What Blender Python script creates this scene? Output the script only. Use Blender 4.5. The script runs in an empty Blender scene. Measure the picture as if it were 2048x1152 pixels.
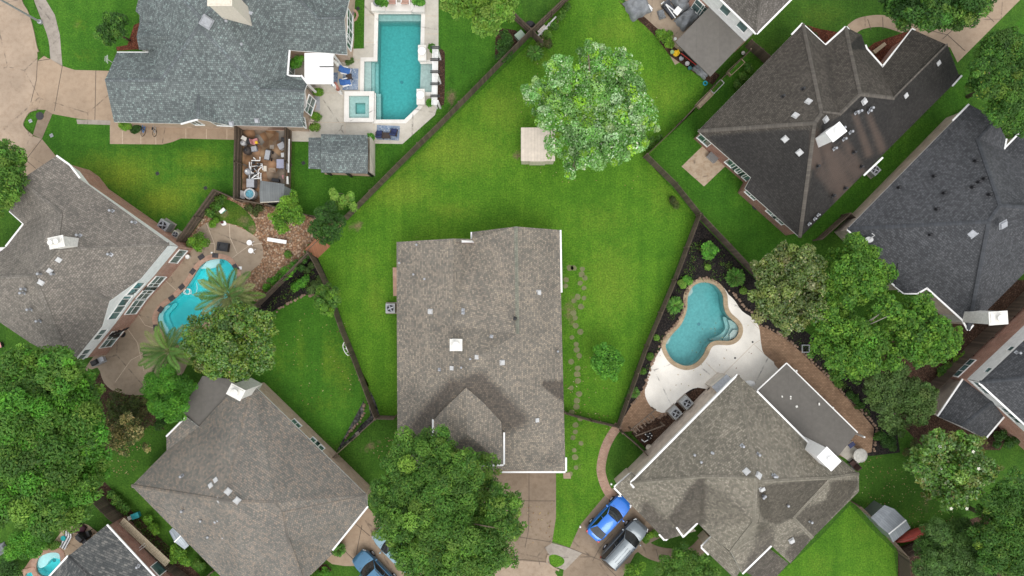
import bpy, bmesh, math, random
import numpy as np
from mathutils import Vector, Matrix
from mathutils.geometry import delaunay_2d_cdt

random.seed(7)
RNG = np.random.default_rng(11)
SC = bpy.context.scene
COL = SC.collection
CAMH = 62.0          # drone height in metres
FPX = 1364.0         # focal length in photo pixels (2048 wide)

def P(px, py, z=0.0):
    k = (CAMH - z) / FPX
    return Vector(((px - 1024.0) * k, (576.0 - py) * k, z))
def G(px, py):
    v = P(px, py, 0); return (v.x, v.y)
def GS(pts): return [G(*p) for p in pts]

# ------------------------------------------------------------------ object helpers
def props(o, label=None, cat=None, group=None, kind=None):
    if label: o['label'] = label
    if cat: o['category'] = cat
    if group: o['group'] = group
    if kind: o['kind'] = kind
    return o

def thing(name, label, cat, loc=(0, 0, 0), rz=0.0, group=None):
    o = bpy.data.objects.new(name, None)
    o.empty_display_size = 0.3
    COL.objects.link(o)
    o.location = loc
    o.rotation_euler = (0, 0, rz)
    return props(o, label, cat, group)

def copy_tree(o, parent=None):
    c = o.copy(); COL.objects.link(c)
    if parent is not None:
        c.parent = parent
        c.matrix_parent_inverse = o.matrix_parent_inverse.copy()
    for ch in list(o.children): copy_tree(ch, c)
    return c

class MB:
    """collects verts / faces / uvs and links them as ONE mesh object"""
    def __init__(s):
        s.v = []; s.f = []; s.uv = []; s.attr = {}; s.mi = []
    def add(s, verts, faces, mi=0, uvs=None):
        b = len(s.v)
        s.v += [tuple(x) for x in verts]
        for k, f in enumerate(faces):
            s.f.append(tuple(b + i for i in f)); s.mi.append(mi)
            s.uv.append(uvs[k] if uvs else None)
        return b
    def box(s, c, size, rz=0.0, ry=0.0, rx=0.0, mi=0, taper=1.0):
        hx, hy, hz = size[0]/2, size[1]/2, size[2]/2
        vs = [(-hx,-hy,-hz),(hx,-hy,-hz),(hx,hy,-hz),(-hx,hy,-hz),
              (-hx*taper,-hy*taper,hz),(hx*taper,-hy*taper,hz),(hx*taper,hy*taper,hz),(-hx*taper,hy*taper,hz)]
        M = Matrix.Rotation(rz,3,'Z') @ Matrix.Rotation(ry,3,'Y') @ Matrix.Rotation(rx,3,'X')
        c = Vector(c)
        vs = [c + M @ Vector(v) for v in vs]
        s.add(vs, [(3,2,1,0),(4,5,6,7),(0,1,5,4),(1,2,6,5),(2,3,7,6),(3,0,4,7)], mi)
        return s
    def bar(s, a, b, w, h, mi=0):
        a = Vector(a); b = Vector(b); d = b - a; L = d.length
        if L < 1e-6: return s
        rz = math.atan2(d.y, d.x); ry = -math.asin(max(-1,min(1,d.z/L)))
        return s.box((a+b)/2, (L, w, h), rz, ry, mi=mi)
    def prism(s, poly, z0, z1, mi=0, cap0=True):
        n = len(poly)
        if area2(poly) < 0: poly = poly[::-1]
        vs = [(x,y,z0) for x,y in poly] + [(x,y,z1) for x,y in poly]
        fs = [tuple(range(n,2*n))]
        if cap0: fs.append(tuple(range(n-1,-1,-1)))
        fs += [(i,(i+1)%n,n+(i+1)%n,n+i) for i in range(n)]
        s.add(vs, fs, mi); return s
    def tube(s, pts, r, n=8, mi=0, r1=None, cap=True):
        pts = [Vector(p) for p in pts]; m = len(pts)
        rr = [r + ((r1 if r1 is not None else r) - r)*i/(max(1,m-1)) for i in range(m)] if not isinstance(r,(list,tuple)) else list(r)
        vs = []
        for i,p in enumerate(pts):
            d = (pts[min(i+1,m-1)] - pts[max(i-1,0)])
            if d.length < 1e-9: d = Vector((0,0,1))
            d.normalize()
            up = Vector((0,0,1)) if abs(d.z) < .95 else Vector((1,0,0))
            a = d.cross(up).normalized(); b = d.cross(a)
            for k in range(n):
                t = 2*math.pi*k/n
                vs.append(p + (a*math.cos(t) + b*math.sin(t))*rr[i])
        fs = []
        for i in range(m-1):
            for k in range(n):
                fs.append((i*n+k, i*n+(k+1)%n, (i+1)*n+(k+1)%n, (i+1)*n+k))
        if cap:
            fs.append(tuple(range(n))[::-1]); fs.append(tuple((m-1)*n+k for k in range(n)))
        s.add(vs, fs, mi); return s
    def lathe(s, prof, c=(0,0,0), n=20, mi=0, sx=1, sy=1, rz=0):
        vs = []
        for (r,z) in prof:
            for k in range(n):
                t = 2*math.pi*k/n + rz
                vs.append((c[0]+r*sx*math.cos(t), c[1]+r*sy*math.sin(t), c[2]+z))
        fs = []
        for i in range(len(prof)-1):
            for k in range(n):
                fs.append((i*n+k, i*n+(k+1)%n, (i+1)*n+(k+1)%n, (i+1)*n+k))
        fs.append(tuple(range(n))[::-1]); m=len(prof)-1
        fs.append(tuple(m*n+k for k in range(n)))
        s.add(vs, fs, mi); return s
    def build(s, name, mat, parent=None, smooth=False, bevel=0.0, label=None):
        me = bpy.data.meshes.new(name)
        me.from_pydata(s.v, [], s.f)
        mats = mat if isinstance(mat, (list, tuple)) else [mat]
        for m in mats: me.materials.append(m)
        if len(mats) > 1:
            me.polygons.foreach_set('material_index', s.mi)
        if any(u is not None for u in s.uv):
            ul = me.uv_layers.new(name='UVMap')
            data = np.zeros(len(me.loops)*2, dtype=np.float32); k = 0
            for f,u in zip(s.f, s.uv):
                for j in range(len(f)):
                    if u is not None: data[2*k] = u[j][0]; data[2*k+1] = u[j][1]
                    k += 1
            ul.data.foreach_set('uv', data)
        for an, vals in s.attr.items():
            at = me.attributes.new(an, 'FLOAT', 'POINT')
            vv = list(vals) + [0.0]*(len(s.v)-len(vals))
            at.data.foreach_set('value', vv)
        if smooth: me.polygons.foreach_set('use_smooth', [True]*len(me.polygons))
        me.update()
        o = bpy.data.objects.new(name, me)
        COL.objects.link(o)
        if bevel:
            b = o.modifiers.new('bevel', 'BEVEL'); b.width = bevel; b.segments = 2; b.limit_method = 'ANGLE'
        if parent is not None: o.parent = parent
        if label: o['label'] = label
        return o

def wparent(o, parent):
    """mesh modelled in world coordinates -> child of a placed empty"""
    o.parent = parent
    M = Matrix.Translation(parent.location) @ parent.rotation_euler.to_matrix().to_4x4()
    o.matrix_parent_inverse = M.inverted()
    return o

# ------------------------------------------------------------------ polygon helpers
def area2(p):
    return sum(p[i][0]*p[(i+1)%len(p)][1]-p[(i+1)%len(p)][0]*p[i][1] for i in range(len(p)))/2
def inpoly(x, y, p):
    c = False; n = len(p); j = n-1
    for i in range(n):
        if (p[i][1] > y) != (p[j][1] > y) and x < (p[j][0]-p[i][0])*(y-p[i][1])/(p[j][1]-p[i][1])+p[i][0]: c = not c
        j = i
    return c
def pdist(x, y, p):
    best = 1e9; n = len(p)
    for i in range(n):
        ax,ay = p[i][:2]; bx,by = p[(i+1)%n][:2]
        dx,dy = bx-ax,by-ay; L = dx*dx+dy*dy
        t = 0 if L == 0 else max(0,min(1,((x-ax)*dx+(y-ay)*dy)/L))
        best = min(best, math.hypot(x-ax-t*dx, y-ay-t*dy))
    return best
def smooth_closed(p, k=5):
    out = []; n = len(p)
    for i in range(n):
        p0,p1,p2,p3 = p[i-1],p[i],p[(i+1)%n],p[(i+2)%n]
        for j in range(k):
            t = j/k
            out.append(tuple(0.5*((2*p1[d])+(-p0[d]+p2[d])*t+(2*p0[d]-5*p1[d]+4*p2[d]-p3[d])*t*t+(-p0[d]+3*p1[d]-3*p2[d]+p3[d])*t**3) for d in (0,1)))
    return out
def smooth_open(p, k=6):
    out = []; n = len(p)
    for i in range(n-1):
        p0,p1,p2,p3 = p[max(i-1,0)],p[i],p[i+1],p[min(i+2,n-1)]
        for j in range(k):
            t = j/k
            out.append(tuple(0.5*((2*p1[d])+(-p0[d]+p2[d])*t+(2*p0[d]-5*p1[d]+4*p2[d]-p3[d])*t*t+(-p0[d]+3*p1[d]-3*p2[d]+p3[d])*t**3) for d in range(len(p1))))
    out.append(tuple(p[-1])); return out
def offset(poly, d):
    """positive d = outward (poly any orientation)"""
    p = poly if area2(poly) > 0 else poly[::-1]
    n = len(p); out = []
    for i in range(n):
        a,b,c = Vector(p[i-1][:2]),Vector(p[i][:2]),Vector(p[(i+1)%n][:2])
        e1 = (b-a); e2 = (c-b)
        if e1.length < 1e-6: e1 = e2
        if e2.length < 1e-6: e2 = e1
        n1 = Vector((e1.y,-e1.x)).normalized(); n2 = Vector((e2.y,-e2.x)).normalized()
        m = n1+n2
        if m.length < 1e-3: m = n1
        m.normalize(); k = max(0.35, m.dot(n1))
        q = b + m*(d/k); out.append((q.x,q.y))
    return out if area2(poly) > 0 else out[::-1]
def strip(path, w):
    """polygon around an open path"""
    L = []; R = []
    for i,p in enumerate(path):
        a = Vector(path[max(i-1,0)]); b = Vector(path[min(i+1,len(path)-1)])
        d = (b-a).normalized(); nn = Vector((-d.y,d.x))
        L.append(tuple(Vector(p)+nn*w/2)); R.append(tuple(Vector(p)-nn*w/2))
    return L + R[::-1]
def cdt(poly, holes=(), grid=None):
    pts = [Vector(p) for p in poly]; edges = [(i,(i+1)%len(poly)) for i in range(len(poly))]
    xs = [p[0] for p in poly]; ys = [p[1] for p in poly]
    hs = []
    for h in holes:
        hx = [p[0] for p in h]; hy = [p[1] for p in h]
        if max(hx) < min(xs) or min(hx) > max(xs) or max(hy) < min(ys) or min(hy) > max(ys): continue
        b = len(pts); pts += [Vector(p) for p in h]
        edges += [(b+i, b+(i+1)%len(h)) for i in range(len(h))]; hs.append(h)
    if grid:
        x = min(xs)+grid*.5; row = 0
        while x < max(xs):
            y = min(ys)+grid*(.5 if row % 2 else .25)
            while y < max(ys):
                if inpoly(x,y,poly) and pdist(x,y,poly) > grid*.3 and not any(inpoly(x,y,h) for h in hs): pts.append(Vector((x,y)))
                y += grid
            x += grid*.9; row += 1
    vo, eo, fo, *_ = delaunay_2d_cdt(pts, edges, [], 0, 1e-4)
    tris = []
    for f in fo:
        cx = sum(vo[i].x for i in f)/len(f); cy = sum(vo[i].y for i in f)/len(f)
        if inpoly(cx,cy,poly) and not any(inpoly(cx,cy,h) for h in hs):
            a = sum(vo[f[i]].x*vo[f[(i+1)%len(f)]].y-vo[f[(i+1)%len(f)]].x*vo[f[i]].y for i in range(len(f)))
            if abs(a) > 1e-9: tris.append(tuple(f) if a > 0 else tuple(f)[::-1])
    return [(v.x,v.y) for v in vo], tris
HOLES = []     # pool openings, world xy
def sheet(name, poly, z, mat, grid=None, attrs=None, kind='structure', use_holes=True, label=None, cat=None):
    vo, tris = cdt(poly, HOLES if use_holes else (), grid)
    m = MB(); m.add([(x,y,z) for x,y in vo], tris)
    if attrs:
        for an, fn in attrs.items(): m.attr[an] = [fn(x,y) for x,y in vo]
    o = m.build(name, mat)
    return props(o, label, cat, None, kind)

# ------------------------------------------------------------------ materials
def newmat(name):
    m = bpy.data.materials.new(name); m.use_nodes = True
    nt = m.node_tree; nt.nodes.clear()
    out = nt.nodes.new('ShaderNodeOutputMaterial'); bs = nt.nodes.new('ShaderNodeBsdfPrincipled')
    nt.links.new(bs.outputs[0], out.inputs[0])
    return m, nt, bs
class N:
    def __init__(s, nt): s.nt = nt
    def __call__(s, typ, **kw):
        n = s.nt.nodes.new('ShaderNode'+typ)
        for k,v in kw.items():
            if k == 'ins':
                for a,b in v.items():
                    if hasattr(b,'is_output'): s.nt.links.new(b, n.inputs[a])
                    else: n.inputs[a].default_value = b
            else: setattr(n,k,v)
        return n
    def noise(s, scale, vec=None, detail=3, rough=.55, dist=0):
        n = s('TexNoise', ins={'Scale':scale,'Detail':detail,'Roughness':rough,'Distortion':dist})
        if vec is not None: s.nt.links.new(vec, n.inputs['Vector'])
        return n.outputs['Fac']
    def ramp(s, fac, stops):
        r = s('ValToRGB'); e = r.color_ramp.elements
        while len(e) < len(stops): e.new(0.5)
        for el,(p,c) in zip(e,stops):
            el.position = p; el.color = (*c,1) if len(c)==3 else c
        s.nt.links.new(fac, r.inputs[0]); return r.outputs[0]
    def rng(s, fac, a, b, c=0.0, d=1.0):
        r = s('MapRange', ins={1:a,2:b,3:c,4:d}); r.clamp = True
        s.nt.links.new(fac, r.inputs[0]); return r.outputs[0]
    def mix(s, fac, a, b, typ='MIX'):
        m = s('Mix', data_type='RGBA', blend_type=typ)
        for sock,val in ((m.inputs[0],fac),(m.inputs[6],a),(m.inputs[7],b)):
            if hasattr(val,'is_output'): s.nt.links.new(val, sock)
            elif isinstance(val,(int,float)): sock.default_value = val
            else: sock.default_value = (*val,1) if len(val)==3 else val
        return m.outputs[2]
    def math(s, op, a, b=0.0):
        m = s('Math', operation=op)
        for sock,val in ((m.inputs[0],a),(m.inputs[1],b)):
            if hasattr(val,'is_output'): s.nt.links.new(val, sock)
            else: sock.default_value = val
        return m.outputs[0]
    def attr(s, name): 
        return s('Attribute', attribute_name=name).outputs['Fac']
    def pos(s): return s('NewGeometry').outputs['Position']
    def bump(s, h, strength, dist=.05):
        return s('Bump', ins={'Strength':strength,'Distance':dist,'Height':h}).outputs[0]
def mixc(a,b,t): return tuple(a[i]*(1-t)+b[i]*t for i in range(3))
def scl(c,k): return tuple(x*k for x in c)

def paint(name, col, rough=.5, metal=0.0, var=.08, spec=.4, coat=0.0, nscale=6.0):
    m,nt,bs = newmat(name); n = N(nt)
    f = n.noise(nscale, n('TexCoord').outputs['Object'], 4)
    c = n.ramp(f, [(.3, scl(col,1-var)), (.7, scl(col,1+var))])
    nt.links.new(c, bs.inputs['Base Color'])
    bs.inputs['Roughness'].default_value = rough; bs.inputs['Metallic'].default_value = metal
    bs.inputs['Specular IOR Level'].default_value = spec
    if coat: bs.inputs['Coat Weight'].default_value = coat; bs.inputs['Coat Roughness'].default_value = .06
    return m
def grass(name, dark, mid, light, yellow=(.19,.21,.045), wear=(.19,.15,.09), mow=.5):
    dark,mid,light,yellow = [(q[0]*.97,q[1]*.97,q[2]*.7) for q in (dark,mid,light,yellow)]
    m,nt,bs = newmat(name); n = N(nt); p = n.pos()
    big = n.noise(.16, p, 4, .6)
    med = n.noise(.8, p, 4, .65)
    fine = n.noise(7.0, p, 3, .7)
    micro = n.noise(26.0, p, 2, .7)
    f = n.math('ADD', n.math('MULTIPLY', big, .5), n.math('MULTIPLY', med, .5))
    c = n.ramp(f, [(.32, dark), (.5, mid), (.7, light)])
    yl = n.rng(n.math('ADD', n.attr('yel'), n.math('MULTIPLY', n.math('SUBTRACT', n.noise(2.2,p,5,.7), .5), 1.2)), .1, 1.1, 0, .62)
    c = n.mix(yl, c, yellow)
    wr = n.rng(n.math('ADD', n.attr('wear'), n.math('MULTIPLY', n.math('SUBTRACT', n.noise(1.9,p,5,.7), .5), 1.3)), .35, .8, 0, .9)
    c = n.mix(n.math('MULTIPLY', wr, n.rng(n.attr('wear'), .02, .12)), c, wear)
    c = n.mix(1.0, c, n.ramp(fine, [(.25,(.5,.52,.5)),(.5,(1.0,1.0,1.0)),(.75,(1.6,1.5,1.45))]), 'MULTIPLY')
    c = n.mix(.5, c, n.ramp(n.noise(2.6,p,4,.75), [(.3,(.72,.78,.7)),(.7,(1.32,1.24,1.2))]), 'MULTIPLY')
    c = n.mix(.7, c, n.ramp(micro, [(.25,(.5,.5,.5)),(.75,(1.5,1.5,1.4))]), 'MULTIPLY')
    mp = n('Mapping'); nt.links.new(p, mp.inputs['Vector']); mp.inputs['Rotation'].default_value = (0,0,mow); mp.inputs['Scale'].default_value = (1.5,.10,1)
    c = n.mix(.6, c, n.ramp(n.noise(.9, mp.outputs[0], 3, .6), [(.32,(.78,.84,.8)),(.68,(1.22,1.15,1.12))]), 'MULTIPLY')   # faint mower lines
    nt.links.new(c, bs.inputs['Base Color'])
    bs.inputs['Roughness'].default_value = .85; bs.inputs['Specular IOR Level'].default_value = .15
    h = n.math('ADD', fine, n.math('MULTIPLY', micro, .6))
    nt.links.new(n.bump(h, .9, .08), bs.inputs['Normal'])
    return m
def concrete(name, col, stain=(.5,.42,.33), amt=.5, rough=.8, joint=None):
    m,nt,bs = newmat(name); n = N(nt); p = n.pos()
    a = n.noise(.35, p, 5, .6); b = n.noise(2.2, p, 5, .65); c3 = n.noise(28, p, 2)
    c = n.ramp(a, [(.3, scl(col,.82)), (.55, col), (.75, scl(col,1.12))])
    c = n.mix(n.rng(b,.45,.75,0,amt), c, n.mix(.75, c, stain, 'MULTIPLY'))
    crk = n('TexVoronoi', feature='DISTANCE_TO_EDGE', ins={'Scale':.16,'Vector':p})
    wob = n.noise(1.5, p, 4, .7)
    c = n.mix(n.math('MULTIPLY', n.rng(crk.outputs['Distance'], .004, .012, .55, 0), n.rng(wob,.45,.6)), c, (.05,.04,.035))
    c = n.mix(.35, c, n.ramp(c3, [(.3,(.75,.75,.75)),(.7,(1.2,1.2,1.2))]), 'MULTIPLY')
    nt.links.new(c, bs.inputs['Base Color']); bs.inputs['Roughness'].default_value = rough
    bs.inputs['Specular IOR Level'].default_value = .25
    nt.links.new(n.bump(n.math('ADD',b,c3), .25, .02), bs.inputs['Normal'])
    return m
def chips(name, cols, scale, rough=.9, bump=.6):
    """mulch, gravel and pebbles: one random colour per voronoi cell"""
    m,nt,bs = newmat(name); n = N(nt); p = n.pos()
    v = n('TexVoronoi', ins={'Scale':scale,'Vector':p,'Randomness':1.0})
    sep = n('SeparateColor'); nt.links.new(v.outputs['Color'], sep.inputs[0])
    k = len(cols)
    c = n.ramp(sep.outputs[0], [(i/(k-1)*.9+.05, cc) for i,cc in enumerate(cols)])
    big = n.noise(.7, p, 4, .6)
    c = n.mix(.6, c, n.ramp(big, [(.3,(.6,.6,.6)),(.7,(1.3,1.3,1.3))]), 'MULTIPLY')
    edge = n.rng(v.outputs['Distance'], .2, .75, 1.0, .45)
    c = n.mix(1.0, c, edge, 'MULTIPLY')
    nt.links.new(c, bs.inputs['Base Color']); bs.inputs['Roughness'].default_value = rough
    bs.inputs['Specular IOR Level'].default_value = .2
    nt.links.new(n.bump(n.math('SUBTRACT',1.0,v.outputs['Distance']), bump, .05), bs.inputs['Normal'])
    return m
def shingle(name, c1, c2, c3, darken=(.42,.4,.4), streak=(.17,.12,.09), tab=(.17,.165), stained=True):
    m,nt,bs = newmat(name); n = N(nt)
    uv = n('TexCoord').outputs['UV']; p = n.pos()
    def brick(w,h,a,b,mort,off):
        t = n('TexBrick', ins={'Scale':1.0,'Mortar Size':.014,'Mortar Smooth':.3,'Bias':0.0,'Brick Width':w,'Row Height':h})
        t.offset = off
        t.inputs['Color1'].default_value = (*a,1); t.inputs['Color2'].default_value = (*b,1); t.inputs['Mortar'].default_value = (*mort,1)
        nt.links.new(uv, t.inputs['Vector']); return t
    t1 = brick(tab[0], tab[1], (0,0,0), (1,1,1), (.12,.12,.12), .37)
    t2 = brick(tab[0]*1.3, tab[1], (0,0,0), (1,1,1), (.5,.5,.5), .61)
    f = n.math('ADD', n.math('MULTIPLY', t1.outputs['Color'], .6), n.math('MULTIPLY', t2.outputs['Color'], .4))
    c1, c2, c3 = mixc(c1,c2,-.05), c2, mixc(c3,c2,.05)
    c = n.ramp(f, [(.05, scl(c1,.85)), (.34, c1), (.62, c2), (.95, c3)])
    c = n.mix(n.math('MULTIPLY', t1.outputs['Fac'], .55), c, scl(c1,.35))
    c = n.mix(.75, c, n.ramp(n.noise(.45,p,4,.6), [(.3,(.82,.82,.82)),(.7,(1.16,1.15,1.13))]), 'MULTIPLY')
    c = n.mix(.35, c, n.ramp(n.noise(2.6,p,5,.75), [(.3,(.8,.8,.81)),(.7,(1.2,1.19,1.18))]), 'MULTIPLY')
    bs.inputs['Roughness'].default_value = .85
    if stained:
        w = n.math('ADD', n.attr('darken'), n.math('MULTIPLY', n.math('SUBTRACT', n.noise(1.3,p,5,.7), .5), .6))  # darker, smoother areas: stains, damp patches and whole roof planes
        wf = n.math('MULTIPLY', n.rng(w, .18, .8, 0, .95), n.rng(n.attr('darken'), .01, .15))
        c = n.mix(wf, c, n.mix(1.0, c, darken, 'MULTIPLY'))
        s = n.math('ADD', n.attr('streak'), n.math('MULTIPLY', n.math('SUBTRACT', n.noise(.9,p,5,.7), .5), .5))
        sf = n.math('MULTIPLY', n.rng(s, .1, .8, 0, .8), n.rng(n.attr('streak'), .01, .15))
        c = n.mix(sf, c, streak)
        nt.links.new(n.rng(wf, 0, 1, .85, .55), bs.inputs['Roughness'])
    nt.links.new(c, bs.inputs['Base Color'])
    bs.inputs['Specular IOR Level'].default_value = .25
    hgt = n.math('MULTIPLY', n.math('SUBTRACT', 1.0, t1.outputs['Fac']), n.rng(t1.outputs['Color'],0,1,.6,1))
    nt.links.new(n.bump(hgt, .6, .03), bs.inputs['Normal'])
    return m
def brickmat(name, a, b, mort, w=.22, h=.075, rough=.85, uvs=True, msize=.01):
    m,nt,bs = newmat(name); n = N(nt)
    src = n('TexCoord').outputs['UV'] if uvs else n.pos()
    t = n('TexBrick', ins={'Scale':1.0,'Mortar Size':msize,'Mortar Smooth':.2,'Brick Width':w,'Row Height':h,'Vector':src})
    t.inputs['Color1'].default_value = (*a,1); t.inputs['Color2'].default_value = (*b,1); t.inputs['Mortar'].default_value = (*mort,1)
    p = n.pos()
    c = n.mix(.7, t.outputs['Color'], n.ramp(n.noise(1.4,p,4,.65), [(.3,(.7,.7,.7)),(.7,(1.25,1.25,1.25))]), 'MULTIPLY')
    nt.links.new(c, bs.inputs['Base Color']); bs.inputs['Roughness'].default_value = rough
    bs.inputs['Specular IOR Level'].default_value = .2
    nt.links.new(n.bump(n.math('SUBTRACT',1.0,t.outputs['Fac']), .5, .01), bs.inputs['Normal'])
    return m
def lined(name, col, period, axis='U', dark=.55, rough=.55, metal=0.0, width=.1, uvs=True, dirt=.12):
    """siding, standing seam sheet and planks: grooves at a fixed spacing"""
    m,nt,bs = newmat(name); n = N(nt)
    src = n('TexCoord').outputs['UV'] if uvs else n('TexCoord').outputs['Object']
    sp = n('SeparateXYZ'); nt.links.new(src, sp.inputs[0])
    x = sp.outputs[{'U':0,'V':1,'Z':2}[axis]]
    fr = n.math('FRACT', n.math('DIVIDE', x, period))
    g = n.math('LESS_THAN', fr, width)
    idx = n.math('FLOOR', n.math('DIVIDE', x, period))
    wn = n('TexWhiteNoise', noise_dimensions='1D'); nt.links.new(idx, wn.inputs['W'])
    c = n.mix(n.rng(wn.outputs['Value'],0,1,0,1), scl(col,1-dirt), scl(col,1+dirt))
    c = n.mix(.6, c, n.ramp(n.noise(2.5,n.pos(),5,.7), [(.3,(.78,.78,.78)),(.7,(1.14,1.14,1.14))]), 'MULTIPLY')
    c = n.mix(g, c, n.mix(1.0, c, (dark,dark,dark), 'MULTIPLY'))
    nt.links.new(c, bs.inputs['Base Color']); bs.inputs['Roughness'].default_value = rough; bs.inputs['Metallic'].default_value = metal
    nt.links.new(n.bump(n.math('SUBTRACT',1.0,g), .5, .01), bs.inputs['Normal'])
    return m
def leafmat(name, trans=.25, rough=.55, spec=.35):
    m,nt,bs = newmat(name); n = N(nt)
    a = n('Attribute', attribute_name='Col')
    nt.links.new(a.outputs['Color'], bs.inputs['Base Color'])
    bs.inputs['Roughness'].default_value = rough; bs.inputs['Specular IOR Level'].default_value = spec
    tr = n('BsdfTranslucent'); nt.links.new(n.mix(1.0,a.outputs['Color'],(1.2,1.3,.6),'MULTIPLY'), tr.inputs[0])
    mx = n('MixShader', ins={0:trans}); nt.links.new(bs.outputs[0], mx.inputs[1]); nt.links.new(tr.outputs[0], mx.inputs[2])
    out = [x for x in nt.nodes if x.type=='OUTPUT_MATERIAL'][0]
    nt.links.new(mx.outputs[0], out.inputs[0]); return m
def watermat(name, absorb, density):
    m = bpy.data.materials.new(name); m.use_nodes = True; nt = m.node_tree; nt.nodes.clear(); n = N(nt)
    out = n('OutputMaterial')
    tr = n('BsdfTransparent'); gl = n('BsdfGlossy', ins={'Roughness':.04})
    bmp = n.bump(n.noise(1.3, n.pos(), 2, .5), .03, .04)
    nt.links.new(bmp, gl.inputs['Normal'])
    fr = n('Fresnel', ins={'IOR':1.33}); nt.links.new(bmp, fr.inputs['Normal'])
    mx = n('MixShader'); nt.links.new(fr.outputs[0], mx.inputs[0]); nt.links.new(tr.outputs[0], mx.inputs[1]); nt.links.new(gl.outputs[0], mx.inputs[2])
    nt.links.new(mx.outputs[0], out.inputs[0])
    va = n('VolumeAbsorption', ins={'Color':(*absorb,1),'Density':density}); nt.links.new(va.outputs[0], out.inputs['Volume'])
    return m
def glassmat(name, col=(.03,.045,.045), rough=.06):
    m,nt,bs = newmat(name); n = N(nt)
    c = n.ramp(n.noise(1.2, n.pos(), 2), [(.35, scl(col,.6)), (.7, scl(col,1.6))])
    nt.links.new(c, bs.inputs['Base Color']); bs.inputs['Roughness'].default_value = rough
    bs.inputs['Specular IOR Level'].default_value = .9
    return m
# ================================================================== shared materials
M = {}
M['white'] = paint('white_trim', (.86,.85,.83), .5, var=.05)
M['offwhite'] = paint('weathered_white', (.72,.7,.65), .7, var=.14)
M['cream'] = paint('cream_paint', (.66,.6,.5), .7, var=.08)
M['dark'] = paint('dark_metal', (.03,.03,.032), .5, var=.2)
M['black'] = paint('black_plastic', (.015,.015,.017), .45, var=.2)
M['galv'] = paint('galvanised_metal', (.36,.37,.39), .5, .4, var=.15)
M['grey'] = paint('grey_plastic', (.33,.34,.36), .6, var=.15)
M['ventw'] = paint('vent_grey_white', (.5,.5,.495), .6, var=.12)
M['acgrey'] = paint('air_conditioner_grey', (.36,.37,.37), .5, .2, var=.12)
M['acbeige'] = paint('air_conditioner_beige', (.55,.51,.42), .5, .1, var=.1)
M['glass'] = glassmat('window_glass', (.07,.13,.125))
M['glassdark'] = glassmat('dark_glass', (.02,.024,.026))
M['siding'] = lined('white_lap_siding', (.88,.88,.86), .16, 'V', .8, .55, width=.1, dirt=.04)
M['brickred'] = brickmat('red_brick', (.34,.15,.10), (.42,.21,.15), (.5,.42,.36))
M['bricktan'] = brickmat('tan_brick', (.44,.30,.21), (.5,.37,.28), (.55,.47,.39))
M['brickbeige'] = brickmat('beige_brick', (.50,.41,.33), (.56,.47,.39), (.6,.54,.47))
M['brickdk'] = brickmat('dark_red_brick', (.24,.10,.07), (.31,.15,.11), (.4,.33,.28))
M['membrane'] = lined('grey_rolled_roofing', (.135,.124,.110), 1.0, 'U', .9, .85, width=.02, dirt=.03, uvs=False)
M['fencewood'] = lined('weathered_fence_wood', (.115,.085,.062), .15, 'U', .5, .9, width=.06, dirt=.3, uvs=False)
M['postwood'] = paint('fence_post_wood', (.14,.105,.075), .9, var=.3)
M['redwood'] = lined('reddish_new_fence_wood', (.30,.13,.07), .15, 'U', .5, .9, width=.06, dirt=.2, uvs=False)
M['rawwood'] = paint('bare_timber', (.42,.33,.22), .8, var=.2)
SH = {
 'A': shingle('blue_grey_shingles', (.12,.138,.138), (.17,.195,.19), (.24,.305,.29)),
 'B': shingle('taupe_shingles', (.17,.155,.135), (.225,.20,.172), (.285,.255,.222)),
 'C': shingle('brown_speckled_shingles', (.175,.168,.15), (.24,.21,.178), (.315,.248,.19)),
 'E': shingle('weathered_wood_shingles', (.192,.176,.150), (.272,.235,.19), (.362,.305,.235)),
 'F': shingle('grey_brown_shingles', (.175,.160,.128), (.238,.216,.174), (.325,.293,.236)),
 'G': shingle('dark_brown_shingles', (.066,.058,.049), (.088,.078,.066), (.11,.097,.082), darken=(.36,.38,.42), streak=(.098,.07,.055)),
 'H': shingle('slate_black_shingles', (.060,.062,.067), (.082,.085,.091), (.108,.112,.119)),
 'I': shingle('charcoal_shingles', (.060,.062,.067), (.082,.085,.091), (.108,.112,.119)),
 'J': shingle('grey_taupe_shingles', (.13,.118,.104), (.175,.158,.142), (.225,.205,.188)),
 'D': shingle('mixed_grey_shingles', (.085,.09,.09), (.14,.14,.135), (.2,.195,.18), tab=(.34,.17)),
}
CAPM = {}
for k,(a_,b_,c_) in {'A':((.12,.135,.14),(.165,.185,.19),(.22,.29,.29)),'B':((.17,.155,.135),(.215,.195,.17),(.26,.235,.21)),'C':((.18,.165,.145),(.235,.20,.165),(.30,.24,.18)),'E':((.20,.205,.165),(.235,.238,.19),(.27,.27,.215)),'F':((.19,.174,.14),(.228,.207,.168),(.27,.245,.2)),'J':((.14,.128,.113),(.175,.158,.142),(.21,.19,.17)),'D':((.06,.063,.063),(.09,.09,.09),(.12,.12,.115))}.items():
    CAPM[k] = shingle('ridge_cap_'+k.lower(), a_, b_, c_, tab=(.2,.2), stained=False)
for k,c in {'G':(.105,.092,.077),'H':(.05,.054,.061),'I':(.05,.054,.061)}.items():
    CAPM[k] = lined('ridge_cap_'+k.lower(), c, .22, 'U', .7, .85, width=.12, dirt=.18)

def newell(pts):
    n = Vector((0,0,0))
    for i in range(len(pts)):
        a,b = pts[i],pts[(i+1)%len(pts)]
        n += Vector(((a.y-b.y)*(a.z+b.z),(a.z-b.z)*(a.x+b.x),(a.x-b.x)*(a.y+b.y)))
    n.normalize()
    return n if n.z > 0 else -n

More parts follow.
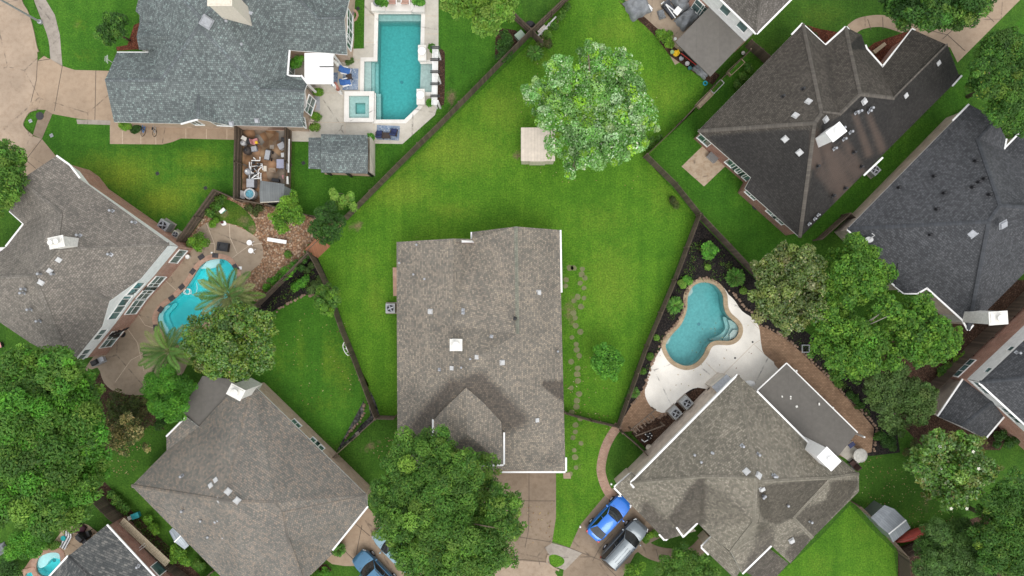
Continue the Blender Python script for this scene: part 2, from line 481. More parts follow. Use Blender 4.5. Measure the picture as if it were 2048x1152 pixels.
def house(name, label, faces, outlines, sh, wall, cat='house', wall2=None, split=3.0, stains=(), gutters=(),
          overhang=.35, group=None, caps=True, caponly=None, capw=.17, trim='white', fascia_h=.17):
    ol = outlines[0]
    c = P(sum(p[0] for p in ol)/len(ol), sum(p[1] for p in ol)/len(ol), 0)
    root = thing(name, label, cat, (c.x,c.y,0), group=group)
    H = {'root':root,'faces':faces,'walls':[],'sh':sh}
    m = MB(); darken=[]; stk=[]
    def pxof(v): 
        k = FPX/(CAMH-v.z); return (1024+v.x*k, 576-v.y*k)
    def sval(v, kind):
        if not stains: return 0.0
        x,y = pxof(v); best = 0.0
        for (kd,poly,soft,st) in stains:
            if kd != kind: continue
            if inpoly(x,y,poly): d = 0
            else: d = pdist(x,y,poly)
            best = max(best, st*max(0,1-d/soft))
        return best
    ecount = {}
    for fc in faces:
        pts = [P(*q) for q in fc]; n = newell(pts)
        h = Vector((-n.y, n.x, 0)); h = h.normalized() if h.length > 1e-4 else Vector((1,0,0))
        s = n.cross(h)
        cen = sum(pts,Vector())/len(pts)
        poly2 = [((p-cen).dot(h),(p-cen).dot(s)) for p in pts]
        if area2(poly2) < 0: poly2 = poly2[::-1]; pts = pts[::-1]; fc = fc[::-1]
        vo,tris = cdt(poly2)
        def lift(u,v):
            # original corners keep their own height, other points lie on the mean plane
            for p,q in zip(poly2,pts):
                if abs(p[0]-u)<1e-3 and abs(p[1]-v)<1e-3: return q
            return cen+h*u+s*v
        V3 = [lift(u,v) for u,v in vo]
        for t in tris:
            A,B,C = (V3[i] for i in t)
            L = max((A-B).length,(B-C).length,(C-A).length)
            k = max(1,min(40,int(math.ceil(L/.45)))) if stains else 1
            idx = {}; vs=[]
            for i in range(k+1):
                for j in range(k+1-i):
                    q = A + (B-A)*(i/k) + (C-A)*(j/k); idx[(i,j)] = len(vs); vs.append(q)
            fs=[]
            for i in range(k):
                for j in range(k-i):
                    fs.append((idx[(i,j)],idx[(i+1,j)],idx[(i,j+1)]))
                    if i+j < k-1: fs.append((idx[(i+1,j)],idx[(i+1,j+1)],idx[(i,j+1)]))
            uvs = [[(vs[i].dot(h)+50, vs[i].dot(s)+50) for i in f] for f in fs]
            m.add(vs, fs, 0, uvs)
            for q in vs: darken.append(sval(q,'darken')); stk.append(sval(q,'streak'))
        nn = len(fc)
        for i in range(nn):
            key = frozenset((fc[i],fc[(i+1)%nn]))
            ecount.setdefault(key,[]).append((n,cen))
    if caps:
        for key,lst in ecount.items():
            if len(lst) != 2 or len(key) != 2 or (caponly and key not in caponly): continue
            a,b = [P(*q) for q in key]; (n1,c1),(n2,c2) = lst
            mid = (a+b)/2
            if (c2-mid).dot(n1) > -.03: continue     # valley or coplanar
            d = (b-a); L = d.length; d.normalize()
            s1 = n1.cross(d).normalized(); 
            if s1.dot(c1-mid) < 0: s1 = -s1
            s2 = n2.cross(d).normalized()
            if s2.dot(c2-mid) < 0: s2 = -s2
            up = (n1+n2).normalized()*.045
            vs = [a+up+s1*capw, b+up+s1*capw, b+up*1.2, a+up*1.2, a+up+s2*capw, b+up+s2*capw,
                  a+s1*capw, b+s1*capw, a+s2*capw, b+s2*capw]
            uv = [[(0,0),(L,0),(L,.2),(0,.2)],[(0,.2),(L,.2),(L,.4),(0,.4)]]
            m.add(vs, [(0,1,2,3),(3,2,5,4),(6,7,1,0),(4,5,9,8)], 1, uv+[[(0,0),(L,0),(L,.02),(0,.02)]]*2)
            darken += [0]*10; stk += [0]*10
    m.attr['darken']=darken; m.attr['streak']=stk
    H['roof'] = wparent(m.build('roof', [SH[sh],CAPM[sh]]), root)
    # walls follow the eaves, set in under the overhang
    wl = MB(); wu = MB(); fa = MB()
    for ol in outlines:
        pts = [P(*q) for q in ol]
        xy = [(p.x,p.y) for p in pts]
        ins = offset(xy, -overhang); nn = len(ins); H['walls'].append((ins,[p.z for p in pts], area2(xy)>0))
        u = 0
        for i in range(nn):
            j = (i+1)%nn; a=ins[i]; b=ins[j]; L = math.hypot(b[0]-a[0],b[1]-a[1])
            za,zb = pts[i].z-.02, pts[j].z-.02
            s0 = split if wall2 else 99
            la,lb = min(za,s0),min(zb,s0)
            wl.add([(a[0],a[1],-.05),(b[0],b[1],-.05),(b[0],b[1],lb),(a[0],a[1],la)],[(0,1,2,3)],0,[[(u,0),(u+L,0),(u+L,lb),(u,la)]])
            if wall2 and max(za,zb) > s0+.01:
                dx,dy = (b[1]-a[1])/max(L,1e-6)*.02,-(b[0]-a[0])/max(L,1e-6)*.02
                if area2(xy) < 0: dx,dy = -dx,-dy
                wu.add([(a[0]+dx,a[1]+dy,la-.06),(b[0]+dx,b[1]+dy,lb-.06),(b[0]+dx,b[1]+dy,zb),(a[0]+dx,a[1]+dy,za)],[(0,1,2,3)],0,[[(u,la),(u+L,lb),(u+L,zb),(u,za)]])
            u += L
            # fascia board under the roof edge
            A,B = pts[i],pts[j]
            fa.add([A-Vector((0,0,.012)),B-Vector((0,0,.012)),B-Vector((0,0,fascia_h)),A-Vector((0,0,fascia_h))],[(0,1,2,3)])
            # soffit
            fa.add([(A.x,A.y,A.z-fascia_h),(B.x,B.y,B.z-fascia_h),(b[0],b[1],B.z-fascia_h),(a[0],a[1],A.z-fascia_h)],[(0,1,2,3)])
    wparent(wl.build('wall', M[wall]), root)
    if wu.v: wparent(wu.build('siding', M[wall2]), root)
    wparent(fa.build('fascia', M[trim]), root)
    for (a,b) in gutters:
        g = MB(); A,B = P(*a),P(*b); mid=(A+B)/2; d=(B-A).normalized(); o=Vector((-d.y,d.x,0))
        cc = Vector((root.location.x,root.location.y,mid.z))
        if o.dot(mid-cc) < 0: o=-o
        g.bar(A+o*.05-Vector((0,0,.03)),B+o*.05-Vector((0,0,.03)),.15,.12)
        wparent(g.build('gutter', M['white'], bevel=.02), root)
    return H

def roof_hit(H, px, py):
    for fc in H['faces']:
        if inpoly(px,py,fc):
            pts=[P(*q) for q in fc]; n=newell(pts); c=sum(pts,Vector())/len(pts)
            d = P(px,py,0)-Vector((0,0,CAMH)); o=Vector((0,0,CAMH))
            t = (c-o).dot(n)/d.dot(n); return o+d*t, n
    return P(px,py,4.5), Vector((0,0,1))
def basis(n):
    h = Vector((-n.y,n.x,0)); h = h.normalized() if h.length>1e-4 else Vector((1,0,0))
    return h, n.cross(h)
def box_vents(H, pts, size=.4, mat='ventw'):
    for (px,py) in pts:
        p,n = roof_hit(H,px,py); h,s = basis(n); m = MB()
        def slab(hw,z0,z1,k=1.0):
            vs = [p+h*a*hw+s*b*hw+n*z0 for a,b in ((-1,-1),(1,-1),(1,1),(-1,1))]+[p+h*a*hw*k+s*b*hw*k+n*z1 for a,b in ((-1,-1),(1,-1),(1,1),(-1,1))]
            m.add(vs,[(4,5,6,7),(0,1,5,4),(1,2,6,5),(2,3,7,6),(3,0,4,7),(3,2,1,0)])
        slab(size*.62,0,.02); slab(size*.4,.02,.12); slab(size*.5,.12,.17,.9)
        o = m.build('roof_vent', M[mat]); o.parent = H['roof']
def pipe_vents(H, pts, r=.09, hgt=.5, mat='galv'):
    for (px,py) in pts:
        p,n = roof_hit(H,px,py); m = MB()
        h,s = basis(n)
        vs=[p+h*a*.14+s*b*.14+n*.015 for a,b in ((-1,-1),(1,-1),(1,1),(-1,1))]
        m.add(vs,[(0,1,2,3)])
        m.tube([p-Vector((0,0,.05)),p+Vector((0,0,hgt*.75)),p+Vector((0,0,hgt))], r, 10)
        m.lathe([(r*1.1,0),(r*1.45,.05),(r*1.45,.1),(r,.15),(.01,.17)],(p.x,p.y,p.z+hgt-.06),12)
        o = m.build('vent_pipe', M[mat]); o.parent = H['roof']
def chimney(H, px, py, hgt, sx, sy, rz, mat='offwhite', base=None, cap='pot', depth=1.5):
    if base is None: p,n = roof_hit(H,px,py)
    else: p = P(px,py,base)
    m = MB()
    m.box((p.x,p.y,p.z+hgt/2-depth/2),(sx,sy,hgt+depth),rz)
    m.box((p.x,p.y,p.z+hgt+.05),(sx+.16,sy+.16,.1),rz)
    m.box((p.x,p.y,p.z+hgt+.13),(sx-.1,sy-.1,.06),rz)
    R = Matrix.Rotation(rz,3,'Z')
    if cap == 'pot':
        m.lathe([(.22,0),(.22,.22),(.3,.24),(.3,.3),(.05,.36)],(p.x,p.y,p.z+hgt+.16),16)
    elif cap == 'two':
        for k in (-.22,.22):
            q = R @ Vector((k*sx,0,0)); m.lathe([(.15,0),(.15,.25),(.22,.27),(.2,.36)],(p.x+q.x,p.y+q.y,p.z+hgt+.16),14)
    o = m.build('chimney', M[mat], bevel=.015); o.parent=H['roof']
    return o
def window(H, loop, edge, t, w, z0, h, arch=False, bars=1, glass='glass', frame='white', proud=.03):
    ins,zs,ccw = H['walls'][loop]; a=Vector(ins[edge]); b=Vector(ins[(edge+1)%len(ins)])
    d=(b-a).normalized(); nrm=Vector((d.y,-d.x)) if ccw else Vector((-d.y,d.x))
    c=a+(b-a)*t; c3=Vector((c.x,c.y,0)); d3=Vector((d.x,d.y,0)); n3=Vector((nrm.x,nrm.y,0))
    fr=MB(); f=.06
    def B(u0,u1,v0,v1,o0,o1,mb):
        vs=[c3+d3*u+n3*o+Vector((0,0,v)) for o in (o0,o1) for (u,v) in ((u0,v0),(u1,v0),(u1,v1),(u0,v1))]
        mb.add(vs,[(0,1,2,3),(7,6,5,4),(0,4,5,1),(1,5,6,2),(2,6,7,3),(3,7,4,0)])
    o0=-.02; o1=proud+.05
    B(-w/2,w/2,z0,z0+f,o0,o1+.03,fr); B(-w/2,w/2,z0+h-f,z0+h,o0,o1,fr)
    B(-w/2,-w/2+f,z0+f,z0+h-f,o0,o1,fr); B(w/2-f,w/2,z0+f,z0+h-f,o0,o1,fr)
    for k in range(1,bars+1):
        x=-w/2+w*k/(bars+1); B(x-.025,x+.025,z0+f,z0+h-f,o0,o1-.01,fr)
    if h>1.7: B(-w/2+f,w/2-f,z0+h*.55,z0+h*.55+.04,o0,o1-.015,fr)
    if arch:
        n=10; arc=[(math.cos(math.pi*k/n)*w*.42,z0+h+math.sin(math.pi*k/n)*.5) for k in range(n+1)]
        vs=[c3+d3*u+n3*(o1-.02)+Vector((0,0,v)) for u,v in arc]
        fr.add(vs,[tuple(range(len(vs)))])
    fo=wparent(fr.build('window', M[frame]),H['root'])
    pn=MB(); B(-w/2+f,w/2-f,z0+f,z0+h-f,.005,proud+.01,pn)
    po=pn.build('pane', M[glass]); po.parent=fo
    return fo
def part_prism(H, name, quad, mat, th=.12, label=None):
    """a flat-ish slab with its own thickness, e.g. a patio cover"""
    m=MB(); pts=[P(*q) for q in quad]
    if area2([(p.x,p.y) for p in pts]) < 0: pts=pts[::-1]
    n=len(pts); low=[p-Vector((0,0,th)) for p in pts]
    m.add(pts+low,[tuple(range(n)),tuple(range(2*n-1,n-1,-1))]+[(i,n+i,n+(i+1)%n,(i+1)%n) for i in range(n)])
    o=m.build(name,M[mat],label=label); return wparent(o,H['root'])
def posts(H, pts, ztop, mat='white', w=.14):
    for (px,py) in pts:
        x,y=G(px,py); m=MB(); m.box((x,y,ztop/2),(w,w,ztop)); wparent(m.build('post',M[mat]),H['root'])

# ================================================================== HOUSE A (blue-grey, top left)
e=3.3
GB=(228,244,e); GR=(210,160,5.1); J=(322,160,5.1); AP=(398,52,7.2); AP2=(401,36,7.2); K=(517,178,4.8); L_=(609,181,4.8); BR=(606,254,e)
R2=(442,10,7.5); R3=(500,-45,7.6); WV=(345,-25,5.6); gi=(297,104,e); gt=(234,104,e)
sk=(362,247,e); sa=(395,238,4.9); sb=(456,250,e); sq=(397,190,4.9)
cy1=(578,100,e); cy2=(574,150,e); cy3=(601,151,e); cy4=(614,168,e)
Mm=(639,39,5.0); Nn=(689,38,5.0); ne=(694,109,e); hp=(590,-10,6.4)
lg0=(279,98,e); lg1=(273,73,4.5); lg2=(279,48,e); lgq=(345,73,4.5); lgv1=(333,99,e+.0)
facesA=[
 [GB,GR,J,AP,K,L_,BR,sb,sq,sk],
 [sk,sa,sq],[sa,sb,sq],
 [gt,gi,J,GR],
 [(297,104,e),lg0,lg2,(279,30,e),(271,22,e),(283,-30,e),WV,AP2,AP,J],
 [AP2,R2,R3,(400,-90,5.4),WV],
 [AP,AP2,R2,R3,cy1,cy2,K],
 [cy1,ne,Nn,Mm,hp,R3],
 [K,L_,cy4,cy3,cy2],
 [Nn,(699,-3,e),(703,-60,e),(600,-60,5.2),hp,Mm],
]
outA=[GB,GR,gt,gi,lg0,lg2,(279,30,e),(271,22,e),(283,-30,e),(400,-90,e),(703,-60,e),(699,-3,e),Nn,ne,cy1,cy2,cy3,cy4,L_,(613,212,e),(602,226,e),BR,sb,sa,sk]
HA=house('suburban_house','large house with blue grey shingle roof beside the rectangular pool',facesA,[outA],'A','bricktan',
  gutters=[(gt,gi),(cy1,cy2),(cy2,cy3),(cy3,cy4),(sk,sa)])
# raised little west gable on house A
def subroof(H, faces, sh, name='dormer_roof'):
    m=MB()
    for fc in faces:
        pts=[P(*q) for q in fc]; n=newell(pts); h,s=basis(n)
        if area2([(p.x,p.y) for p in pts])<0: pts=pts[::-1]
        m.add(pts,[tuple(range(len(pts)))],0,[[(p.dot(h)+50,p.dot(s)+50) for p in pts]])
        low=[p-Vector((0,0,.15)) for p in pts]; k=len(pts)
        m.add(pts+low,[(i,k+i,k+(i+1)%k,(i+1)%k) for i in range(k)],0,[[(0,0)]*4]*k)
    m.attr['darken']=[0]*len(m.v); m.attr['streak']=[0]*len(m.v)
    return wparent(m.build(name,[SH[sh]]),H['root'])
subroof(HA,[[(278,99,3.9),(273,73,5.1),(348,73,5.1),(334,99,3.9)],[(273,73,5.1),(279,46,3.9),(330,46,4.4),(348,73,5.1)]],'A')
part_prism(HA,'dormer_wall',[(281,97,3.75),(275,73,4.6),(281,50,3.75),(300,50,3.75),(300,97,3.75)],'bricktan',.6)
box_vents(HA,[(413,44)],.72,'grey'); box_vents(HA,[(500,25),(492,42),(463,247),(514,241)],.34,'galv')
pipe_vents(HA,[(452,38),(457,46),(487,92)],.09,.45)
chimney(HA,474,28,3.2,1.75,1.25,math.radians(0),'cream',cap='two')
nA=len(outA)
window(HA,0,nA-3,.55,1.5,1.4,1.5,bars=1); 
window(HA,0,nA-2,.62,.9,1.5,1.6); window(HA,0,nA-3,.3,.7,2.0,1.2)
window(HA,0,18,.55,1.5,.7,2.0,bars=1); window(HA,0,20,.5,1.0,1.2,1.5); window(HA,0,11,.55,1.6,.8,2.0,bars=1); window(HA,0,12,.45,.9,1.0,1.6); window(HA,0,12,.15,1.2,.8,2.0)
window(HA,0,14,.5,1.6,.6,2.2,bars=2)

# ================================================================== HOUSE B (taupe, left, two storey)
e=4.5; E2_=5.2
T=(112,312,e);T2=(139,331,e);N1=(159,357,e);C_=(339,488,E2_);G1=(282,557,E2_);GA=(219,602,6.8);G2=(204,653,E2_);S_=(141,730,E2_)
SW=(61,686,e);W0=(-70,598,e);Rg1=(39,361,6.1);Rg2=(110,416,6.5);W1=(18,423,e);W2=(47,449,e);W3=(12,494,e)
R1=(112,500,8.4);R2=(67,551,8.4);Q=(172,578,6.9);Jn=(121,426,6.7);R5=(-70,560,6.5)
facesB=[[C_,G1,Q,G2,S_,R2,R1],[G1,GA,Q],[GA,G2,Q],[N1,C_,R1,Jn],[T,T2,N1,Jn,Rg2,Rg1],[W1,Rg1,Rg2,W2],[W2,Rg2,Jn,R1,R2,R5,W3],[S_,SW,W0,R5,R2]]
outB=[T,T2,N1,C_,G1,GA,G2,S_,SW,W0,(-70,500,e),W3,W2,W1,Rg1]
HB=house('suburban_house','taupe shingle house with white gabled upper storey over the freeform pool',facesB,[outB],'B','brickred',wall2='siding',split=2.9,
  gutters=[(T,T2),(T2,N1),(W1,W2),(W2,W3)],overhang=.3)
for t,z0,h,w in ((.16,.9,1.5,1.5),):
    window(HB,0,3,.30,1.5,.8,1.5,bars=1)
window(HB,0,4,.30,1.7,.7,1.8); window(HB,0,4,.78,1.7,.7,1.8); window(HB,0,5,.35,1.7,.7,1.8)
window(HB,0,4,.55,1.5,3.3,1.3); window(HB,0,5,.02,1.5,3.4,1.3,arch=True); window(HB,0,5,.55,1.5,3.3,1.3)
window(HB,0,6,.3,1.2,3.4,1.0); window(HB,0,6,.86,1.2,3.4,1.0); window(HB,0,6,.5,1.9,.5,1.8)
box_vents(HB,[(118,519),(100,541),(82,564)],.4,'ventw'); pipe_vents(HB,[(160,471),(225,422),(270,445),(222,509),(83,548),(110,548),(50,578),(48,586),(62,619),(80,642)],.08,.45)
chimney(HB,139,487,1.5,1.05,.75,math.radians(12),'offwhite',cap='two')
# ================================================================== HOUSE C (brown speckled, bottom left)
e=3.0
N_=(505,768,e);Ec=(733,990,e);E3=(565,1024,6.1);R2=(551,1006,6.6);R1=(450,1002,6.6);W_=(263,972,e);Sj=(574,1076,6.0);Sk=(607,1165,5.0)
facesC=[[N_,Ec,E3,R2,R1],[N_,R1,W_,(333,901,e),(333,874,e),(372,835,e),(397,854,e),(469,775,e)],
 [W_,R1,R2,E3,Sj,Sk,(590,1215,e),(500,1212,e)],[E3,Ec,(735,1012,e),(664,1100,e),(619,1150,e),(590,1215,e),Sk,Sj]]
outC=[N_,Ec,(735,1012,e),(664,1100,e),(619,1150,e),(590,1215,e),(500,1212,e),W_,(333,901,e),(333,874,e),(372,835,e),(397,854,e),(469,775,e)]
HC=house('suburban_house','brown speckled hip roof house behind the deep green lawn',facesC,[outC],'C','bricktan',
  gutters=[((735,1012,e),(664,1100,e)),((333,874,e),(372,835,e))],overhang=.25)
subroof(HC,[[(640,1084,3.1),(665,1108,2.75),(622,1150,2.75),(590,1130,3.3)]],'C','porch_roof')
window(HC,0,0,.36,1.0,1.4,1.2);window(HC,0,0,.53,1.0,1.4,1.2);window(HC,0,0,.57,1.0,1.4,1.2)
part_prism(HC,'patio_roof',[(397,853,2.82),(473,778,2.82),(468,759,2.6),(405,752,2.6),(362,822,2.6)],'membrane')
box_vents(HC,[(433,960),(423,971),(456,983),(439,998),(474,1001),(459,1019)],.4,'ventw')
pipe_vents(HC,[(365,951),(405,1039),(440,1038),(434,1041),(450,1072),(461,1063),(472,1085),(463,1091),(473,1104),(480,1126),(367,1020),(419,1071)],.08,.4)
chimney(HC,496,775,2.5,1.15,.85,math.radians(-28),'offwhite',cap='pot')

# ================================================================== HOUSE E (centre)
e=3.0
NW_=(793,484,e);Nl=(905,477,5.6);V0=(945,478,3.7);N0=(944,464,3.1);Nr=(1032,453,5.4);NE=(1120,460,e);EE=(1122,585,e);SE_=(1131,943,e);SW_=(795,935,e)
Lr=(905,650,5.8);Pk=(960,712,7.3);Rr=(1035,668,5.6)
facesE=[[NW_,SW_,Pk,Lr,Nl],[Nl,Lr,V0],[Nr,N0,V0,Rr],[V0,Lr,Pk,Rr],[Nr,Rr,Pk,SE_,EE,NE],[SW_,SE_,Pk]]
outE=[NW_,Nl,V0,N0,Nr,NE,EE,SE_,SW_]
stE=[('darken',[(925,772),(905,772),(835,850),(815,900),(868,850),(925,785)],30,.95),('darken',[(935,765),(960,757),(1000,800),(1040,838),(1010,850),(940,785)],30,1.0),
     ('darken',[(1084,766),(1126,764),(1127,800),(1105,785)],6,1.2),('darken',[(930,880),(960,895),(985,925),(880,925),(905,895)],18,.6),('darken',[(1120,925),(1095,925),(1105,905)],20,.4),
     ('darken',[(1085,655),(1125,655),(1125,665)],14,.25),('darken',[(948,500),(968,520),(985,600),(930,600)],18,.18)]
HE=house('suburban_house','central house with weathered brown shingle roof and front gable wing',facesE,[outE],'E','brickred',
  stains=stE,caponly=[frozenset((Nr,Rr))],gutters=[(NE,EE),(N0,(944,478,3.1)),((1000,943,e),SE_),((1131,915,e),SE_)])
# raised front wing
wz=4.9
wf=[[(932,775,6.3),(935,868,6.3),(867,932,wz),(867,838,wz)],[(932,775,6.3),(1002,836,wz),(1007,929,wz),(935,868,6.3)],[(935,868,6.3),(1007,929,wz),(867,932,wz)]]
HEW={'root':HE['root'],'faces':wf,'roof':HE['roof']}
def add_wing(H, faces, outline, sh, wall, stains=(), gutters=(), overhang=.25, caps=True):
    W = house('wing_root','wing',faces,[outline],sh,wall,stains=stains,gutters=gutters,overhang=overhang,caps=caps)
    r = W['root']
    for ch in list(r.children):
        M0 = r.matrix_basis.copy()
        ch.parent = H['root']; ch.matrix_parent_inverse = Matrix.Translation(-H['root'].location)
        if ch.name.startswith('roof'): ch.name='wing_roof'
        elif ch.name.startswith('wall'): ch.name='wing_wall'
    bpy.data.objects.remove(r)
    return W
add_wing(HE,wf,[(867,838,wz),(932,775,6.0),(1002,836,wz),(1007,929,wz),(867,932,wz)],'E','brickred',stE[3:4],[((867,838,wz),(867,932,wz)),((1007,865,wz),(1007,929,wz)),((960,930,wz),(1007,929,wz))],caps=False)
chimney(HE,915,687,1.4,.85,.8,0,'offwhite',cap='pot')
box_vents(HE,[(861,623),(1077,585),(955,714),(1004,725),(905,736),(1073,840)],.36,'ventw')
pipe_vents(HE,[(828,549),(850,558),(926,620),(926,626),(983,673),(941,717),(879,739),(923,734),(1115,702),(834,490),(800,526)],.07,.4)
pipe_vents(HE,[(1030,637)],.1,.3,'black')

# ================================================================== HOUSE F (bottom right)
e=4.5; lo=3.2
N_=(1476,750,e);W_=(1262,966,e);Wr=(1407,953,7.4);Pp=(1512,955,8.6);V_=(1396,1047,e);w3=(1368,1074,e);w2=(1354,1054,e)
Rj=(1508,1045,7.0);St=(1462,1104,e);S2=(1484,1147,4.0);S3=(1542,1091,4.0);Vb=(1546,1050,5.0);X_=(1586,1036,5.0);E1=(1529,963,8.5);E2=(1661,956,5.6)
Ea=(1718,948,lo);Eb=(1718,983,lo);Es=(1625,1076,lo);Et=(1581,1127,lo);n2=(1513,783,e);n3=(1617,887,e);n4=(1674,911,lo+.2)
facesF=[[N_,W_,Wr,Pp],[W_,w2,w3,V_,Wr],[Wr,V_,(1423,1074,e),St,Rj,Pp],[Pp,Rj,St,S2,S3,Vb],[Pp,Vb,X_,E2,E1],[E2,X_,Es,Eb,Ea],[Vb,S3,Et,Es,X_],
 [N_,Pp,E1,E2,Ea,n4,n3,n2]]
outF=[N_,W_,w2,w3,V_,(1423,1074,e),St,S2,S3,Et,Es,Eb,Ea,n4,n3,n2]
stF=[('darken',[(1404,960),(1408,985),(1404,1040),(1385,1062),(1360,1055),(1340,1040),(1370,1000),(1395,965)],14,.9),
 ('darken',[(1415,975),(1440,985),(1500,1035),(1470,1045),(1410,1045)],22,.45),
 ('darken',[(1520,985),(1532,975),(1585,968),(1655,962),(1590,1030),(1550,1045),(1525,1030)],10,1.0),
 ('darken',[(1668,965),(1712,965),(1700,990),(1628,1068),(1592,1038),(1615,1020),(1655,1005)],9,1.1),
 ('darken',[(1520,1045),(1545,1058),(1542,1088),(1495,1140),(1490,1135),(1515,1090)],14,.7),
 ('darken',[(1590,1075),(1622,1072),(1600,1105),(1583,1124),(1576,1110)],10,.9),('darken',[(1455,1108),(1475,1140),(1485,1147),(1462,1140)],10,.5)]
HF=house('suburban_house','grey brown shingle house beside the white pool deck with flat patio cover',facesF,[outF],'F','brickbeige',wall2='siding',split=3.0,
  stains=stF,gutters=[(N_,W_),(W_,(1269,975,e)),(S2,S3),(n2,n3),(w3,V_),(w2,w3)],overhang=.3)
add_wing(HF,[[(1229,975,2.7),(1263,944,3.3),(1392,1062,3.3),(1330,1080,2.7)]],[(1229,975,2.7),(1263,944,2.7),(1392,1062,2.7),(1330,1080,2.7)],'F','brickbeige',
  [('darken',[(1290,1010),(1352,1062),(1330,1080),(1285,1035)],18,.75)],[((1229,975,2.7),(1243,989,2.7)),((1319,1068,2.7),(1330,1080,2.7)),((1330,1080,2.7),(1354,1060,2.7)),((1229,975,2.7),(1260,948,2.7))])
add_wing(HF,[[(1403,1094,2.7),(1423,1074,3.2),(1490,1128,3.3),(1470,1158,2.7)]],[(1403,1094,2.7),(1423,1074,2.7),(1490,1128,2.7),(1470,1158,2.7)],'F','brickbeige',(),[((1403,1094,2.7),(1423,1074,2.7)),((1403,1094,2.7),(1418,1109,2.7))])
add_wing(HF,[[(1482,1138,3.3),(1530,1090,3.3),(1577,1127,2.7),(1536,1172,2.7)]],[(1482,1138,2.7),(1530,1090,2.7),(1577,1127,2.7),(1536,1172,2.7)],'F','brickbeige',[('darken',[(1482,1138),(1535,1085),(1577,1127),(1536,1175)],8,1.1)])
part_prism(HF,'bay_roof',[(1424,774,2.9),(1454,749,2.9),(1466,760,3.0),(1436,787,3.0)],'grey',.15)
part_prism(HF,'bay_wall',[(1427,775,2.7),(1454,752,2.7),(1464,761,2.7),(1436,785,2.7)],'brickbeige',2.7)
part_prism(HF,'patio_roof',[(1514,782,2.95),(1573,727,2.7),(1714,865,2.7),(1677,912,2.95),(1617,887,2.98)],'membrane',.14,)
posts(HF,[(1570,735),(1640,806),(1700,862)],2.55)
g=MB()
for a,b in (((1514,781,2.96),(1573,726,2.72)),((1573,726,2.72),(1715,865,2.72)),((1513,783,2.97),(1617,888,2.99))):
    g.bar(P(*a),P(*b),.09,.1)
wparent(g.build('patio_roof_edging',M['white']),HF['root'])
lt=MB()
for (px,py) in [(1564,793),(1581,793),(1581,797),(1557,811),(1593,813),(1557,821),(1590,837),(1581,845),(1622,863),(1624,873),(1638,808)]:
    p=P(px,py,2.85); lt.box((p.x,p.y,2.90),(random.uniform(.1,.3),random.uniform(.08,.2),.012),random.random()*3)
wparent(lt.build('leaf_litter',M['offwhite']),HF['root'])
box_vents(HF,[(1390,947),(1493,943),(1517,951),(1524,977),(1583,1081)],.4,'ventw')
pipe_vents(HF,[(1421,903),(1423,904),(1387,908),(1400,922),(1484,891),(1516,908),(1546,951),(1550,951),(1527,990),(1524,993),(1573,1009),(1620,1042)],.08,.4)
chimney(HF,1612,893,4.2,1.5,1.0,math.radians(-45),'white',base=3.2,cap='pot',depth=3.2)
window(HF,0,0,.25,1.4,3.3,.9); window(HF,0,0,.6,1.4,3.3,.9)

# ================================================================== HOUSE G (dark brown, top right)
e=3.1
S_=(1600,475,e);sa1=(1903,172,e);sa2=(1923,150,e);sa3=(1917,148,e);Re=(1895,90,4.9);r5=(1789,196,4.9);r4=(1721,188,6.3);r3=(1678,230,6.2);Rn=(1644,226,7.1);R0=(1630,246,7.2)
W_=(1396,262,e);b1=(1502,355,e);b2=(1490,377,e);Nt=(1606,47,e);nw=(1584,70,e);v1=(1652,90,e);h2=(1700,94,4.4);c1=(1692,54,e);c2=(1723,70,e);c3=(1730,90,e);c4=(1733,98,e);c5=(1765,134,e);t1=(1823,58,e)
facesG=[[S_,sa1,sa2,sa3,Re,r5,r4,r3,Rn,R0],[W_,b1,b2,S_,R0],[W_,R0,Rn,Nt,nw],[Nt,v1,r3,Rn],[v1,c1,h2,r4,r3],[h2,c3,c4,c5,r5,r4],[c1,c2,c3,h2],[c5,t1,Re,r5]]
outG=[S_,sa1,sa2,sa3,Re,t1,c5,c4,c3,c2,c1,v1,Nt,nw,W_,b1,b2]
stG=[('darken',[S_,sa1,sa2,Re,r5,(1789,200),(1721,195),(1680,236),(1646,250)],6,.9),('darken',[(1420,274),(1500,355),(1490,377),(1597,470),(1624,262),(1560,262)],8,.85),  # most of the south-east and south-west planes darkened
 ('darken',[(1695,96),(1724,72),(1732,98)],4,1.0),('darken',[(1765,134),(1823,62),(1885,92),(1789,190)],10,.3),('darken',[(1652,92),(1656,110),(1672,200),(1664,185),(1655,150)],10,.35)]
def lane(a,b,w,s,soft=5): 
    d=Vector(b)-Vector(a); n_=Vector((-d.y,d.x)).normalized()*w
    a_,b_=Vector(a),Vector(b)
    return ('streak',[tuple(a_+n_*.35),tuple(b_+n_),tuple(b_-n_),tuple(a_-n_*.35)],soft,s)
stG+=[lane((1648,285),(1690,380),14,.75,16),lane((1630,262),(1632,330),9,.8,10),lane((1710,230),(1738,310),4,.75,9),lane((1737,228),(1765,300),4,.75,9),lane((1688,280),(1722,345),5,.65,11),lane((1670,300),(1715,350),7,.65,12),lane((1640,340),(1700,400),16,.6,14)]
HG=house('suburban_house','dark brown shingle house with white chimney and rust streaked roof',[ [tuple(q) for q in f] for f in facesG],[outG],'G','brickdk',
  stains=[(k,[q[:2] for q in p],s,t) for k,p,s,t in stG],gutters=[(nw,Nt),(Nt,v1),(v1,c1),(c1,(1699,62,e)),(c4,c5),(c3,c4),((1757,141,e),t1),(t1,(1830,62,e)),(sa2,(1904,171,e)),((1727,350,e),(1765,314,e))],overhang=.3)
box_vents(HG,[(1617,203),(1591,231),(1651,239),(1570,278),(1599,305),(1728,203),(1810,191),(1875,126)],.4,'ventw')
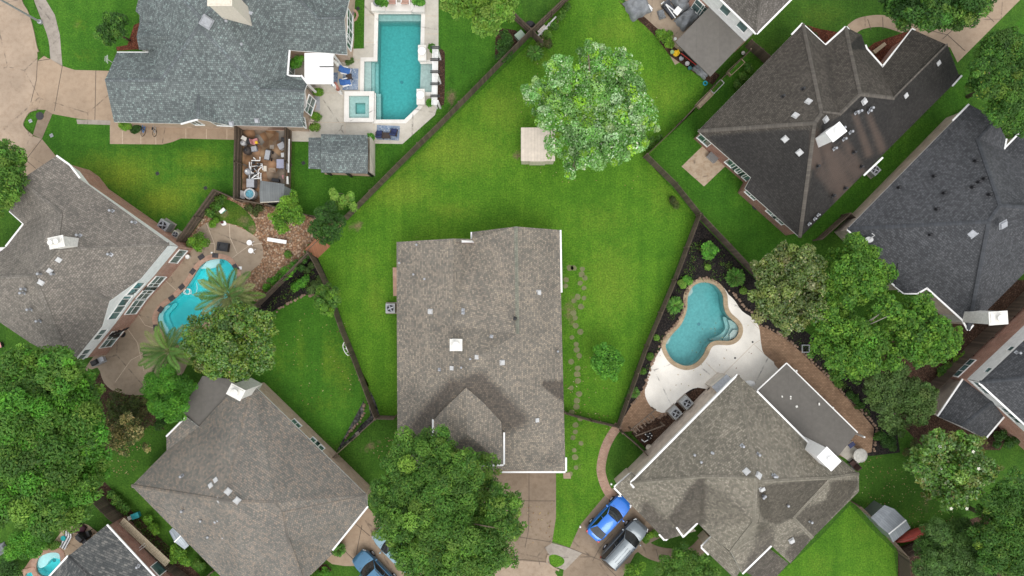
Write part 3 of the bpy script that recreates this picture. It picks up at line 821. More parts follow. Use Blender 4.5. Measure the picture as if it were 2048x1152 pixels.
pipe_vents(HG,[(1711,226),(1718,224),(1737,224),(1741,218),(1685,257),(1700,265),(1687,279),(1668,298)],.08,.45,'galv')
pipe_vents(HG,[(1605,178),(1565,193),(1707,305),(1635,333),(1722,334),(1690,377),(1666,392)],.08,.35,'dark')
pipe_vents(HG,[(1636,430),(1629,438),(1618,448)],.06,.3,'galv')
chimney(HG,1645,277,2.3,1.25,.82,math.radians(38),'white',cap='pot')
window(HG,0,14,.12,1.3,.9,1.4); window(HG,0,14,.66,1.2,.9,1.5); window(HG,0,14,.8,1.2,.9,1.5); window(HG,0,14,.93,1.2,.9,1.5)
window(HG,0,16,.12,1.2,1.6,1.0); window(HG,0,16,.55,1.2,1.6,1.0); window(HG,0,16,.68,1.2,1.6,1.0)

# ================================================================== HOUSE H (slate, right)
e=3.2
W_=(1695,458,e);N_=(1939,209,e);g1=(1992,236,4.4);g2=(2012,277,e);g3=(2008,298,e);rr=(1955,277,4.4);P1=(2001,411,7.2);P2=(1978,443,7.2);Sx=(1937,660,e)
facesH=[[W_,N_,g1,rr,P1,P2],[g1,g2,g3,(2110,395,e+1.5),(2140,420,7.2),P1,rr],[P2,P1,(2140,420,7.2),(2140,480,e),(2048,547,e),(1946,649,e),Sx],
 [W_,P2,Sx,(1925,639,e),(1854,575,e),(1835,586,e),(1808,586,e),(1784,566,e),(1727,490,e)]]
outH=[W_,N_,g1,g2,g3,(2140,420,e),(2140,480,e),(2048,547,e),(1946,649,e),Sx,(1925,639,e),(1854,575,e),(1835,586,e),(1808,586,e),(1784,566,e),(1727,490,e)]
HH=house('suburban_house','slate black hip roof house with tall pale chimney above the trees',facesH,[outH],'H','brickbeige',
  gutters=[(W_,(1727,490,e)),((1784,566,e),(1808,586,e)),((1808,586,e),(1835,586,e)),((1835,586,e),(1854,575,e)),((1854,575,e),(1925,639,e)),((1925,639,e),Sx),(Sx,(1946,649,e)),(N_,(1906,242,e)),(g2,g3)],overhang=.25)
add_wing(HH,[[(2008,299,3.0),(2043,263,3.0),(2110,318,4.6),(2085,372,4.6)]],[(2008,299,3.0),(2043,263,3.0),(2110,318,3.0),(2085,372,3.0)],'H','brickbeige',(),[((2008,299,3.0),(2043,263,3.0))])
subroof(HH,[[(1796,527,3.9),(1846,525,4.2),(1835,586,3.25),(1808,586,3.25)],[(1796,527,3.9),(1808,586,3.25),(1790,572,3.25)]],'H','bay_roof')
box_vents(HH,[(1944,467),(2006,449)],.56,'grey')
pipe_vents(HH,[(1866,352),(1949,322),(1955,364),(1966,357),(1886,386),(1871,418),(1976,389),(1858,470),(1796,375),(1943,374)],.1,.35,'black')
chimney(HH,1947,633,2.9,1.4,.95,math.radians(4),'offwhite',base=3.6,cap='pot',depth=3.4)
m=MB(); p=P(1733,480,3.5)
m.lathe([(.05,0),(.28,.03),(.36,.1),(.3,.11)],(p.x,p.y,p.z+.35),18,sy=.7); m.tube([(p.x,p.y,3.2),(p.x,p.y,p.z+.4)],.03); m.tube([(p.x,p.y,p.z+.4),(p.x+.3,p.y+.35,p.z+.75),(p.x+.05,p.y+.5,p.z+.8)],.04)
wparent(m.build('satellite_dish',M['ventw']),HH['root'])
window(HH,0,11,.35,1.8,.6,2.0,bars=2)
# ================================================================== HOUSE I (charcoal, far right, two storey)
e=5.6
W_=(1959,765,e); 
facesI=[[W_,(2160,575,e),(2230,700,8.0),(2090,752,8.0)],[W_,(2090,752,8.0),(2230,830,8.0),(2160,950,e)]]
outI=[W_,(2160,575,e),(2240,700,e),(2240,860,e),(2160,950,e)]
HI=house('suburban_house','charcoal shingle two storey house with white siding at the far right',facesI,[outI],'I','brickred',wall2='siding',split=3.6,gutters=[(W_,(2160,950,e))],overhang=.25)
add_wing(HI,[[(1929,755,2.8),(1902,794,3.4),(1996,790,3.6)],[(1929,755,2.8),(1876,833,2.8),(1924,853,3.7),(1990,800,3.7)],[(1990,800,3.7),(1924,853,3.7),(1970,877,2.8),(2009,831,2.8)]][1:],[(1929,755,2.7),(1876,833,2.7),(1970,877,2.7),(2009,831,2.7)],'I','brickbeige',(),[((1929,755,2.8),(1876,833,2.8)),((1970,877,2.8),(2009,831,2.8))])
window(HI,0,0,.12,.6,4.5,.6,bars=0); window(HI,0,0,.36,.6,4.5,.6,bars=0); window(HI,0,0,.10,2.2,.6,1.8,bars=2)
window(HI,0,4,.92,1.6,4.0,1.1); window(HI,0,4,.6,2.0,3.9,1.2,bars=2); window(HI,0,4,.66,2.0,.7,1.8,bars=2)
pipe_vents(HI,[(2033,705)],.08,.45)
# ================================================================== HOUSE J (top, two storey)
e=5.6
S_=(1513,67,e)
facesJ=[[S_,(1400,-42,e),(1440,-110,7.8),(1521,-5,7.8)],[S_,(1521,-5,7.8),(1440,-110,7.8),(1560,-120,6.5),(1650,-70,e)]]
outJ=[S_,(1400,-42,e),(1440,-130,e),(1560,-130,e),(1650,-70,e)]
HJ=house('suburban_house','grey taupe two storey house with white siding at the top edge',facesJ,[outJ],'J','brickred',wall2='siding',split=2.9,gutters=[(S_,(1650,-70,e)),(S_,(1400,-42,e))],overhang=.25)
window(HJ,0,0,.17,1.0,3.8,1.2,bars=0); window(HJ,0,0,.5,1.0,3.8,1.2,bars=0); window(HJ,0,0,.62,1.8,.5,2.0,bars=1); window(HJ,0,0,.8,1.6,.5,2.0,bars=1)
part_prism(HJ,'patio_roof',[(1424,8,2.85),(1351,84,2.65),(1421,153,2.65),(1494,77,2.85)],'membrane',.14)
posts(HJ,[(1357,92),(1420,150)],2.5)
# ================================================================== HOUSE D (bottom left corner)
e=3.0
N_=(213,1050,e);a1=(137,1112,e);
facesD=[[N_,(330,1177,e),(270,1230,4.9),(183,1155,4.4),a1],[a1,(183,1155,4.4),(270,1230,4.9),(60,1230,3.4),(95,1158,e)]]
outD=[N_,(330,1177,e),(270,1235,e),(60,1230,e),(95,1158,e),a1]
HD=house('suburban_house','grey shingle house in the lower left corner beside the small round spa',facesD,[outD],'D','brickdk',gutters=[(N_,(330,1177,e)),(a1,(95,1158,e))],overhang=.12)
window(HD,0,0,.78,1.2,.8,1.6,bars=0)
bx=MB()
for (px,py,w,h_) in ((273,1102,.7,.55),(284,1111,.45,.45),(268,1095,.3,.3)):
    p=P(px,py,1.6); bx.box((p.x,p.y,1.6),(w,.25,h_+.3),math.radians(-45))
for k in range(2):
    a=P(278,1096+k*5,2.4); b=P(290+k*2,1086+k*5,1.7); bx.bar(a,b,.04,.04)
wparent(bx.build('meter_box',M['ventw'],bevel=.02),HD['root'])
pipe_vents(HD,[(277,1132)],.08,.3)
# ================================================================== pools first: their openings are cut out of every ground sheet
M['tile'] = brickmat('blue_pool_tile',(.05,.10,.14),(.09,.16,.2),(.3,.32,.32),.15,.15,uvs=False)
M['plaster'] = paint('pool_plaster', (.50,.54,.51), .6, var=.14, nscale=5)
M['plasterw'] = paint('white_pool_plaster', (.8,.86,.86), .6, var=.05, nscale=2)
M['copingw'] = concrete('white_stone_coping', (.74,.71,.66), amt=.2)
M['copingtan'] = brickmat('tan_brick_coping', (.36,.27,.17), (.43,.33,.22), (.3,.24,.17), .28, .12, uvs=False)
M['copingred'] = brickmat('pink_brick_coping', (.42,.24,.17), (.48,.3,.22), (.4,.33,.27), .3, .12, uvs=False)
M['water1'] = watermat('pool_water_teal', (.05,.86,.875), .66)
M['water2'] = watermat('pool_water_blue', (.24,.86,.90), .60)
M['water3'] = watermat('pool_water_cyan', (.0,.965,.985), 1.25)
def ring_mesh(m, inner, outer, z0, z1, mi=0):
    vo,tris = cdt(outer,[inner]); m.add([(x,y,z1) for x,y in vo],tris,mi)
    for poly,flip in ((inner,True),(outer,False)):
        p = poly if area2(poly)>0 else poly[::-1]; n=len(p)
        vs=[(x,y,z0) for x,y in p]+[(x,y,z1) for x,y in p]
        fs=[(i,(i+1)%n,n+(i+1)%n,n+i) for i in range(n)]
        if flip: fs=[f[::-1] for f in fs]
        m.add(vs,fs,mi)
def pool(name,label,out_px,water,floor,coping,cw=.4,depth=1.5,steps=(),zc=.05,smooth=0,z0=0.0,coping_out=None,fine=True):
    out=GS(smooth_closed(out_px,smooth) if smooth else out_px)
    if area2(out)<0: out=out[::-1]
    cx=sum(p[0] for p in out)/len(out); cy=sum(p[1] for p in out)/len(out)
    root=thing(name,label,'pool',(cx,cy,0))
    HOLES.append(offset(out,.06))
    b=MB(); n=len(out); zt=z0+zc-.02; zb=z0-depth
    b.add([(x,y,zb) for x,y in out]+[(x,y,zt) for x,y in out],[(n+i,n+(i+1)%n,(i+1)%n,i) for i in range(n)])
    vo,tr=cdt(out); b.add([(x,y,zb) for x,y in vo],tr)
    wparent(b.build('basin',M[floor]),root)
    for sp,d in steps:
        q=GS(smooth_closed(sp,4) if len(sp)>6 and smooth else sp); m=MB(); m.prism(q,zb-.02,z0-d,cap0=False)
        wparent(m.build('step',M[floor]),root)
    w=MB(); wo=offset(out,.02); vo,tr=cdt(wo)
    k=len(vo); top=z0-.09; bot=zb-.06
    w.add([(x,y,top) for x,y in vo]+[(x,y,bot) for x,y in vo],tr+[tuple(k+i for i in t)[::-1] for t in tr])
    w.add([(x,y,bot) for x,y in wo]+[(x,y,top) for x,y in wo],[(i,(i+1)%n,n+(i+1)%n,n+i) for i in range(n)])
    wo_=w.build('water',M[water])
    bm=bmesh.new(); bm.from_mesh(wo_.data); bmesh.ops.remove_doubles(bm,verts=bm.verts,dist=1e-4); bm.to_mesh(wo_.data); bm.free()
    wparent(wo_,root)
    c=MB(); ring_mesh(c,offset(out,-.03),coping_out or offset(out,cw),z0-.12,z0+zc)
    wparent(c.build('coping',M[coping]),root)
    t=MB(); ti=offset(out,-.012); t.add([(x,y,z0-.2) for x,y in ti]+[(x,y,z0-.0) for x,y in ti],[(n+i,n+(i+1)%n,(i+1)%n,i) for i in range(n)])
    wparent(t.build('waterline_tile',M['tile']),root)
    t=MB(); t.lathe([(.16,0),(.16,.02),(.02,.03)],(cx,cy,zb),14); wparent(t.build('floor_drain',M['grey']),root)
    return root,out
p1=[(756,27),(843,27),(841,127),(866,127),(864,185),(839,185),(838,212),(809,240),(751,240),(751,187),(727,187),(728,122),(754,122)]
PL1,_=pool('swimming_pool','rectangular turquoise pool with white stone coping and shallow ledges',p1,'water1','plaster','copingw',.32,1.75,
  steps=[([(726,121),(741,121),(741,188),(726,188)],.28),([(741,121),(747,121),(747,188),(741,188)],.55),([(747,121),(753.5,121),(753.5,188),(747,188)],.85),
         ([(841,126),(867,126),(865,186),(839,186)],.25),([(755,26),(844,26),(843,38),(755,38)],.5),([(750,184),(759,184),(759,241),(750,241)],.6)])
p2=[(1417,565),(1433,572),(1446,590),(1448,612),(1455,630),(1473,647),(1478,660),(1473,674),(1459,682),(1432,682),(1417,690),(1407,710),(1391,727),(1370,732),(1347,722),(1334,704),(1331,687),(1345,667),(1362,648),(1373,620),(1375,592),(1385,573),(1400,565)]
PL2,P2O=pool('swimming_pool','freeform grey blue pool with tan brick coping in the white deck',p2,'water2','plaster','copingtan',.36,1.5,smooth=4,
  steps=[([(1452,634),(1473,647),(1478,660),(1473,674),(1459,682),(1435,682),(1424,680),(1438,674),(1448,668),(1456,656)],.8),([(1460,640),(1474,648),(1479,660),(1474,674),(1459,683),(1449,680),(1457,670),(1463,655)],.5),([(1468,660),(1478,660),(1473,674),(1461,680),(1461,668)],.25),
  ([(1376,577),(1386,575),(1388,584),(1382,592),(1374,594)],.35),([(1331,673),(1340,668),(1343,677),(1338,688),(1330,690)],.35)])
p3=[(437,517),(456,522),(471,541),(474,562),(466,583),(447,607),(419,633),(394,664),(369,688),(347,688),(328,668),(316,648),(315,632),(325,616),(344,601),(368,579),(384,557),(397,536),(413,522)]
PL3,P3O=pool('swimming_pool','bright cyan freeform pool with pink brick coping beside the palms',p3,'water3','plasterw','copingred',.42,1.05,smooth=4,
  steps=[([(399,537),(413,521),(438,516),(437,526),(428,535),(415,538)],.22),([(314,632),(325,615),(334,610),(345,606),(345,612),(336,622),(330,630),(332,642),(337,655),(345,668),(340,676),(328,668),(316,650)],.75),([(314,632),(325,615),(333,611),(336,613),(326,624),(323,634),(326,646),(334,660),(330,668),(316,650)],.3)])
p4=[(120,1108),(121,1132),(112,1146),(98,1153),(82,1152),(73,1142),(72,1128),(78,1115),(92,1107),(107,1104)]
PL4,P4O=pool('spa_pool','small round cyan spa with salmon brick rim beside the corner house',p4,'water3','plasterw','copingred',.42,.9,smooth=3,
  steps=[([(72,1128),(78,1114),(92,1106),(108,1103),(120,1108),(117,1120),(104,1118),(95,1124),(88,1134),(76,1138)],.25)])
p5=[(48,1156),(52,1146),(64,1143),(70,1156),(70,1180),(45,1180)]
PL5,_=pool('swimming_pool','cyan pool corner at the lower left picture edge',p5,'water3','plasterw','copingred',.4,1.0,zc=.08)
# raised square spa
HOLES.append(offset(GS([(700,194),(740,194),(740,238),(700,238)]),.0))
r=thing('spa_pool','raised square white stone spa joined to the rectangular pool','spa',(*G(720,215),0))
m=MB(); out=GS([(691,185),(750,185),(749,246),(690,246)]); inn=GS([(700,194),(740,194),(740,238),(700,238)])
ring_mesh(m,inn,out,-.02,.42); wparent(m.build('surround',M['copingw']),r)
m=MB(); b=MB(); i2=offset(inn if area2(inn)>0 else inn[::-1],.04)
n=4; b.add([(x,y,-.55) for x,y in i2]+[(x,y,.40) for x,y in i2],[(n+i,n+(i+1)%n,(i+1)%n,i) for i in range(n)]); b.add([(x,y,-.55) for x,y in i2],[(0,1,2,3)])
wparent(b.build('basin',M['plaster']),r)
m=MB(); ring_mesh(m,GS([(711,206),(731,206),(731,228),(711,228)]),i2,-.54,.05); wparent(m.build('bench',M['plaster']),r)
m=MB(); m.prism(offset(i2,.02),-.6,.33); wparent(m.build('water',M['water1']),r)

# ================================================================== ground and lawns
GR1=grass('lawn_grass_bright',(.052,.155,.016),(.078,.198,.021),(.115,.245,.03),yellow=(.215,.28,.05),mow=-.75)
GR2=grass('lawn_grass_deep',(.034,.118,.016),(.049,.152,.019),(.072,.19,.026),yellow=(.21,.27,.035),mow=.32)
GR3=grass('lawn_grass_dark',(.033,.10,.016),(.048,.128,.02),(.07,.16,.028),yellow=(.13,.16,.03))  # darkest green lawn tint, also used for the base ground
CT=concrete('tan_concrete',(.36,.27,.19),(.62,.55,.5),.6)
CTD=concrete('dark_tan_concrete',(.25,.19,.135),(.6,.55,.5),.8)
CTR=concrete('road_concrete',(.37,.285,.21),(.62,.55,.48),.7)
CGY=concrete('grey_concrete',(.33,.29,.245),(.5,.47,.45),.8)
CPT=concrete('pale_patio_stone',(.54,.50,.43),(.72,.70,.66),.7)
CWH=concrete('white_deck_coating',(.80,.76,.69),(.9,.86,.8),.35)
CAG=concrete('aggregate_deck',(.35,.275,.20),(.62,.56,.5),.7)
CSP=concrete('spotted_patio',(.46,.36,.26),(.5,.36,.22),1.0)
MUB=chips('black_mulch',[(.012,.011,.012),(.022,.019,.019),(.035,.03,.028),(.055,.043,.036)],14)
MUR=chips('red_mulch',[(.14,.04,.02),(.2,.06,.03),(.1,.035,.02),(.24,.09,.05)],12)
MUD=chips('brown_mulch',[(.07,.035,.022),(.1,.055,.035),(.05,.03,.02),(.15,.09,.06)],12)
GRV=chips('orange_gravel',[(.36,.20,.11),(.45,.29,.18),(.27,.14,.08),(.55,.42,.3),(.32,.17,.1)],6.5)
RKD=chips('dark_rock_bed',[(.05,.048,.045),(.1,.095,.09),(.16,.15,.14),(.03,.03,.03)],4.5)
SLT=chips('slate_paving',[(.30,.17,.09),(.36,.21,.12),(.22,.15,.1),(.27,.25,.22),(.4,.26,.15)],1.5,bump=.15)
PAV=brickmat('brown_pavers',(.25,.155,.095),(.34,.22,.14),(.17,.11,.075),.24,.14,uvs=False,msize=.012)
PATH=brickmat('pink_brick_path',(.33,.2,.145),(.41,.27,.2),(.27,.2,.15),.22,.12,uvs=False,msize=.012)
M['joint']=paint('dark_joint',(.11,.085,.065),.9,var=.3)
M['jointlt']=paint('pale_joint',(.52,.42,.32),.9,var=.2)
M['rug']=brickmat('blue_mosaic_rug',(.10,.15,.24),(.42,.45,.48),(.2,.26,.36),.16,.16,uvs=False,msize=.03)
M['stone']=paint('edging_stone',(.25,.17,.12),.9,var=.35,nscale=1.2)
M['step']=concrete('stepping_stone_surface',(.185,.195,.09),(.5,.6,.35),.9)

def ell(lst):
    L=[(*G(px,py),rx/22.,ry/22.,s) for px,py,rx,ry,s in lst]
    def f(x,y):
        b=0
        for cx,cy,rx,ry,s in L:
            d=((x-cx)/rx)**2+((y-cy)/ry)**2
            if d<4: b=max(b,s*math.exp(-d*1.3))
        return b
    return f
none=lambda x,y:0.0
S=600
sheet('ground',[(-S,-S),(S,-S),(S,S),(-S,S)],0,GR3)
# main yard of the central house
yard=[(1058,88),(1140,-20),(1235,-5),(1350,112),(1410,165),(1388,222),(1292,316),(1392,432),(1240,800),(1232,848),(1128,822),(1128,700),(1128,560),(793,560),(793,830),(757,830),(715,720),(655,560),(630,500),(695,440)]
sheet('lawn_main',GS([(1058,88),(1140,-20),(1235,-5),(1290,40),(1345,108),(1412,168),(1388,222),(1292,316),(1392,432),(1240,815),(1232,848),(1128,822),(793,830),(757,830),(715,720),(655,560),(630,500),(695,440)]),.004,GR1,.8,
 {'yel':ell([(900,300,120,60,.85),(800,380,80,40,.9),(1000,220,60,60,.7),(1230,60,70,40,.55),(1330,190,60,50,.5),(1220,560,60,90,.6),(1200,440,80,40,.4),(750,600,25,60,.6),(730,520,30,30,.5),(900,420,60,20,.6),(1330,400,50,50,.35),(1090,120,30,20,.5)]),
  'wear':ell([(712,452,18,12,1.0),(1035,312,14,10,.9),(1060,105,25,20,.5),(1140,625,14,45,.9),(1130,560,8,40,.5),(845,478,20,10,.8),(1070,240,8,30,.35),(795,520,8,40,.5),(735,770,15,25,.4)])})
sheet('lawn_side_yard',GS([(1128,824),(1232,850),(1240,858),(1290,905),(1215,985),(1160,1050),(1140,1095),(1104,1086),(1112,1035),(1112,943),(1128,930)]),.0045,GR1,.8,
 {'yel':ell([(1180,870,40,30,.4),(1140,1000,25,60,.3)]),'wear':ell([(1187,880,22,40,.25),(1160,930,14,50,.4)])})
sheet('lawn_pool_side',GS([(700,-60),(728,-60),(728,97),(700,97)]),.004,GR2,None,None)
sheet('lawn_behind_pool',GS([(877,-60),(1030,-60),(1055,75),(1062,78),(695,440),(620,430),(590,400),(590,285),(640,286),(805,287),(872,232),(876,100)]),.004,GR2,.9,
 {'yel':none,'wear':ell([(905,198,10,22,1.1),(900,205,6,12,.6)])})
sheet('lawn_left',GS([(105,228),(160,238),(221,243),(220,288),(325,289),(345,284),(362,277),(482,279),(482,403),(444,383),(367,492),(330,460),(112,312),(84,278)]),.004,GR2,.8,
 {'yel':ell([(250,350,70,45,1.1),(330,400,60,35,1.2),(400,320,50,22,1.0),(200,330,50,30,.7),(380,370,50,30,.7)]),'wear':none})
sheet('lawn_front',GS([(92,-60),(275,-60),(275,100),(228,104),(228,140),(150,140),(125,132),(120,70),(110,30),(92,0)]),.004,GR2,.9,{'yel':ell([(160,50,15,15,.5),(170,110,25,12,.4)]),'wear':ell([(158,48,5,5,.9)])})
sheet('lawn_deep',GS([(516,650),(520,630),(545,622),(575,604),(605,588),(640,588),(668,590),(690,660),(712,720),(738,770),(730,800),(735,830),(700,865),(670,890),(512,762),(500,730)]),.004,GR2,.8,
 {'yel':ell([(660,720,14,60,.8),(690,750,12,60,.8),(600,700,12,70,.45),(560,720,14,50,.4),(650,810,70,25,.3)]),'wear':ell([(735,790,16,26,.5),(690,875,28,10,.8),(672,842,6,6,.8),(617,815,7,7,.5)])})
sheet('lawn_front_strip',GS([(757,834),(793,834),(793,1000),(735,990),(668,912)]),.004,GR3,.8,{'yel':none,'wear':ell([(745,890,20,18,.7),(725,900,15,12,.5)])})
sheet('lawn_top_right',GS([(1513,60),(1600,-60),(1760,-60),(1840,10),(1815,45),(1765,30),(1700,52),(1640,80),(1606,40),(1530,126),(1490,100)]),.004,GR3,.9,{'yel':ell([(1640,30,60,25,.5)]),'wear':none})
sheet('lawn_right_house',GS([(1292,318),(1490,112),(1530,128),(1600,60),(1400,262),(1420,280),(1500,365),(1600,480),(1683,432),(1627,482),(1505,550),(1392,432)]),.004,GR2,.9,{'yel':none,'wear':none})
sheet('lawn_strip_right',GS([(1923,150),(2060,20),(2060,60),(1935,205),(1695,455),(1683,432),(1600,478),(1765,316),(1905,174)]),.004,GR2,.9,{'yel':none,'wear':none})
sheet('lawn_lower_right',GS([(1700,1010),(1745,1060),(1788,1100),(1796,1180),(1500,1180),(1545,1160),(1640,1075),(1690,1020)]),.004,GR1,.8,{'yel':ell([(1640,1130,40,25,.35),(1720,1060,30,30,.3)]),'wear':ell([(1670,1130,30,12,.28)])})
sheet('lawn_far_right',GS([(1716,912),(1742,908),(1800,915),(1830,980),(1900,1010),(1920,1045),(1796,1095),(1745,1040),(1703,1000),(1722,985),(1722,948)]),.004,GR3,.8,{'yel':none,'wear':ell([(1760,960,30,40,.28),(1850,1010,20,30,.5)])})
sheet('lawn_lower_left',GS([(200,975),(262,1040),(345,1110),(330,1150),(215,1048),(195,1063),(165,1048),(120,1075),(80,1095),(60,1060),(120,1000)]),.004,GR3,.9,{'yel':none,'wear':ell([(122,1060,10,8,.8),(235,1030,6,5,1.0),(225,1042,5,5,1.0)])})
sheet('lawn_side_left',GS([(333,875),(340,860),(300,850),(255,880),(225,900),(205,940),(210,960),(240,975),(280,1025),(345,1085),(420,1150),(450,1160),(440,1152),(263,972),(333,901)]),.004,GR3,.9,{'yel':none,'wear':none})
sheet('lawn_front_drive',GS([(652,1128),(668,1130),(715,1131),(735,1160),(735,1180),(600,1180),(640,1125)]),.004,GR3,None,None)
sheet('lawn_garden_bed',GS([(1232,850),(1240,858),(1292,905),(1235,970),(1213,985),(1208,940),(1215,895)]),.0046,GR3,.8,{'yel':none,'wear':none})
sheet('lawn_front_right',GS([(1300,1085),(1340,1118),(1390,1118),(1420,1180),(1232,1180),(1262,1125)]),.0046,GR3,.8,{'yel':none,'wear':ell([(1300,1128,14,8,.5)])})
# ------------------------------------------------------------------ roads, drives and walks
z=.010
road=smooth_open([(38,-60),(42,0),(56,25),(66,58),(73,92),(75,122),(70,170),(62,205),(46,245),(52,262),(66,272)],5)
sheet('road',GS(road+[(84,278),(60,320),(30,310),(0,280),(-120,290),(-300,200),(-300,-60)]),z,CTR)
drv=[(75,122),(88,112),(101,118),(125,132),(150,140),(232,142),(232,243),(221,243),(160,238),(105,228),(92,220),(75,219),(58,225),(46,245),(62,205),(70,170)]
sheet('driveway',GS(drv),z+.004,CT)
sheet('sidewalk',GS([(68,-60),(68,0),(83,40),(97,80),(101,118),(125,133),(120,70),(110,30),(92,0),(92,-60)]),z+.004,CGY)
sheet('sidewalk',GS([(92,220),(105,228),(84,278),(66,270),(75,240),(83,236)]),z+.005,CTD)
sheet('driveway',GS([(84,278),(112,312),(140,340),(60,365),(30,340),(40,320)]),z+.005,CT)
sheet('path',GS([(220,243),(260,243),(300,250),(460,253),(490,250),(490,281),(482,280),(362,277),(345,284),(325,289),(220,288)]),z+.006,CT)
sheet('path',GS([(153,239),(221,241),(221,250),(155,248)]),z+.007,CGY)
sheet('path',GS([(490,252),(590,252),(650,262),(650,284),(490,281)]),z+.006,CPT)
sheet('patio',GS([(730,-60),(877,-60),(877,92),(875,212),(870,230),(805,288),(745,287),(640,286),(604,262),(604,150),(570,148),(570,98),(700,98),(728,97)]),z+.002,CPT)
sheet('driveway',GS([(940,935),(1112,935),(1112,1035),(1104,1086),(1130,1094),(1128,1108),(1097,1108),(1092,1125),(1040,1122),(1000,1125),(940,1100)]),z,CTD)
sheet('driveway',GS([(1213,987),(1250,955),(1350,1060),(1300,1086),(1270,1108),(1225,1190),(1120,1190),(1128,1135),(1140,1095),(1160,1050)]),z+.001,CTD)
sheet('road',GS([(1130,1094),(1110,1145),(1140,1190),(700,1190),(800,1120),(1000,1122),(1045,1118),(1092,1124)]),z-.002,CTR)
sheet('sidewalk',GS([(1104,1086),(1140,1096),(1165,1105),(1130,1140),(1092,1128),(1097,1108),(1090,1095)]),z+.003,CGY)
sheet('verge',GS(smooth_closed([(1098,1113),(1110,1109),(1126,1116),(1128,1126),(1115,1134),(1102,1130)],4)),z+.008,GR1)
sheet('verge',GS(smooth_closed([(46,248),(56,230),(70,222),(80,226),(72,240),(67,262),(56,258)],4)),z+.009,GR2)
sheet('verge',GS(smooth_open([(45,-40),(46,3),(57,25),(66,58),(74,92),(84,104),(99,117),(97,80),(83,40),(67,2),(67,-40)],3)),z+.009,GR2)
sheet('driveway',GS([(733,1012),(760,1040),(900,1160),(900,1200),(740,1200),(716,1132),(690,1132),(664,1128),(640,1110),(664,1098)]),z,CT)
sheet('path',GS(strip(smooth_open([(1275,1078),(1290,1096),(1315,1108),(1350,1112),(1385,1108),(1410,1085)]),30)),z+.003,CTD)
sheet('driveway',GS([(1840,75),(1900,95),(1915,125),(1965,75),(2060,-20),(2060,-60),(1990,-60),(1935,25),(1880,55)]),z,CT)
sheet('path',GS(strip(smooth_open([(1702,60),(1722,47),(1762,42),(1800,52),(1828,62),(1850,75)]),24)),z+.002,CT)
sheet('flower_bed',GS([(1733,98),(1748,86),(1775,76),(1800,68),(1823,58),(1765,134)]),z+.004,MUR)
sheet('flower_bed',GS([(1612,50),(1640,58),(1680,65),(1690,56),(1650,92)]),z+.004,MUR)
sheet('patio',GS([(1405,292),(1451,332),(1408,373),(1363,333)]),z,CSP)
sheet('flower_bed',GS([(268,50),(280,45),(285,98),(234,102),(232,94),(255,90)]),z,MUR)
sheet('patio',GS([(1236,-10),(1345,-60),(1470,60),(1350,130),(1320,75),(1290,38),(1262,10)]),z,CAG)
sheet('flower_bed',GS([(1236,2),(1262,28),(1290,52),(1310,72),(1340,112),(1425,170),(1440,150),(1350,95),(1320,62),(1290,35)]),z+.004,MUD)
# right pool yard
sheet('flower_bed',GS([(1395,437),(1505,553),(1600,655),(1700,725),(1790,835),(1800,905),(1742,912),(1690,905),(1500,780),(1300,858),(1236,852)]),z-.002,MUB)
deck2=smooth_closed([(1440,578),(1457,589),(1470,602),(1484,622),(1506,637),(1518,655),(1522,686),(1528,708),(1550,735),(1500,790),(1440,800),(1412,782),(1392,776),(1374,784),(1358,798),(1332,825),(1307,818),(1293,799),(1290,777),(1300,738),(1326,690),(1350,660),(1390,640)],3)
sheet('pool_deck',GS(deck2),z+.006,CWH)
sheet('pool_deck',GS([(1440,760),(1545,725),(1640,830),(1600,870)]),z+.004,CWH)
sheet('paving',GS([(1512,648),(1535,657),(1575,680),(1612,714),(1652,752),(1690,793),(1720,822),(1748,856),(1743,904),(1690,916),(1600,880),(1530,760),(1500,700)]),z,PAV)
sheet('paving',GS([(1238,850),(1252,828),(1276,790),(1290,775),(1335,826),(1312,838),(1288,848),(1268,862),(1246,864)]),z+.001,PAV)
sheet('flower_bed',GS([(1262,866),(1285,848),(1320,832),(1345,815),(1372,788),(1395,775),(1425,780),(1350,850),(1300,905)]),z+.008,MUD)
sheet('path',GS(strip(smooth_open([(1238,850),(1222,872),(1209,900),(1202,935),(1206,960),(1216,983),(1228,995)]),18)),z+.004,PATH)
sheet('patio',GS([(1674,905),(1697,886),(1730,908),(1720,925),(1708,930)]),z+.004,CPT)
# left pool yard
sheet('flower_bed',GS([(443,384),(485,402),(545,414),(610,430),(690,446),(640,488),(625,505),(527,607),(500,600),(470,560),(400,480),(368,490)]),z-.004,GRV)
sheet('garden_grass',GS(smooth_closed([(440,400),(470,405),(500,430),(512,455),(505,470),(485,455),(455,446),(430,440),(420,430)],3)),z-.001,GR3,.35,{'yel':ell([(470,430,40,25,.8)]),'wear':ell([(445,425,20,14,.8),(490,440,22,20,.7),(435,405,14,10,.7),(505,460,12,14,.9)])})
deck3=smooth_closed([(412,446),(455,447),(490,460),(518,480),(527,505),(519,528),(502,543),(488,572),(470,610),(425,660),(390,700),(350,770),(290,790),(235,785),(208,765),(195,735),(165,745),(230,660),(300,590),(362,510),(372,490),(390,470)],3)
sheet('pool_deck',GS(deck3),z,CAG)
sheet('flower_bed',GS([(200,745),(235,785),(290,795),(310,830),(330,860),(300,850),(255,880),(225,900),(200,940),(185,960),(150,900),(170,800)]),z-.003,MUD)
sheet('flower_bed',GS([(629,503),(656,560),(668,592),(640,588),(603,590),(575,606),(548,622),(524,632),(510,640),(520,612)]),z,MUB)
sheet('flower_bed',GS(smooth_open([(733,768),(742,790),(738,815),(740,832),(722,850),(705,872),(688,884),(700,862),(718,842),(727,825),(728,800)],3)+[(672,905),(760,832),(750,800)]),z,RKD)
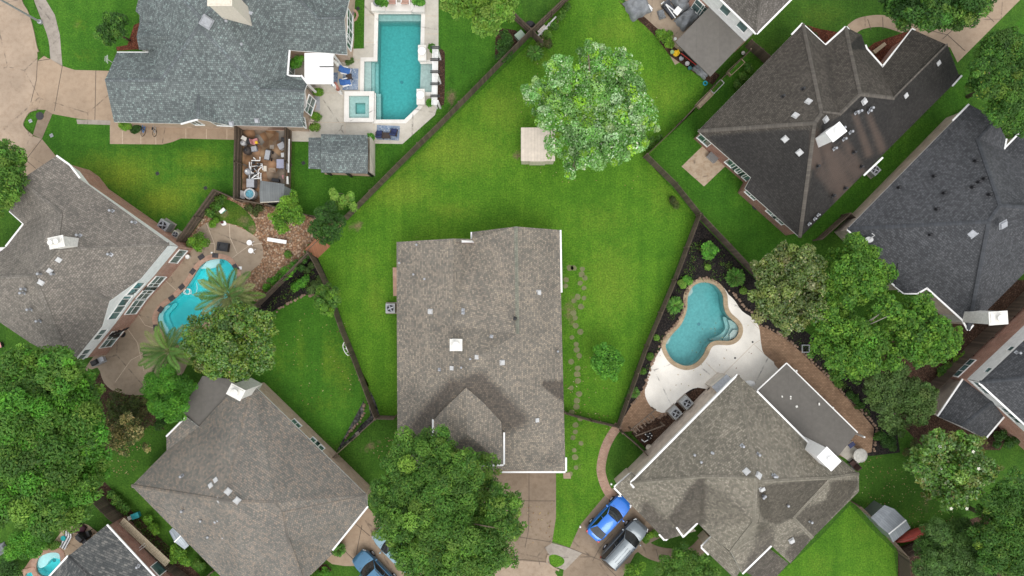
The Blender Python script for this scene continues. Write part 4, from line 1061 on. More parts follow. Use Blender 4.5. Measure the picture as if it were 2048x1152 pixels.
sheet('yard_paving',GS([(486,256),(584,256),(581,402),(540,411),(484,402)]),z+.009,SLT)
sheet('flower_bed',GS(smooth_closed([(878,102),(888,102),(890,120),(889,200),(884,211),(874,211),(876,150)],3)),z+.006,MUD)
sheet('pool_deck',GS(smooth_closed([(105,1088),(125,1062),(150,1050),(172,1048),(195,1064),(215,1075),(150,1130),(135,1130),(118,1112),(100,1095)],3)),z,concrete('sand_patio',(.55,.42,.29),amt=.4))
sheet('pool_deck',GS([(30,1165),(60,1120),(95,1095),(130,1110),(140,1140),(110,1190),(30,1190)]),z+.002,concrete('salmon_deck',(.5,.31,.22),amt=.5))
sheet('flower_bed',GS([(190,975),(206,960),(262,1020),(345,1100),(400,1150),(390,1180),(345,1125),(262,1045)]),z-.002,MUD)
sheet('flower_bed',GS([(640,1130),(652,1128),(664,1140),(650,1150),(630,1160)]),z+.001,MUD)
sheet('service_strip',GS([(300,1090),(345,1120),(395,1165),(380,1200),(330,1160)]),z-.001,MUD)
sheet('flower_bed',GS([(1880,560),(1700,730),(1790,835),(1850,900),(1900,900),(2000,900),(2060,800),(2060,560)]),z-.005,MUD)
sheet('flower_bed',GS([(1796,1095),(1920,1045),(2060,1000),(2060,1190),(1796,1190)]),z-.005,MUD)
sheet('flower_bed',GS([(992,55),(1030,60),(1055,78),(1000,128),(990,110)]),z-.004,MUD)
# joints in the concrete
def joints(name,lines,w,mat,zz):
    m=MB()
    for L in lines:
        pts=GS(L)
        for a,b in zip(pts[:-1],pts[1:]):
            d=Vector(b)-Vector(a)
            if d.length<1e-6: continue
            nn=Vector((-d.y,d.x)).normalized()*w/2
            m.add([(a[0]+nn.x,a[1]+nn.y,zz),(a[0]-nn.x,a[1]-nn.y,zz),(b[0]-nn.x,b[1]-nn.y,zz),(b[0]+nn.x,b[1]+nn.y,zz)],[(0,1,2,3)])
    props(m.build(name,mat),kind='structure')
joints('concrete_joints',[[(125,132),(118,170),(109,222)],[(101,118),(75,122)],[(192,141),(190,240)],[(52,320),(84,278)],[(52,320),(72,337)],[(75,122),(73,160),(62,205)],
  [(1058,943),(1058,1000),(1057,1060),(1050,1095)],[(1010,1001),(1110,1002)],[(1000,1068),(1104,1084)],[(1104,1084),(1140,1096),(1200,1120),(1240,1160)],[(1185,1122),(1200,1095),(1225,1068)],
  [(1837,55),(1895,70),(1930,102)],[(1885,78),(1925,42)],[(1963,22),(1988,44)],[(1735,38),(1742,60)],[(1765,34),(1766,58)],[(1800,42),(1795,62)],
  [(705,1042),(740,1072)],[(724,1050),(716,1090),(710,1128)],[(690,1102),(716,1128)],[(1312,1098),(1318,1120)],[(1345,1098),(1346,1122)],[(1370,1096),(1374,1118)],[(1092,1124),(1045,1119),(1000,1123)]],.055,M['joint'],z+.011)
joints('walk_joints',[[(245,262),(245,288)],[(282,260),(282,288)],[(312,260),(312,289)],[(372,258),(372,277)],[(413,258),(413,278)],[(454,258),(454,279)]],.05,M['jointlt'],z+.013)
joints('deck_joints',[[(413,446),(430,490),(428,515)],[(459,448),(460,475),(475,508)],[(475,508),(500,490),(526,486)],[(475,508),(460,520)],[(428,487),(400,487)],[(250,650),(275,685),(288,742)],[(230,765),(262,720),(300,700)],[(270,620),(290,650),(310,657)],[(330,560),(352,580)]],.06,M['jointlt'],z+.012)
joints('deck_seams',[[(1447,748),(1507,688),(1520,680)],[(1412,725),(1437,750)],[(1507,688),(1526,706)],[(1500,640),(1520,660)]],.035,M['jointlt'],z+.011)
joints('patio_joints',[[(640,186),(691,186)],[(640,245),(690,245)],[(728,85),(753,85)],[(852,32),(877,32)],[(850,68),(877,68)],[(700,120),(727,120)],[(730,30),(753,30)],[(690,246),(690,286)],[(748,246),(748,287)]],.04,M['jointlt'],z+.007)
# kerb along the street
def kerb(name,path,w=.16,h=.11):
    m=MB(); pts=GS(path); q=strip(pts,w); n=len(pts)
    for i in range(n-1):
        a=q[i];b=q[i+1];c=q[2*n-2-i];d=q[2*n-1-i]
        m.add([(a[0],a[1],0),(b[0],b[1],0),(c[0],c[1],0),(d[0],d[1],0),(a[0],a[1],h),(b[0],b[1],h),(c[0],c[1],h),(d[0],d[1],h)],[(4,5,6,7),(0,1,5,4)[::-1],(2,3,7,6)[::-1],(0,4,7,3),(1,2,6,5)])
    props(m.build(name,CTR),kind='structure')
kerb('kerb',smooth_open([(40,-50),(43,0),(56,25),(66,58),(73,92),(77,104)],4))
kerb('kerb',smooth_open([(74,219),(58,225),(46,247),(52,260),(66,272)],4))
kerb('kerb',smooth_open([(1097,1109),(1094,1122),(1104,1133),(1118,1140)],4))
# edging stones around the right pool bed
m=MB()
def stone(m,x,y,s):
    n=6; t0=random.random()*6; zz=random.uniform(.08,.2)
    m.lathe([(s*.95,0),(s,zz*.5),(s*.7,zz),(s*.1,zz*1.08)],(x,y,0),n,rz=t0,sx=random.uniform(.75,1.2))
for path in ([(1455,576),(1470,590),(1486,610),(1507,628),(1522,648),(1545,660),(1580,684),(1616,714),(1655,752),(1692,792),(1722,820),(1752,856),(1746,905)],
             [(1440,570),(1428,562),(1408,556),(1388,562),(1374,578),(1370,600),(1366,622),(1352,648),(1335,664),(1324,684),(1306,722),(1296,752),(1288,776),(1262,812)],
             [(1262,868),(1285,850),(1320,834),(1345,817)],[(548,626),(576,608),(606,592),(640,591)],[(727,800),(728,826),(718,844),(700,864),(690,880)]):
    pts=GS(smooth_open(path,8)); acc=0
    for a,b in zip(pts[:-1],pts[1:]):
        L=math.hypot(b[0]-a[0],b[1]-a[1]); acc+=L
        while acc>.27:
            acc-=.27; stone(m,b[0]+random.uniform(-.07,.07),b[1]+random.uniform(-.07,.07),random.uniform(.09,.18))
props(m.build('edging_stones',M['stone']),'rough brown stones edging the mulch beds','edging stones',None,'stuff')
# stepping stones beside the central house
k=0; proto=None
sp=[]
for i in range(26): sp.append((1152+6*math.sin(i*1.7)+ (4 if i%2 else -4), 600+i*12.5+random.uniform(-2,2)))
sp+=[(1165,538),(1163,549),(1170,556),(1160,566),(1168,576),(1140,536),(1147,536),(1132,560),(1131,572),(1155,594),(1168,596),(1152,935),(1140,948)]
for i,(px,py) in enumerate(sp):
    x,y=G(px,py); m=MB(); r=random.uniform(.22,.32); n=9; t0=random.random()*6
    poly=[(x+r*random.uniform(.85,1.1)*math.cos(t0+2*math.pi*j/n),y+r*random.uniform(.8,1.05)*math.sin(t0+2*math.pi*j/n)) for j in range(n)]
    m.prism(poly,-.02,.012); props(m.build('stepping_stone',M['step']),'mossy stepping stone in the side path right of the central house','stepping stone','stepping stones beside the central house')
# ================================================================== vegetation
LEAF=leafmat('leaves',.22,.6,.3); LEAFG=leafmat('glossy_leaves',.12,.38,.5)
BARK=paint('tree_bark',(.16,.125,.09),.9,var=.3,nscale=3); BARKP=paint('pale_bark',(.3,.27,.23),.9,var=.25,nscale=3)
PAL={
 'oak':[(.40,(.068,.165,.026)),(.27,(.045,.12,.022)),(.22,(.11,.215,.036)),(.11,(.16,.25,.045))],
 'elm':[(.45,(.050,.135,.020)),(.3,(.036,.10,.018)),(.2,(.085,.18,.03)),(.05,(.16,.23,.03))],
 'silver':[(.30,(.23,.41,.14)),(.17,(.50,.65,.40)),(.33,(.12,.30,.045)),(.20,(.07,.19,.03))],
 'silveryel':[(.15,(.26,.42,.15)),(.08,(.50,.62,.40)),(.52,(.24,.44,.025)),(.25,(.11,.27,.03))],
 'crepe':[(.42,(.075,.17,.025)),(.28,(.045,.115,.018)),(.24,(.17,.25,.03)),(.06,(.13,.12,.03))],
 'bright':[(.45,(.075,.23,.025)),(.3,(.05,.17,.022)),(.25,(.13,.32,.035))],
 'lime':[(.5,(.10,.30,.04)),(.3,(.06,.2,.03)),(.2,(.2,.42,.08))],
 'yelgreen':[(.45,(.11,.24,.025)),(.3,(.07,.17,.022)),(.25,(.18,.32,.035))],
 'dark':[(.5,(.035,.10,.018)),(.3,(.025,.07,.014)),(.2,(.06,.14,.022))],
 'olive':[(.42,(.085,.135,.03)),(.26,(.05,.095,.02)),(.23,(.145,.18,.045)),(.06,(.26,.24,.12)),(.03,(.4,.37,.26))],
 'maple':[(.40,(.075,.19,.024)),(.30,(.05,.14,.02)),(.3,(.14,.26,.032))],
 'dull':[(.45,(.07,.125,.035)),(.3,(.05,.095,.028)),(.25,(.10,.16,.05))],
 'magnolia':[(.42,(.075,.18,.024)),(.25,(.05,.12,.02)),(.23,(.13,.23,.04)),(.10,(.17,.15,.04))],
 'feather':[(.45,(.055,.12,.03)),(.3,(.04,.09,.022)),(.25,(.09,.17,.045))],
 'pale':[(.5,(.17,.30,.05)),(.3,(.10,.22,.04)),(.2,(.25,.38,.09))],
 'myrtle':[(.33,(.06,.10,.03)),(.25,(.34,.27,.13)),(.17,(.45,.38,.22)),(.25,(.12,.13,.05))],
 'brownish':[(.45,(.05,.075,.025)),(.3,(.09,.07,.035)),(.25,(.08,.12,.03))],
 'red':[(.6,(.09,.02,.03)),(.4,(.05,.02,.02))],
}
def leaf_mesh(name, C, NRM, half, width, cols, mat, parent, fold=.25):
    n=len(C)
    up=RNG.normal(size=(n,3)); t=np.cross(NRM,up); t/=np.linalg.norm(t,axis=1,keepdims=True)+1e-9
    b=np.cross(NRM,t)
    h=half[:,None]; w=width[:,None]
    v=np.empty((n,4,3),np.float32)
    v[:,0]=C-t*h; v[:,1]=C+b*w+NRM*w*fold; v[:,2]=C+t*h; v[:,3]=C-b*w+NRM*w*fold
    me=bpy.data.meshes.new(name)
    me.vertices.add(n*4); me.loops.add(n*4); me.polygons.add(n)
    me.vertices.foreach_set('co',v.reshape(-1)); me.loops.foreach_set('vertex_index',np.arange(n*4,dtype=np.int32))
    me.polygons.foreach_set('loop_start',np.arange(0,n*4,4,dtype=np.int32))
    at=me.color_attributes.new('Col','FLOAT_COLOR','POINT')
    cc=np.ones((n,4,4),np.float32); cc[:,:,:3]=cols[:,None,:]
    at.data.foreach_set('color',cc.reshape(-1))
    me.materials.append(mat); me.update(calc_edges=True)
    o=bpy.data.objects.new(name,me); COL.objects.link(o)
    if parent is not None: wparent(o,parent)
    return o
def pick(pal, n, jitter=.18):
    w=np.array([p[0] for p in pal]); w/=w.sum(); cs=np.array([p[1] for p in pal])*np.array([1.02,1.04,.78 if pal[0][1][2]<.1 else 1.0])
    c=cs[RNG.choice(len(pal),n,p=w)]
    return c*np.exp(RNG.normal(0,jitter,(n,1)))*np.exp(RNG.normal(0,.06,(n,3)))
def unit(n, up=-.35):
    out=np.empty((0,3))
    while len(out)<n:
        d=RNG.normal(size=(n*2,3)); d/=np.linalg.norm(d,axis=1,keepdims=True); out=np.vstack([out,d[d[:,2]>up]])
    return out[:n]
def crown(name, blobs, ztop, parent, pal, leaf=.17, dens=1.0, mat=None, flat=.62, ratio=.45, clump=.30, upw=.55, gap=.9, pal2=None, grow=1.2):
    """blobs (px,py,r) as seen; every blob becomes a dome of leafy clumps"""
    Cs=[];Ns=[];Cl=[];cen=[]; leaf*=.70
    for bi,(px,py,r) in enumerate(blobs):
        hf=.8+.2*math.sin(bi*2.4+1)
        zt=ztop*(.72+.28*abs(math.sin(bi*1.9+.6)))
        R=grow*r*(CAMH-zt*.8)/FPX; zc=max(zt-R*flat*1.15,R*.4)
        c=np.array(P(px,py,zc+R*.35)); c[2]=zc
        nc=max(6,int((R/.62)**2*3.0*gap))
        rc=np.clip(R*clump,.28,.85)
        ds=unit(nc,-.25); rad=RNG.uniform(.5,1.0,(nc,1))
        cc=c+ds*np.array([R,R,R*flat])*rad*(1-rc/R*.6)
        for k in range(nc):
            rk=rc*RNG.uniform(.65,1.3)
            nl=int(dens*7.0*rk*rk/(leaf*leaf*ratio*2))
            if nl<4: nl=4
            d=unit(nl,-.45)
            p=cc[k]+d*np.array([1,1,.75])*rk*(RNG.uniform(.25,1.0,(nl,1))**.45)
            nr=d*.65+np.array([0,0,upw])+RNG.normal(0,.42,(nl,3)); nr/=np.linalg.norm(nr,axis=1,keepdims=True)
            pl=pal2 if (pal2 is not None and RNG.random()<.33) else pal
            b0=pick(pl,1,.1)[0]; col=(pick(pl,nl)*.5+b0*.5)*math.exp(RNG.normal(0,.16))
            Cs.append(p);Ns.append(nr);Cl.append(col); cen.append(cc[k])
        # thinner inner layer of leaves behind the clumps
    for bi,(px,py,r) in enumerate(blobs):
        zt=ztop*(.72+.28*abs(math.sin(bi*1.9+.6))); R=grow*r*(CAMH-zt*.8)/FPX; zc=max(zt-R*flat*1.15,R*.4)
        c=np.array(P(px,py,zc+R*.35)); c[2]=zc
        nl=int(dens*2.4*R*R/(leaf*leaf*ratio*2)); d=unit(nl,-.1)
        Cs.append(c+d*np.array([R,R,R*flat])*RNG.uniform(.35,.72,(nl,1))); nr=d*.4+np.array([0,0,.7])+RNG.normal(0,.4,(nl,3)); Ns.append(nr/np.linalg.norm(nr,axis=1,keepdims=True)); Cl.append(pick(pal,nl))
    C=np.vstack(Cs);Nn_=np.vstack(Ns);K=np.clip(np.vstack(Cl),.004,.75)
    ok=C[:,2]>.12; C=C[ok];Nn_=Nn_[ok];K=K[ok]
    n=len(C); half=leaf*RNG.uniform(.7,1.3,n); wid=half*ratio*RNG.uniform(.8,1.2,n)
    o=leaf_mesh(name,C,Nn_,half,wid,K,mat or LEAF,parent)
    return o,cen
def trunk(name,x,y,ztop,r,cen,parent,mat,nl=10):
    m=MB(); pts=[(x,y,-.1),(x+random.uniform(-.1,.1),y+random.uniform(-.1,.1),ztop*.3),(x+random.uniform(-.3,.3),y+random.uniform(-.3,.3),ztop*.55)]
    m.tube(pts,r,9,r1=r*.7)
    pick_=random.sample(list(cen),min(nl,len(cen)))
    for c in pick_:
        a=Vector(pts[2] if random.random()<.6 else pts[1]); b=Vector(c); mid=(a+b)/2+Vector((random.uniform(-.3,.3),random.uniform(-.3,.3),-.2))
        m.tube([a,mid,b],r*.42,6,r1=r*.12)
    o=m.build(name,mat,smooth=True); wparent(o,parent)
NT=[0]
def tree(label,blobs,ztop,pal,name='broadleaf_tree',cat='tree',leaf=.17,dens=1.0,mat=None,rt=None,bark=None,group=None,base=None,flowers=None,shrub=False,**kw):
    if base is None:
        W=sum(b[2]**2 for b in blobs); bx=sum(b[0]*b[2]**2 for b in blobs)/W; by=sum(b[1]*b[2]**2 for b in blobs)/W
        p=P(bx,by,ztop*.6); x,y=p.x,p.y
    else: x,y=G(*base)
    root=thing(name,label,cat,(x,y,0),group=group)
    o,cen=crown('foliage' if shrub else 'crown',blobs,ztop,root,PAL[pal],leaf,dens,mat,**kw)
    R=max(b[2] for b in blobs)/22.
    trunk('stem' if shrub else 'trunk',x,y,ztop,rt or max(.04,ztop*.022),cen,root,bark or BARK,4 if shrub else 14)
    if flowers:
        col,n_,sz=flowers; m=MB()
        for k in range(n_):
            c=cen[random.randrange(len(cen))]; q=Vector(c)+Vector((random.uniform(-.4,.4),random.uniform(-.4,.4),random.uniform(.35,.7)))
            for j in range(5):
                t=2*math.pi*j/5+k; m.add([q,q+Vector((math.cos(t-.45)*sz*.7,math.sin(t-.45)*sz*.7,.05)),q+Vector((math.cos(t)*sz,math.sin(t)*sz,.09)),q+Vector((math.cos(t+.45)*sz*.7,math.sin(t+.45)*sz*.7,.05))],[(0,1,2,3)])
        wparent(m.build('blossoms',col),root)
    return root
M['petal']=paint('cream_petals',(.75,.72,.62),.6,var=.05)
# ---- big trees
tree('big silver green tree with pale leaf tips in the middle back lawn',[(1190,120,42),(1245,130,42),(1120,140,40),(1085,185,40),(1060,185,22),(1150,200,62),(1225,195,68),(1285,205,32),(1300,240,26),(1255,255,55),(1190,265,62),(1125,245,40),(1235,300,34),(1145,320,28),(1178,315,26),(1095,235,30),(1140,345,16),(1280,285,25),(1240,105,18),(1180,90,15),(1110,290,24)],11,'silver',leaf=.15,pal2=PAL['silveryel'],ratio=.5,dens=.9,clump=.24,grow=1.06)
tree('huge dark green oak with two crowns at the bottom front of the central house',[(830,925,62),(880,905,45),(905,960,60),(960,940,42),(930,925,30),(800,985,62),(770,1000,40),(870,1030,75),(960,1005,50),(1005,1015,42),(1030,1010,24),(985,1070,55),(900,1100,75),(820,1080,55),(780,1050,45),(960,1120,55),(850,1140,55),(1020,1060,30),(1010,1110,32),(900,1150,50)],11,'oak',leaf=.19,dens=.9,clump=.22,ratio=.34,grow=1.1)
tree('very large rounded green tree at the left picture edge',[(60,760,62),(20,730,40),(115,745,45),(150,790,42),(30,840,72),(125,860,66),(165,880,30),(60,930,72),(150,940,52),(40,1005,55),(105,1000,55),(165,985,30),(90,1040,35),(-20,900,60),(-20,1000,50),(110,715,25)],13,'oak',leaf=.19,dens=.95,clump=.30,pal2=PAL['bright'],ratio=.42,gap=.8)
tree('dark yellowish green tree covering the palm side of the cyan pool',[(410,660,44),(465,640,38),(510,655,38),(385,690,30),(440,705,52),(500,705,42),(425,740,24),(470,740,26),(525,640,18),(530,700,18)],8,'crepe',leaf=.17,ratio=.5,clump=.22,mat=LEAFG)
tree('round feathery bright green tree beside the grey patio roof lower left',[(330,785,44),(300,770,24),(345,820,26),(362,775,24),(310,815,22),(330,745,20)],6,'bright',leaf=.15,ratio=.32,clump=.3)
tree('small green tree at the gravel bed below the fenced yard',[(575,420,26),(558,438,20),(592,436,18),(580,400,18),(566,455,14)],4.2,'yelgreen',leaf=.15,clump=.3)
tree('dense dark green tree at the fence corner above the reddish panel',[(652,440,30),(630,455,20),(665,462,22),(645,475,18),(640,425,16)],5,'dark',leaf=.15,clump=.3)
tree('sparse pale yellow green sapling by the diagonal fence',[(670,392,9),(690,402,13),(705,412,8),(680,410,8),(700,392,8),(664,384,6)],4,'pale',leaf=.14,dens=.7,clump=.4)
tree('medium green tree straddling the fence left of the central house',[(652,592,24),(640,580,14),(668,600,16),(655,615,16),(640,608,12),(672,585,10)],4.5,'oak',leaf=.15,clump=.32,pal2=PAL['yelgreen'])
tree('light green drooping tree at the top edge above the diagonal fence',[(960,10,38),(920,0,34),(990,20,30),(1005,-5,36),(950,-25,45),(985,50,22),(960,45,22),(900,-15,25),(1015,25,18)],9,'pale',leaf=.2,ratio=.38,pal2=PAL['yelgreen'],clump=.25)
tree('small round dark green tree in the front lawn upper left',[(220,52,28),(208,60,20),(238,62,18),(215,78,14),(228,35,16)],5,'dark',leaf=.15,pal2=PAL['oak'],clump=.3)
tree('green tree at the left edge next to the taupe house driveway',[(8,325,34),(30,350,20),(5,370,34),(12,295,20),(-20,400,34),(20,390,18)],8,'oak',leaf=.17,clump=.28)
tree('wide dark green tree overhanging the top right driveway',[(1850,-5,55),(1905,-10,60),(1955,-20,50),(1800,-15,34),(1875,15,34),(1930,12,26),(1780,-25,25),(1835,25,20)],10,'dark',leaf=.18,pal2=PAL['oak'],clump=.24)
tree('large dark green tree at the right edge above the slate house',[(2015,105,46),(1990,150,42),(2030,180,45),(2045,125,40),(1975,180,24),(2010,215,34),(2040,240,30),(1968,130,22),(2025,80,30),(2060,190,40)],9,'elm',leaf=.17,clump=.25,ratio=.4)
tree('olive green tree with beige tips between the mulch bed and the right lawn',[(1585,560,58),(1545,550,36),(1560,605,46),(1620,590,46),(1610,530,42),(1570,520,34),(1600,635,34),(1635,625,28),(1530,590,26),(1575,650,22),(1640,560,30)],8,'olive',leaf=.17,ratio=.5,clump=.22,mat=LEAFG)
tree('bright green tree touching the slate roof right of the olive tree',[(1720,510,40),(1760,545,34),(1700,560,38),(1680,520,28),(1740,575,30),(1715,480,18),(1780,545,18),(1700,600,22),(1735,540,36),(1710,540,36),(1680,570,30),(1760,580,22)],8,'maple',leaf=.17,ratio=.55,clump=.25,dens=.9)
tree('bright green tree with bare pale limbs in the middle of the right grove',[(1700,660,44),(1660,690,30),(1735,705,44),(1700,735,36),(1670,650,30),(1760,675,26),(1650,655,22),(1685,715,30),(1750,640,24),(1725,665,34),(1675,675,34),(1640,690,24),(1720,730,30),(1690,625,26),(1740,735,22),(1645,625,28),(1665,605,26),(1790,620,24),(1800,690,24),(1775,605,22),(1795,725,24),(1770,715,26)],8.5,'maple',leaf=.17,ratio=.55,clump=.24,dens=.75,bark=BARKP)
tree('bright green tree beside the pale chimney of the slate house',[(1850,640,42),(1895,675,32),(1830,690,38),(1870,705,34),(1810,640,28),(1905,700,18),(1850,610,24),(1885,650,24),(1915,680,14),(1865,670,36),(1830,660,34),(1800,670,24),(1895,695,24),(1825,620,22),(1845,720,20)],8,'maple',leaf=.17,ratio=.55,clump=.25,dens=.9)
tree('dull grey green round tree below the right grove',[(1800,780,46),(1840,795,40),(1770,795,36),(1810,835,34),(1755,765,26),(1845,830,26),(1780,840,24),(1790,750,26),(1865,790,20)],7,'dull',leaf=.16,ratio=.42,clump=.24)
tree('glossy magnolia with white blossoms beside the lower right lawn',[(1905,925,52),(1860,920,36),(1955,945,44),(1900,975,42),(1880,890,32),(1945,900,34),(1920,1000,28),(1985,940,22),(1835,935,20),(1850,950,22),(1955,985,22)],8,'magnolia',leaf=.19,ratio=.52,clump=.22,mat=LEAFG,name='magnolia_tree',flowers=(M['petal'],9,.15))
tree('feathery grey green tree at the bottom right behind the dark fence',[(1900,1105,52),(1955,1100,50),(1870,1130,32),(1930,1070,34),(1850,1140,26),(1960,1140,45),(1905,1150,40),(1885,1070,22)],8,'feather',leaf=.2,ratio=.28,clump=.26)
tree('dark green tree at the lower right corner',[(2015,1010,40),(2040,1060,46),(2010,1110,46),(1985,1035,28),(2050,1120,45),(2060,1000,40),(1975,1075,26),(2035,960,24)],9,'elm',leaf=.18,ratio=.35,clump=.26)
tree('small bright green tree in the right side yard of the central house',[(1215,722,28),(1202,712,18),(1232,716,18),(1225,742,18),(1205,738,18),(1218,702,16)],3.6,'bright',leaf=.14,ratio=.5,clump=.34,pal2=PAL['lime'])
tree('leafy green bush by the walkway at the bottom edge',[(1370,1125,30),(1340,1140,28),(1400,1140,30),(1385,1115,20),(1420,1150,22),(1355,1155,26)],3.5,'oak',leaf=.15,ratio=.35,name='shrub',cat='shrub',shrub=True)
tree('lighter green bush at the bottom edge left of the walkway bush',[(1262,1145,18),(1280,1140,14),(1270,1158,16)],2,'yelgreen',leaf=.13,name='shrub',cat='shrub',shrub=True,ratio=.35)
tree('cream flowering crape myrtle beside the big left tree',[(245,865,30),(225,885,22),(262,862,18),(240,900,16),(215,870,14),(265,880,12),(290,895,8),(252,840,16),(205,850,14)],5,'myrtle',leaf=.14,dens=.6,clump=.3,name='crape_myrtle')
tree('brownish green thicket behind the crape myrtle',[(255,825,30),(235,805,24),(280,840,20),(225,830,20),(270,805,16)],2.6,'brownish',leaf=.14,dens=.7,name='shrub',cat='shrub',shrub=True)
tree('round bright lime bush in the black mulch',[(1420,500,14),(1412,496,9),(1428,497,9),(1424,510,9),(1414,508,9)],1.3,'lime',leaf=.13,ratio=.6,clump=.45,name='shrub',cat='shrub',shrub=True)
